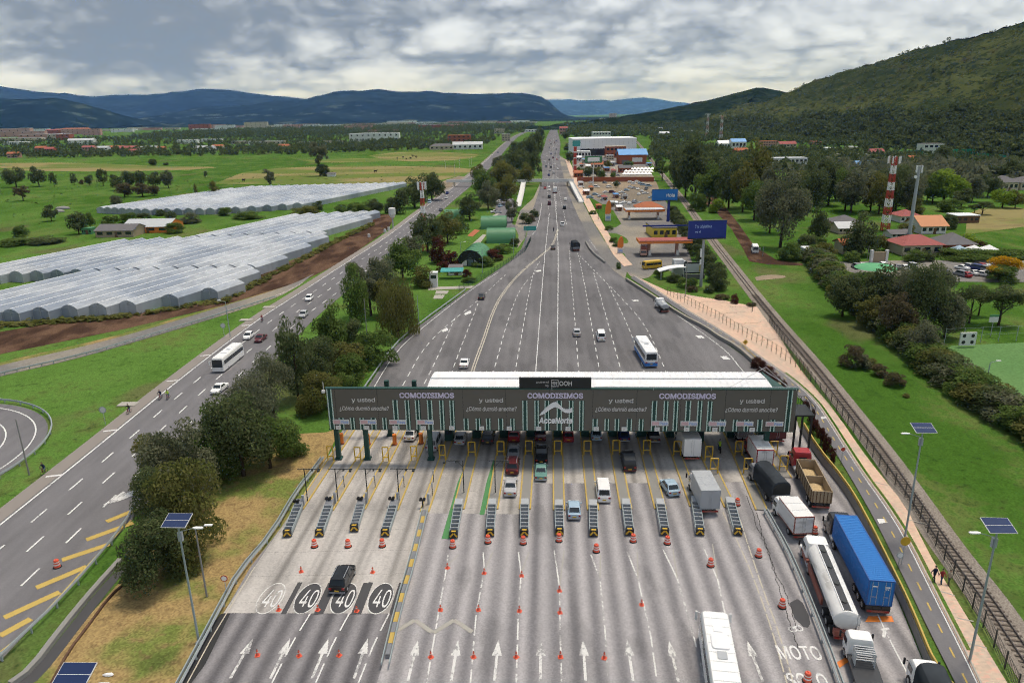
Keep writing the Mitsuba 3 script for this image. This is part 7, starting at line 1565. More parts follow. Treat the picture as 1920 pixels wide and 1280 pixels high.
D, M, Gy = ('dark', 'round'), ('mid', 'round'), ('grey', 'round')
grove([(-38.76,64.87,9.33,7.97,140),(-37.2,69.76,12.87,9.07,150),(-43.33,81.39,11.98,9.62,140),(-42.91,75.29,9.31,7.08,110),(-38.32,87.42,12.82,10.22,140),(-35.25,90.33,8.41,8.26,110),(-44.26,98.18,8.18,6.86,85),(-38.56,94.49,12.84,8.58,110),(-42.25,89.06,9.12,8.16,110),(-48.51,87.35,8.46,7.66,105),(-33.03,95.63,5.33,4.73,60)], [('dark', 'bush'), ('olive', 'bush'), ('grey', 'bush'), ('dark', 'bush'), ('dark', 'round'), ('mid', 'round'), ('mid', 'round'), ('grey', 'tall'), ('mid', 'bush'), ('olive', 'bush'), ('mid', 'bush')], 'from the ditch in the thicket west of the toll lanes')
grove([(-40.03,107.7,12.19,8.04,92),(-38.47,116.67,16.54,7.51,80),(-36.52,122.93,9.79,8.84,90),(-36.46,136.04,13.11,7.75,72),(-31.76,128.22,8.03,8.16,80),(-32.73,111.74,7.69,8.13,90),(-30.07,122.61,6.94,7.06,72),(-35.75,171.44,15.58,11.69,88),(-37.2,162.29,15.39,7.58,60),(-26.12,153.26,13.72,10.55,88),(-27.44,135.56,8.06,8.58,80),(-31.05,171.13,10.82,7.95,60),(-33.42,212.87,12.71,12.01,74),(-36.1,193.17,12.28,9.49,64),(-26.38,205.28,6.37,7.84,50),(-33.89,146.11,7.16,5.74,50),(-30.13,116.28,5.97,5.61,60)],
      [('grey', 'tall'), ('dark', 'tall'), ('dark', 'round'), ('mid', 'round'), ('olive', 'bush'), ('olive', 'bush'), ('mid', 'bush'), ('grey', 'loose'), ('mid', 'tall'), ('olive', 'willow'), ('mid', 'bush'), ('olive', 'round'), ('mid', 'round'), ('grey', 'round'), ('olive', 'bush'), ('dark', 'bush'), ('mid', 'bush')], 'along the row between canopy and kiosk')
grove([(-30.51,257.86,15.8,12.82,66),(-24.72,277.41,12.81,11.66,56),(-34.59,244.38,9.62,9.23,50),(-24.64,240.69,9.13,7.28,40),(-52.62,394.51,16.54,16.91,58),(-46.54,428.99,17.88,17.7,56),(-56.25,372.97,13.56,9.39,34),(-19.35,342.91,12.8,13.25,52),(-21.38,303.16,8.55,8.15,36),(-16.0,432.51,19.54,15.93,50),(-11.24,515.18,11.77,16.6,44),(-3.45,470.22,22.11,21.41,62),(5.7,578.47,24.07,24.5,58),(-1.61,403.85,16.03,16.7,56),(17.56,674.53,31.12,23.56,48),(29.74,818.78,31.88,21.36,36),(-11.46,381.83,15.22,12.99,46),(10.82,824.48,21.86,23.9,40),(1.0,335.05,10.82,8.47,34),(11.31,510.92,16.01,14.97,40),(20.86,601.15,19.52,12.28,28),(51.78,1226.31,28.77,19.43,22),(-23.63,551.36,14.11,12.09,30),(-8.86,667.69,14.12,14.58,30)],
      [('dark', 'round'), ('olive', 'round'), ('grey', 'round'), ('red', 'bush'), ('dark', 'round'), ('dark', 'round'), ('dark', 'bush'), ('dark', 'round'), ('mid', 'bush'), ('mid', 'round'), ('dark', 'round'), ('olive', 'round'), ('dark', 'round'), ('olive', 'round'), ('dark', 'round'), ('dark', 'tall'), ('grey', 'round'), ('dark', 'round'), ('grey', 'loose'), ('olive', 'round'), ('dark', 'bush')], 'in the wooded median beyond the arched huts')
grove([(-394.04,578.62,16.86,16.9,40),(-375.62,579.56,16.88,13.12,31),(-360.34,576.7,11.92,6.32,15),(-354.13,593.58,9.72,6.06,14),(-349.82,597.43,5.97,3.92,9),(-337.64,585.8,8.77,7.7,18),(-322.99,578.49,13.99,8.87,21),(-289.11,534.81,12.23,10.17,26),(-293.23,559.85,13.56,11.46,28),(-282.42,557.84,12.72,11.42,28),(-266.51,546.62,12.87,10.39,26),(-258.08,549.16,14.09,10.04,25),(-258.01,483.58,9.74,12.07,34),(-246.61,484.95,9.77,12.1,34),(-240.73,490.55,7.77,7.92,22),(-231.71,425.27,7.41,6.89,22),(-236.12,368.55,8.64,7.37,27),(-218.66,319.47,5.23,7.62,32),(-195.19,321.3,10.22,8.62,36),(-199.14,339.07,8.25,5.04,20),(-317.85,471.37,10.53,10.39,30),(-194.45,348.72,5.15,9.84,38),(-190.62,359.05,4.76,11.72,44),(-188.62,370.25,3.54,7.68,28),(-406.25,838.33,8.25,10.93,18),(-393.67,844.03,4.75,6.72,11),(-266.17,641.82,6.38,3.74,8),(-195.46,479.76,10.69,7.75,22),(-203.3,471.51,9.51,2.77,8),(-173.87,525.7,15.37,9.62,25),(-150.4,379.42,4.73,8.42,30),(-101.17,379.08,7.2,6.17,22),(-105.53,367.33,5.93,16.33,60),(-133.46,363.13,3.74,16.15,60),(-77.01,363.58,7.46,15.09,56),(-70.21,370.72,8.67,10.98,40),(-87.2,373.01,5.46,11.05,40),(-150.91,320.8,4.77,9.56,40),(-170.38,360.23,5.3,6.41,24),(-156.64,351.17,5.17,10.43,40),(-205.82,293.66,3.09,13.18,60),(-196.3,297.77,2.68,17.81,80),(-61.72,377.95,8.82,8.39,30),(-186.33,384.23,3.66,5.68,20)],
      [D, D, ('dark', 'tall'), ('dark', 'tall'), ('brown', 'bush'), D, ('dark', 'tall'), D, D, D, D, ('grey', 'round'), ('brown', 'round'), ('brown', 'round'), ('brown', 'round'), ('grey', 'round'), ('dark', 'round'), ('mid', 'bush'), D, ('mid', 'round'), ('brown', 'loose'), ('mid', 'bush'), ('mid', 'bush'), ('dark', 'bush'), ('dark', 'bush'), ('dark', 'bush'), ('dark', 'tall'), ('olive', 'loose'), ('olive', 'tall'), ('grey', 'loose'), ('mid', 'bush'), D, ('olive', 'bush'), ('mid', 'bush'), ('mid', 'bush'), D, ('mid', 'bush'), ('mid', 'bush'), ('dark', 'round'), ('grey', 'bush'), ('mid', 'bush'), ('dark', 'bush'), ('dark', 'bush'), ('dark', 'bush')], 'counted across the western pasture')
t = tree([(-165.8,636.88,30.83,17.63,38)][0], 'grey', 'loose', 'tall dark two-tiered eucalyptus standing alone in the western pasture', base=.35)
tree([(-162.37,636.12,11.26,13.9,30)][0], 'dark', 'bush', 'dense dark bush at the foot of the lone eucalyptus', 'bush')
grove([(106.07,405.14,36.77,25.12,84),(115.37,491.26,27.13,14.41,40),(123.46,429.92,23.93,17.73,56),(126.84,368.71,33.69,20.21,74),(132.18,417.08,25.02,15.38,50),(112.13,324.49,19.85,14.02,58),(99.04,253.56,27.61,18.74,98),(106.71,288.69,23.25,12.97,60),(147.54,365.73,20.07,15.72,58),(163.96,379.06,25.82,20.76,74),(180.2,393.56,22.03,16.29,56),(165.36,342.82,22.81,15.79,62),(177.32,349.03,18.72,12.44,48),(191.36,351.1,23.8,16.68,64),(200.81,385.4,18.87,11.4,40),(210.13,372.14,18.0,12.13,44),(95.74,364.55,10.1,10.81,40),(102.62,355.34,7.28,7.91,30),(112.79,532.66,15.89,13.25,34),(133.44,645.77,11.85,9.41,20),(155.81,696.04,14.68,12.14,24),(176.24,881.45,13.53,11.48,18),(266.44,747.44,15.7,16.28,30)],
      [D, D, Gy, ('olive', 'round'), D, M, Gy, D, ('olive', 'round'), D, D, ('grey', 'round'), ('olive', 'round'), D, D, ('grey', 'round'), ('mid', 'bush'), ('lime', 'bush'), ('mid', 'loose'), ('dark', 'bush'), ('grey', 'loose'), ('dark', 'bush'), D], 'in the tall woods east of the railway')
grove([(104.05,421.65,32.34,18.65,60),(106.86,380.58,22.45,16.9,60),(113.03,366.36,26.84,16.29,60),(116.01,353.5,23.98,14.17,54),(124.33,337.04,25.33,15.04,60),(131.25,328.95,23.37,14.69,60),(149.36,352.92,23.93,14.67,56),(166.95,371.74,23.53,16.52,60),(166.48,352.56,22.65,13.08,50),(175.75,337.61,20.57,12.55,50),(183.68,340.33,22.16,12.65,50),(190.75,339.37,20.66,11.6,46),(121.47,509.71,26.31,14.94,40),(134.92,487.57,27.61,15.74,44)],
      [D, ('mid', 'round'), D, ('olive', 'round'), Gy, D, ('dark', 'tall'), D, ('mid', 'round'), ('olive', 'round'), D, Gy, D, D], 'in the denser inner woods east of the dirt track')
grove([(228.34,371.71,19.03,22.02,80),(221.24,372.78,17.23,12.7,46),(225.65,386.46,14.51,10.29,36),(245.52,378.5,14.77,12.89,46),(264.43,395.63,14.26,11.69,40),(320.91,459.53,17.69,18.91,56),(316.82,471.38,12.46,13.85,40),(373.21,623.89,18.42,17.28,38),(334.67,531.48,11.33,16.34,42),(334.57,512.95,10.23,13.53,36),(244.0,351.86,10.26,12.54,48),(220.6,331.58,6.34,9.87,40),(218.65,335.57,4.44,6.49,26),(308.72,537.24,10.69,13.36,34),(248.76,351.18,9.23,7.82,30),(212.75,344.1,6.56,12.78,50),(190.71,335.6,7.88,9.98,40),(227.18,358.53,9.92,10.1,38),(271.55,399.79,8.68,10.63,36),(351.34,568.78,9.68,12.46,30),(370.86,652.34,9.2,12.35,26)],
      [('lime', 'round'), ('mid', 'round'), ('olive', 'round'), ('grey', 'round'), D, D, ('dark', 'round'), ('dark', 'tall'), D, ('grey', 'round'), ('lime', 'round'), ('dark', 'flat'), ('dark', 'flat'), D, ('olive', 'round'), ('mid', 'bush'), ('olive', 'bush'), ('dark', 'round'), ('grey', 'round'), ('olive', 'round'), D], 'around the paddock east of the steel pole')
tree([(120.4,237.5,16.39,15.1,84)][0], 'dark', 'cone', 'broad dark conifer in front of the red and white mast', base=.03)
tree([(119.15,271.9,16.12,9.4,46)][0], 'dark', 'cone', 'slim dark conifer left of the grey hipped house')
tree([(142.27,198.71,7.08,11.57,76)][0], 'gold', 'flat', 'golden flowering tree at the end of the parked cars', base=.25)
tree([(140.26,197.52,5.53,9.08,60)][0], 'mid', 'bush', 'green bushy growth under the golden flowering tree', 'bush')
grove([(93.71,234.43,6.07,8.52,48),(103.24,244.94,7.05,8.51,46),(104.42,231.64,7.06,7.38,42),(110.06,252.46,4.96,6.86,36),(112.5,230.9,3.88,6.3,36),(131.83,250.29,5.68,4.53,24),(132.52,229.06,3.86,7.65,44),(156.38,280.44,4.62,8.41,40),(181.24,294.09,6.12,7.48,34),(160.32,247.45,5.62,9.34,50),(136.77,230.45,3.88,5.24,30),(163.84,247.1,3.75,6.35,34),(152.71,230.78,3.18,21.0,120),(165.39,231.41,2.83,14.04,80)],
      [('mid', 'bush'), ('dark', 'bush'), ('olive', 'bush'), ('mid', 'bush'), ('mid', 'bush'), ('olive', 'bush'), ('mid', 'bush'), ('olive', 'bush'), ('dark', 'bush'), ('lime', 'bush'), ('dark', 'bush'), ('red', 'bush'), ('mid', 'bush'), ('mid', 'bush')], 'from the dirt track among the roadside houses')
grove([(106.44,156.7,9.02,7.58,62),(111.84,153.79,9.61,9.62,80),(112.62,163.53,7.81,6.1,48)], [('dark', 'flat'), ('dark', 'flat'), ('mid', 'flat')], 'of the flat-crowned park trees by the sports field')
grove([(80.31,163.79,11.41,8.91,70),(90.39,175.55,9.25,8.14,60),(86.73,158.84,13.83,10.4,84),(91.66,157.64,14.23,10.82,88),(90.19,146.32,16.79,10.57,92),(94.63,146.05,10.84,8.26,72),(83.1,144.85,11.34,8.65,76),(82.06,132.83,8.76,6.74,64),(82.28,154.81,7.47,7.74,64),(90.82,183.84,6.92,7.08,50),(113.91,182.14,9.12,8.42,60),(106.48,182.68,8.86,7.04,50),(100.93,153.64,7.42,6.01,50)], [D, ('mid', 'round'), D, Gy, D, Gy, ('brown', 'round'), Gy, ('olive', 'round'), D, Gy, D, D], 'in the dense clump behind the hedge and parked cars')
# the long hedge: separate shrubs grown together
HX = np.array([(98.84,233.95),(90.86,204.25),(85.0,175.93),(83.72,160.82),(81.0,146.1),(78.35,129.91),(76.69,118.18),(75.87,104.74),(76.18,96.19),(75.25,86.97)])
pts = resample(HX, np.arange(0, length(HX), 3.1))
for i, (x, y) in enumerate(pts):
    h = 5.6 if y > 150 else 4.6
    tree((x + 3.4, y + .6, h + random.uniform(-.3, .35), 9.8, 60 if y < 150 else 36), ('mid', 'dark', 'mid', 'olive', 'grey')[i * 3 % 5], 'bush', 'shrub of the long hedge along the green strip, %s from the car park' % nth(i), 'hedge shrub', 'hedge_shrub')
HX2 = np.array([(79.26,348.66),(71.95,292.62),(66.38,256.81),(63.16,228.36),(61.88,212.44),(58.97,195.36)])
for i, (x, y) in enumerate(resample(HX2, np.linspace(0, length(HX2), 15))):
    tree((x, y, 6.2 if i > 7 else 5, 6.5, 40), 'dark', 'bush', 'tall dark hedge shrub between the filling station and railway, %s from the north' % nth(i), 'hedge shrub', 'hedge_shrub')
grove([(66.46,130.54,4.36,5.39,52),(67.52,129.27,3.25,3.49,34),(69.21,125.64,2.34,3.61,36),(69.34,120.11,2.46,4.24,44),(69.5,130.38,1.97,3.11,30),(68.51,115.29,0.7,1.3,14)], [('brown', 'bush'), ('grey', 'bush'), ('brown', 'bush'), ('brown', 'bush'), ('olive', 'bush'), ('olive', 'bush')], 'of the low scrub on the green strip by the railway')
for i, r in enumerate([(47.71,131.54,2.43,2.09,20),(47.93,128.5,2.6,2.25,22),(48.14,125.01,2.75,2.19,22),(48.06,121.71,2.49,1.95,20),(47.98,118.04,2.63,1.9,20),(47.63,114.57,2.18,1.85,20),(47.78,104.93,2.77,1.37,16),(46.84,100.96,2.6,1.49,18),(46.11,97.23,3.05,1.6,20),(45.78,94.59,3.24,1.41,18),(48.45,109.2,2.38,1.42,16),(45.26,91.58,2.76,1.06,14)]):
    tree(r, 'red', 'bush', 'dark red shrub, %s along the planter beside the cycle path' % nth(i), 'bush', 'bush')
grove([(58.37,180.53,2.86,2.23,16),(50.86,194.08,1.83,3.28,22),(45.16,213.83,2.48,3.58,22),(48.36,206.28,2.89,4.73,30),(50.62,199.26,3.11,6.1,40),(34.82,226.62,2.62,1.72,10),(54.91,192.52,2.27,2.96,20),(56.51,185.2,1.46,4.28,30),(61.86,177.56,0.99,3.29,24)], [('red', 'bush'), ('brown', 'bush'), ('mid', 'bush'), ('dark', 'bush'), ('mid', 'bush'), ('mid', 'bush'), ('dark', 'bush'), ('brown', 'bush'), ('brown', 'bush')], 'of the small shrubs around the forecourt exit')
grove([(-20.08,235.78,5.76,6.07,34),(-21.68,227.37,3.5,5.18,30),(-16.06,237.19,3.27,2.51,14),(-5.95,243.63,4.08,7.37,40),(-2.34,258.27,3.33,8.56,44),(1.68,272.31,3.28,4.91,24),(-9.33,234.82,3.24,8.89,50),(-13.79,218.74,2.54,3.33,20),(7.13,330.85,5.37,6.4,26),(12.06,351.84,4.14,5.22,20),(9.79,337.44,3.49,5.02,20),(-12.56,211.19,1.64,4.83,30)], [('red', 'bush'), ('red', 'bush'), ('mid', 'bush'), ('red', 'bush'), ('mid', 'bush'), ('dark', 'bush'), ('mid', 'bush'), ('red', 'bush'), ('dark', 'bush'), ('dark', 'bush'), ('brown', 'bush'), ('mid', 'bush')], 'of the garden shrubs around the glazed hut')
grove([(57.79,592.95,7.58,6.06,14),(62.38,571.34,8.94,9.18,22),(68.69,541.66,8.5,6.34,16),(90.56,669.86,7.57,7.8,16),(112.44,723.45,6.12,7.36,14),(64.16,762.1,11.24,11.06,20),(77.92,968.31,12.15,11.2,16),(112.33,1463.25,16.15,16.83,16),(111.45,678.45,5.75,10.86,22),(78.41,548.78,6.26,4.82,12),(70.07,579.78,8.24,7.62,18),(72.56,491.78,4.94,4.33,12)], [('mid', 'round'), D, M, ('olive', 'round'), D, D, D, D, M, M, ('olive', 'round'), D], 'among the shops beside the motorway')
for i, (x, y) in enumerate([(40.41,267.18),(42.63,307.46),(40.14,276.67),(41.67,359.65)]):
    tree((x, y, 2.2, 4, 24), 'mid', 'bush', 'clipped green bush on the forecourt lawn, %s from the nearer totem' % nth(i), 'bush', 'bush')


# woods and the far treeline: they read as masses
def forest(name, pts, hs, ws, leaf, label, n_leaf=32, seed=1):
    g = np.random.default_rng(seed); V_, F_, n = [], [], 0
    vars_ = [crown_mesh(n_leaf, .13 * (46 / n_leaf) ** .5, k, 900 + i) for i, k in enumerate(('round', 'round', 'tall', 'bush'))]
    for (x, y, z), h, w in zip(pts, hs, ws):
        v, f = vars_[g.integers(4)]; a = g.uniform(0, 6.28); c, s = math.cos(a), math.sin(a)
        V_.append(np.column_stack([x + (v[:, 0] * c - v[:, 1] * s) * w, y + (v[:, 0] * s + v[:, 1] * c) * w, z + v[:, 2] * h])); F_.append(f + n); n += len(v)
    return solo(name, (np.vstack(V_), np.vstack(F_)), 'leaf_' + leaf, label, 'woods', kind='stuff')


def scatter(poly, n, seed):
    g = np.random.default_rng(seed); p = sg.Polygon(poly).buffer(0); x0, y0, x1, y1 = p.bounds; out = []
    while len(out) < n:
        q = g.uniform((x0, y0), (x1, y1))
        if p.contains(sg.Point(q)): out.append((*q, 0.0))
    return out


g = np.random.default_rng(5)
for nm, poly, n, leaf, hh, lb_ in (('far_wood', [(-806.13,1125.06),(-636.56,1057.96),(-470.63,1045.41),(-296.42,1043.18),(-153.55,1099.88),(-45.62,1184.56),(-25.65,1539.24),(-269.11,1478.25),(-389.37,1376.09),(-607.22,1290.86),(-817.21,1330.6),(-960.78,1344.05)], 1250, 'forest', 9, 'dark belt of trees along the far edge of the western pasture'),
                               ('far_wood', [(-999.12,1398.35),(-630.45,1340.91),(-405.27,1433.03),(-209.39,1507.81),(-28.03,1688.97),(77.01,2283.42),(15.06,2925.2),(-501.52,2772.38),(-1071.35,2708.08),(-1404.34,2298.58),(-1559.45,2191.81)], 2500, 'forest', 9, 'darker scattered woods between the far western houses'),
                               ('far_wood', [(-1084.54,2122.44),(-750.78,2125.0),(-405.83,2239.52),(-91.89,2426.16),(88.64,2626.63),(114.48,3389.11),(-447.35,4102.2),(-1152.23,3561.32),(-1359.24,2910.76)], 2400, 'dark', 15, 'distant dark treeline below the blue ranges'),
                               ('far_wood', [(144.89,1961.83),(142.28,1446.76),(228.24,1399.41),(310.3,1559.98),(518.31,2612.86),(466.75,3684.49),(246.96,3220.97)], 700, 'dark', 16, 'dark wood at the far end of the motorway beside the pale building'),
                               ('far_wood', [(148.28,783.05),(193.21,769.51),(216.98,612.72),(244.16,551.57),(283.5,519.38),(370.1,523.61),(396.42,517.76),(443.96,605.23),(429.46,698.3),(396.13,784.58),(353.64,894.59),(274.05,847.99),(271.84,1087.35),(249.47,1275.33)], 1300, 'forest', 8, 'scattered trees between the eastern houses'),
                               ('far_wood', [(187.66,496.72),(265.49,600.91),(327.41,585.84),(360.48,550.57),(378.84,499.1),(341.51,448.55),(296.33,450.14),(226.75,412.72),(194.17,435.96)], 420, 'grey', 11, 'grey-green woodland behind the paddock trees')):
    pts = scatter(poly, n, 11 + n); hs = g.uniform(.55, 1.25, n) * hh; forest(nm, pts, hs, hs * g.uniform(.7, 1.3, n), leaf, lb_, seed=n)
pts = scatter([(264.68,1379.34),(310.67,1244.32),(389.33,1157.5),(430.89,983.42),(429.94,794.64),(461.71,854.34),(501.83,1147.48),(496.48,1479.46),(488.25,1758.11),(451.16,2272.98)], 900, 77); hs = g.uniform(5, 12, 900); forest('far_wood', pts, hs, hs * g.uniform(.8, 1.3, 900), 'forest', 'mixed woods along the foot of the eastern hill', seed=78)
# trees and scrub on the hill
flat = HILL[1:62].reshape(-1, 3)
_a = np.repeat(np.arange(1, 62) / 60, HILL.shape[1])
pr = np.where(_a < .22, 1.0, np.where(_a > .95, .14, .10)) * (meshkit.fbm(flat * np.array([.006, .006, 0]) + 3, 4, 3) > np.where(_a < .22, .44, .52))
k = g.random(len(flat)) < pr * .95
pts = flat[k] + np.column_stack([g.uniform(-6, 6, (k.sum(), 2)), np.full(k.sum(), -.6)])
hs = np.where(_a[k] < .22, g.uniform(7, 14, k.sum()), g.uniform(3, 7, k.sum())); forest('hill_wood', pts, hs, hs * g.uniform(.9, 1.6, len(hs)), 'forest', 'dark woods and scattered trees on the near hill', 34, 3)
k = g.random(len(flat)) < .42
pts = flat[k] + np.column_stack([g.uniform(-7, 7, (k.sum(), 2)), np.full(k.sum(), -.5)])
hs = g.uniform(1.2, 3.2, k.sum()); forest('hill_scrub', pts, hs, hs * g.uniform(1.4, 2.6, len(hs)), 'olive', 'olive scrub covering the near hill slope', 22, 4)

# ---- street furniture and small things ----
def solar_lamp(x, y, h, yaw, label, arm=-1):
    k = thing('solar_street_lamp', label, 'street lamp'); tw = at(x, y, yaw)
    part(k, 'pole', MB().tube((0, 0, 0), (0, 0, h), .12, .075, 10).mesh(), 'galvanised', smooth=40, tw=tw)
    part(k, 'base_plate', box(-.25, .25, -.25, .25, 0, .06), 'steel', tw=tw)
    c, s = math.cos(.30), math.sin(.30)
    P_ = lambda u, v, z: (u, v * c - z * s, h + .25 + v * s + z * c)
    f = part(k, 'solar_panel', MB().hexa([P_(*q) for q in ((-1.15, -.85, 0), (1.15, -.85, 0), (-1.15, .85, 0), (1.15, .85, 0), (-1.15, -.85, .06), (1.15, -.85, .06), (-1.15, .85, .06), (1.15, .85, .06))]).mesh(), 'aluminium', tw=tw)
    for v in (-.82, .03):
        part(f, 'cell_sheet', MB().hexa([P_(*q) for q in ((-1.1, v, .06), (1.1, v, .06), (-1.1, v + .79, .06), (1.1, v + .79, .06), (-1.1, v, .072), (1.1, v, .072), (-1.1, v + .79, .072), (1.1, v + .79, .072))]).mesh(), 'solar', tw=tw)
    part(k, 'arm', MB().tube((0, 0, h - .9), (arm * 1.6, -.2, h - .35), .04, .03, 6).mesh(), 'galvanised', tw=tw)
    part(k, 'lamp_head', MB().rings([[(arm * (1.5 + u), -.2 + v * w_, h - .38 + z) for v, z in ((-1, 0), (1, 0), (1, .1), (-1, .1))] for u, w_ in ((0, .08), (.25, .16), (.75, .15), (.95, .08))]).mesh(), 'white', tw=tw)
    part(k, 'battery_box', box(.1 * -arm - .2, .1 * -arm + .2, .1, .4, h - 2.0, h - 1.1), 'steel', tw=tw)


solar_lamp(*(-30.79,57.29), 13.11, 4, 'solar street lamp on the dry bank west of the toll lanes', 1)
solar_lamp(*(41.11,53.02), 13.77, 3, 'solar street lamp at the railway fence nearest the bottom edge')
solar_lamp(*(45.83,73.02), 13.64, 3, 'solar street lamp at the railway fence behind the first one')
solar_lamp(*(-29.17,38.34), 13.2, 2, 'solar lamp whose panel alone rises over the bottom edge', 1)


def lamp(x, y, h, label, arm=1, m='galvanised', head='white', yaw=0):
    k = thing('street_lamp', label, 'street lamp'); tw = at(x, y, yaw)
    part(k, 'pole', MB().tube((0, 0, 0), (0, 0, h), .11, .07, 8).mesh(), m, smooth=40, tw=tw)
    if arm:
        part(k, 'arm', MB().tube((0, 0, h), (arm * 1.2, 0, h + .35), .04, .03, 6).mesh(), m, tw=tw)
        part(k, 'lamp_head', box(min(arm * 1.0, arm * 1.8), max(arm * 1.0, arm * 1.8), -.14, .14, h + .3, h + .42), head, tw=tw)


for (x, y), h, a, m, l in zip([(-32.78,64.17),(-69.61,92.4),(-65.37,158.88),(-31.55,148.93),(-22.8,168.67),(47.52,189.4),(85.0,119.6),(60.2,172.45),(-8.99,224.65),(1.15,256.88),(5.76,271.89),(-17.06,244.66),(97.83,366.37),(114.06,257.43),(87.36,244.49),(118.52,233.96),(158.2,247.66),(-45.73,398.22),(-21.86,498.02),(42.03,340.47)], [8.27,8.65,8.43,11.06,6.86,9.44,4.57,3.2,7.57,6.98,8.56,6.5,6.16,4.86,3.35,4.99,5.62,8.11,13.17,6.76],
                       (1, 0, -1, 0, 0, 0, 1, 0, 0, 0, 0, 1, 0, 0, 0, 0, 0, 0, 1, 0), ('concrete_wall', 'concrete_wall', 'galvanised', 'concrete_wall', 'galvanised', 'concrete_wall', 'galvanised', 'dark_steel', 'galvanised', 'galvanised', 'galvanised', 'galvanised', 'wall_white', 'galvanised', 'galvanised', 'concrete_wall', 'concrete_wall', 'concrete_wall', 'green_metal', 'dark_steel'),
                       ('concrete lamp post beside the solar lamp on the dry bank', 'bare concrete post beside the loop road guardrail', 'steel lamp post at the tip of the bright lawn', 'tall concrete post in front of the willow', 'slim steel post on the lawn near the kiosk', 'concrete post in front of the framed sign at the forecourt', 'lamp with pale head beside the sports field hedge', 'short dark post at the corner of the paved triangle', 'slim post before the crosswise green huts', 'slim post at the right of the nearer crosswise hut', 'slim post by the green road sign', 'garden lamp beside the glazed hut', 'white post on the dirt track by the big trees', 'post in the roadside trees near the dirt track', 'post beside the dirt track below the parked minibus', 'concrete post beside the gate wall', 'concrete post by the hedge over the parked cars', 'concrete pole by the small white board, west side', 'green lamp post at the median trees', 'dark slim post in the sandy sales yard')):
    lamp(x, y, h, l, a, m)


# masts
def lattice(x, y, h, w, bands, label, m2=('tower_red', 'white')):
    k = thing('lattice_mast', label, 'mast'); n = bands
    for i in range(n):
        z0, z1 = h * i / n, h * (i + 1) / n; w0, w1 = w * (1 - .5 * i / n), w * (1 - .5 * (i + 1) / n); m = MB()
        c0, c1 = ([(s * a / 2, t * a / 2) for s, t in ((-1, -1), (1, -1), (1, 1), (-1, 1))] for a in (w0, w1))
        for j in range(4):
            p, q = c0[j], c1[j]; p2, q2 = c0[(j + 1) % 4], c1[(j + 1) % 4]; b = .2 * w / 2
            m.bar((*p, z0), (*q, z1), b); m.bar((*p, z0), (*q2, z1), b * .6); m.bar((*p2, z0), (*q, z1), b * .6); m.bar((*p, z0), (*p2, z0), b * .6)
            mz = (z0 + z1) / 2; m.bar(((p[0] + q[0]) / 2, (p[1] + q[1]) / 2, mz), ((p2[0] + q2[0]) / 2, (p2[1] + q2[1]) / 2, mz), b * .6)
        part(k, 'section', m.mesh(), m2[i % 2], tw=at(x, y, 10))
    for a in range(6): part(k, 'antenna', box(w * .9 * math.cos(a) - .2, w * .9 * math.cos(a) + .2, w * .9 * math.sin(a) - .2, w * .9 * math.sin(a) + .2, h - 2.6, h + .2), 'white', tw=at(x, y))


lattice(*(154.73,294.33), 29.47, 2.7, 9, 'red and white lattice mast among the eastern houses')
lattice(*(-32.06,266.62), 25.15, 1.7, 9, 'red and white lattice mast beside the western carriageway')
lattice(*(355.6,1329.26), 44.67, 5, 7, 'pale lattice mast far off at the foot of the hill', ('wall_white', 'wall_pink'))
lattice(*(350.64,1224.08), 42.04, 5, 7, 'far reddish lattice mast right of the pale one', ('wall_pink', 'wall_white'))
k = thing('steel_mast', 'grey-blue steel monopole with antennas beside the peach-roofed house', 'mast'); x, y = (154.57,275.5); h = 27.18
part(k, 'pole', MB().tube((x, y, 0), (x, y, h), .75, .5, 12).mesh(), 'steel', smooth=40)
for s in (-1, 1): part(k, 'antenna', box(x + s * 1.0 - .25, x + s * 1.0 + .25, y - .4, y, h - 2.5, h + .2), 'white')
part(k, 'dish', MB().tube((x - 1.2, y - .4, h - 4), (x - 1.2, y - .7, h - 4), .6, .6, 12).mesh(), 'white')

# traffic drums and cones
drum = proto([('body', MB().rings([[(r * math.cos(t), r * math.sin(t), z) for t in np.linspace(0, 6.2832, 15)[:-1]] for r, z in ((.36, .06), (.36, .1), (.33, .34), (.33, .36), (.31, .6), (.30, .62), (.28, .92), (.22, 1.0))]).mesh(), 'orange_red', 40),
              ('base', MB().tube((0, 0, 0), (0, 0, .09), .46, .44, 14).mesh(), 'tyre', 40), ('white_band#1', MB().tube((0, 0, .36), (0, 0, .50), .338, .328, 14, False).mesh(), 'white', 40), ('white_band#2', MB().tube((0, 0, .66), (0, 0, .78), .306, .298, 14, False).mesh(), 'white', 40), ('handle', MB().bar((-.08, 0, 1.08), (.08, 0, 1.08), .05).bar((-.08, 0, .98), (-.08, 0, 1.08), .05).bar((.08, 0, .98), (.08, 0, 1.08), .05).mesh(), 'orange_red', False)])
where = ['before the second crash cushion', 'before the third crash cushion', 'before the fourth crash cushion', 'before the sixth lane cushion', 'before the seventh lane cushion', 'before the eighth lane cushion', 'touching the ninth lane cushion', 'before the tenth lane cushion', 'before the eleventh lane cushion', 'before the twelfth lane cushion', 'on the gore below the thirteenth cushion', 'in the motorcycle lane beside the guardrail, uppermost', 'behind the grey box truck', 'in the motorcycle lane above the painted word', 'over the painted word at the bottom edge', 'between the tanker cab and the container truck', 'at the yellow hatching of the western carriageway', 'at the eastern end of the canopy beside the maroon truck']
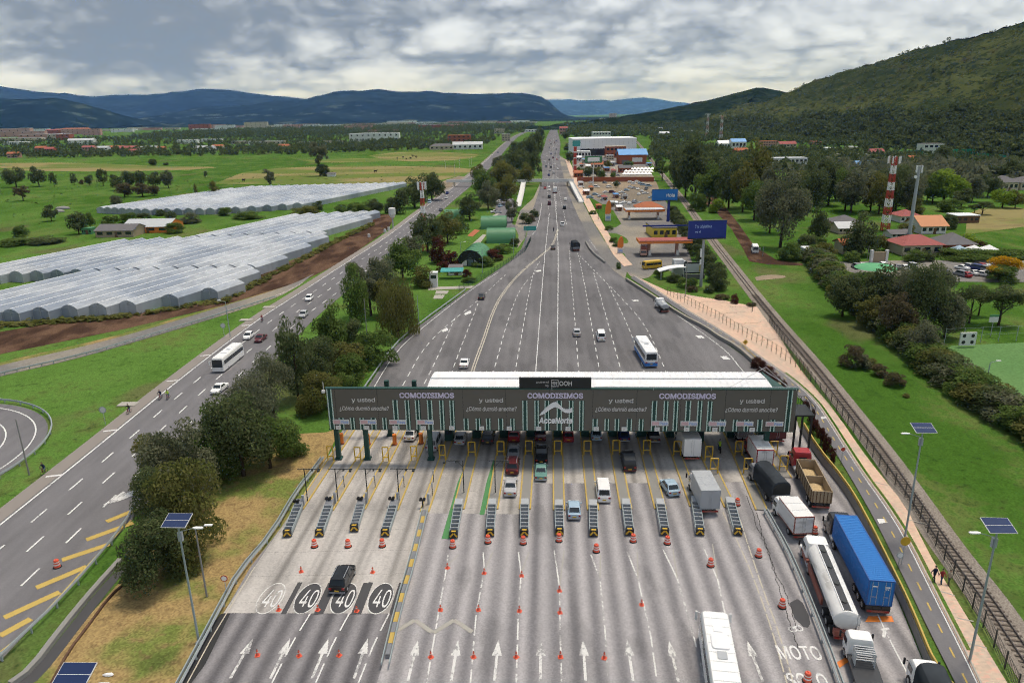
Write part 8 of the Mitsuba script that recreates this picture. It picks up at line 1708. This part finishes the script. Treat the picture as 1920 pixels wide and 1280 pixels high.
for (x, y), w in zip([(-23.65,73.01),(-19.67,72.89),(-15.66,72.87),(-7.35,72.39),(-3.26,73.25),(0.89,72.9),(5.12,73.31),(9.25,71.02),(13.81,72.93),(17.7,72.37),(21.54,67.9),(27.41,69.53),(28.39,80.62),(26.87,60.81),(25.46,50.89),(35.53,73.91),(-52.03,69.9),(39.88,93.45)], where):
    place(drum, 'traffic_drum', 'orange and white traffic drum ' + w, 'traffic drum', x, y, random.uniform(0, 90), s=.98)
cone = proto([('body', MB().rings([[(r * math.cos(t), r * math.sin(t), z) for t in np.linspace(0, 6.2832, 13)[:-1]] for r, z in ((.19, .05), (.15, .25), (.08, .68), (.05, .78))]).mesh(), 'orange_red', 40), ('base', MB().rings([rr_ring(.27, -.27, .27, z, .08) for z in (0, .06)]).mesh(), 'orange_red', False), ('white_band', MB().tube((0, 0, .36), (0, 0, .52), .130, .108, 12, False).mesh(), 'white', 40), ('tip', MB().tube((0, 0, .78), (0, 0, .82), .05, .04, 10).mesh(), 'maroon', 40)])
for (x, y), w in zip([(-23.89,68.17),(-15.88,67.84),(-24.41,61.72),(-20.38,61.61),(-16.34,61.34),(-24.44,55.27),(-20.48,55.1),(-16.72,55.07),(-7.65,68.38),(-7.78,61.27),(-8.08,54.65),(-3.51,67.28),(-3.91,61.16),(-4.1,54.55),(0.59,66.69),(0.26,60.88),(-0.13,54.45),(4.54,64.0),(4.35,60.53),(3.97,54.35),(12.78,61.53),(8.0,54.12)],
    ('on the concrete left of the black car', 'on the concrete right of the black car', 'at the slab edge, first from the west', 'at the slab edge, second from the west', 'at the slab edge, third from the west', 'between the two westernmost arrows', 'between the second and third arrows', 'between the third and fourth arrows', 'below the sixth lane drum', 'halfway down the line below the sixth lane drum', 'right of the fifth arrow', 'below the seventh lane drum', 'halfway down the line below the seventh lane drum', 'right of the sixth arrow', 'below the eighth lane drum', 'halfway down the line below the eighth lane drum', 'right of the seventh arrow', 'on the line below the ninth lane drum, upper of two', 'on the line below the ninth lane drum, lower of two', 'right of the eighth arrow', 'on the line below the eleventh lane drum', 'right of the ninth arrow')):
    place(cone, 'traffic_cone', 'small orange traffic cone ' + w, 'traffic cone', x, y, random.uniform(0, 90), s=.88)


# signs
def round_sign(x, y, h, label, face='white', rim='tower_red', shape='round', r=.38, post='steel'):
    k = thing('road_sign', label, 'road sign'); tw = at(x, y, 0)
    part(k, 'post', MB().tube((0, 0, 0), (0, 0, h), .045, n=6).mesh(), post, tw=tw)
    if shape == 'round':
        part(k, 'rim', MB().tube((0, -.03, h), (0, -.06, h), r, n=20).mesh(), rim, tw=tw); part(k, 'face', MB().tube((0, -.06, h), (0, -.068, h), r * .74, n=20).mesh(), face, tw=tw)
    else:
        part(k, 'face', MB().rings([[(r * a, y_, h + r * b) for a, b in ((0, -1), (1, 0), (0, 1), (-1, 0))] for y_ in (-.03, -.06)]).mesh(), face, tw=tw)
        part(k, 'symbol', box(-r * .25, r * .25, -.07, -.06, h - r * .15, h + r * .2), 'panel_black', tw=tw)


round_sign(*(-30.61,64.11), 2.3, 'round red-rimmed sign leaning by the guardrail on the dry bank')
round_sign(*(-26.07,147.5), 2.6, 'yellow diamond sign at the guardrail beside the shrubs', 'yellow_paint', shape='d', r=.62)
round_sign(*(48.53,141.41), 2.2, 'yellow diamond sign on the planter wall by the paved triangle', 'yellow_paint', shape='d', r=.6)
round_sign(*(42.53,67.56), 3.0, 'yellow round sign board above a white one on the cycle path', 'yellow_paint', 'yellow_paint', r=.55)
round_sign(*(41.98,67.19), 1.5, 'small white sign under the yellow round board on the cycle path', 'white', 'steel', r=.4)
round_sign(*(46.53,91.53), 2.2, 'red and white sign pair at the cycle path near the red cab', 'tower_red', 'white', r=.42)
round_sign(*(-68.11,109.99), 2.6, 'white round sign on the lawn edge below the square slab', 'wall_white', 'steel', r=.6)
round_sign(*(-66.76,158.97), 2.8, 'white round sign beside the lawn lamp post', 'wall_white', 'steel', r=.6)
k = thing('road_sign_board', 'green direction sign board on the lay-by beside the motorway', 'road sign'); x, y = (8.34,297.02)
part(k, 'board', box(x - 2.6, x + 2.6, y - .1, y, 2.2, 4.0), 'panel_teal')
for s in (-1, 1): part(k, 'post', box(x + s * 2 - .08, x + s * 2 + .08, y, y + .15, 0, 4), 'steel')
for i, (x, y) in enumerate([(-68.71,118.57),(-64.94,185.94),(-66.74,173.48)]):
    struct('concrete_cover', box(x - 1.6, x + 1.6, y - .9, y + .9, 0, .15), 'kerb')
k = thing('white_board', 'white sign board on posts beside the western carriageway trees', 'sign'); x, y = (-52.32,404.0)
part(k, 'board', box(x - 2.4, x + 2.4, y - .1, y + .1, 3.2, 6.8), 'wall_white'); part(k, 'post', box(x - .15, x + .15, y, y + .2, 0, 3.4), 'steel')
k = thing('water_tank', 'white tank on a slim tower above the ploughed strip', 'tank'); x, y = (-53.04,324.97); h = 9.35
part(k, 'leg', MB().tube((x, y, 0), (x, y, h - 4.5), .3, n=8).mesh(), 'steel'); part(k, 'tank', MB().tube((x, y, h - 4.5), (x, y, h - 3), .9, 1.6, 14).tube((x, y, h - 3), (x, y, h - .4), 1.6, 1.6, 14).tube((x, y, h - .4), (x, y, h), 1.6, .6, 14).mesh(), 'wall_white', smooth=40)
k = thing('score_panel', 'grey panel box with four dark discs at the sports field fence', 'panel'); x, y = (95.32,142.3)
part(k, 'panel', box(x - 1.7, x + 1.7, y - .3, y, .4, 3.2), 'wall_white')
for a in (-.9, .9):
    for z in (1.1, 2.5): part(k, 'disc', MB().tube((x + a, y - .3, z), (x + a, y - .33, z), .38, n=14).mesh(), 'panel_black')
k = thing('basketball_hoop', 'green and white hoop board on a pole at the sports field edge', 'hoop'); x, y = (104.99,149.31)
part(k, 'pole', MB().tube((x, y, 0), (x, y, 4), .09, n=6).mesh(), 'steel'); part(k, 'board', box(x - 1, x + 1, y - .1, y, 3.2, 4.4), 'wall_white'); part(k, 'top_band', box(x - 1.02, x + 1.02, y - .11, y + .01, 4.4, 4.9), 'green_metal')
k = thing('green_canopy', 'pale green round shade roof in the car park behind the hedge', 'shade roof'); x, y = (109.27,209.98)
part(k, 'roof', MB().tube((x, y, 2.6), (x, y, 3.2), 6.0, 4.8, 18).mesh(), 'court_green', smooth=30); part(k, 'post', MB().tube((x, y, 0), (x, y, 2.6), .2, n=8).mesh(), 'steel')
mq = thing('marquee', 'white and blue market awnings behind the eastern hedge', 'awning'); x, y = (155.74,237.94)
for i in range(3): part(mq, 'awning', (np.array([(x - 7 + i * 5, y - 2, 2.4), (x - 2.4 + i * 5, y - 2, 2.4), (x - 2.4 + i * 5, y + 2, 2.4), (x - 7 + i * 5, y + 2, 2.4), (x - 4.7 + i * 5, y, 3.8)]), np.array([[0, 1, 4], [1, 2, 4], [2, 3, 4], [3, 0, 4]])), 'white' if i else 'sky_blue')
# football posts and gate poles in the western pasture, cattle
for i, (x, y) in enumerate([(-60.12,693.81),(-50.88,691.52),(-47.2,704.73),(-38.62,717.22),(-38.05,748.25),(-46.34,627.35)]):
    solo('pasture_pole', MB().tube((x, y, 0), (x, y, 9 if i != 5 else 6), .16, .1, 6).mesh(), 'wall_white', 'white pole in the pasture beside the carriageway, %s from the west' % nth(i), 'pole')


def cow():
    P_ = [('body', MB().rings([[(w * math.cos(t) * .5, y, z + h * math.sin(t) * .5) for t in np.linspace(0, 6.2832, 13)[:-1]] for y, w, z, h in ((-.85, .3, 1.15, .4), (-.75, .6, 1.08, .72), (-.3, .72, 1.0, .82), (.25, .66, 1.02, .80), (.65, .5, 1.12, .7), (.85, .30, 1.28, .42), (1.1, .24, 1.38, .34), (1.3, .26, 1.38, .3), (1.55, .17, 1.22, .2))]).mesh(), 'cow_black', 50)]
    for i, (x, y) in enumerate(((-.2, -.6), (.2, -.6), (-.2, .55), (.2, .55))): P_.append(('leg#%d' % i, MB().tube((x, y, .8), (x, y - .04, .4), .10, .055, 8).tube((x, y - .04, .4), (x, y, 0), .055, .05, 8).mesh(), 'cow_black', 40))
    for s in (-1, 1): P_.append(('ear#%d' % s, MB().tube((s * .12, 1.22, 1.48), (s * .3, 1.2, 1.46), .05, .03, 6).mesh(), 'cow_black', 40))
    P_.append(('tail', MB().tube((0, -.86, 1.2), (0, -1.0, .5), .03, .03, 6).mesh(), 'cow_black', 40))
    return proto(P_)


CW = cow()
for i, (x, y) in enumerate([(-121.81,668.85),(-215.95,594.84),(-128.68,899.21),(-120.0,863.91),(-121.13,931.96),(-113.9,905.97),(-116.22,873.36),(-132.77,878.41)]):
    place(CW, 'cow', 'dark cow grazing in the western pasture, %s from the greenhouses' % nth(i) if i < 2 else 'dark cow in the far herd in the pasture, %s from the west' % nth(i - 2), 'cow', x, y, 70 + i * 40, z=0, s=1.6)
k = thing('field_shack', 'small pale shack beside the lone eucalyptus', 'shack'); x, y = (-153.57,634.18)
part(k, 'wall', box(x - 3.5, x + 3.5, y - 2, y + 2, 0, 2.4), 'wall_white'); part(k, 'roof', MB().hexa([(x - 4, y - 2.5, 2.3), (x + 4, y - 2.5, 2.3), (x - 4, y + 2.5, 3.2), (x + 4, y + 2.5, 3.2), (x - 4, y - 2.5, 2.45), (x + 4, y - 2.5, 2.45), (x - 4, y + 2.5, 3.35), (x + 4, y + 2.5, 3.35)]).mesh(), 'roof_grey')
for i, (x, y) in enumerate([(-262.05,424.63),(-255.29,409.18)]): solo('rock_pile', trimesh.creation.icosphere(2, 1.0).apply_scale([4.2 - i, 2.4, 1.3]).apply_translation([x, y, .4]), 'concrete_wall', 'grey heap in the western pasture, %s one' % ('larger', 'smaller')[i], 'heap', smooth=True)
for i, (x, y) in enumerate([(-59.38,300.41),(-54.67,312.78),(-53.99,318.78)]): solo('marker_post', box(x - .5, x + .5, y - .3, y + .3, 0, 1.5), 'wall_white', 'white marker block on the ploughed strip, %s from the south' % nth(i), 'marker')
k = thing('litter_bag', 'white lamp head lying over the bottom edge beside the solar panel', 'lamp head'); x, y = (-37.32,53.09)
part(k, 'shell', MB().rings([[(x + u, y + v * w, .1 + z * w * 1.5) for v, z in ((-1, 0), (1, 0), (.6, .5), (-.6, .5))] for u, w in ((-.5, .05), (-.2, .18), (.3, .2), (.5, .08))]).mesh(), 'white')

# weeds and tufts standing out of the mown grass
for nm, poly, n, leaf, h_, lb_ in (('weed_tufts', [(-496.46,716.02),(-268.42,665.39),(-143.09,776.54),(-45.78,750.33),(-94.72,552.12),(-201.6,477.55),(-229.68,401.05),(-222.15,311.27)], 420, 'mid', .6, 'rushes and rough tufts in the western pasture'),
                          ('rough_edge', [(-128.88,173.64),(-100.72,179.78),(-81.08,195.26),(-71.35,301.73),(-65.3,343.35),(-63.05,337.82),(-68.98,296.03),(-78.69,192.09),(-99.09,176.61),(-126.21,169.7)], 700, 'olive', .8, 'rough weeds between greenhouses and ploughed strip')):
    pts = scatter(poly, n, 300 + n); hs = g.uniform(.4, 1.5, n) * h_; forest(nm, pts, hs, hs * g.uniform(1.2, 2.8, n), leaf, lb_, 10, n)
for _k in list(labels):
    if _k.startswith(('weed_tufts', 'dry_tufts', 'rough_edge')): labels[_k]['category'] = 'weeds'

# ---- the air: it stands over the whole plain and the ranges ----
scene['haze_air'] = {'type': 'homogeneous', 'albedo': {'type': 'rgb', 'value': [.90, .95, .97]}, 'sigma_t': {'type': 'rgb', 'value': [0.60e-5, 1.22e-5, 3.0e-5]}}
scene['mat_haze'] = {'type': 'null'}
scene['haze'] = {'type': 'cube', 'to_world': T().translate([0, 19800, 640]).scale([31000, 20400, 643]), 'bsdf': {'type': 'ref', 'id': 'mat_haze'}, 'interior': {'type': 'ref', 'id': 'haze_air'}}
labels['haze'] = {'kind': 'stuff', 'label': 'thin bluish haze over the plain and the far ranges'}
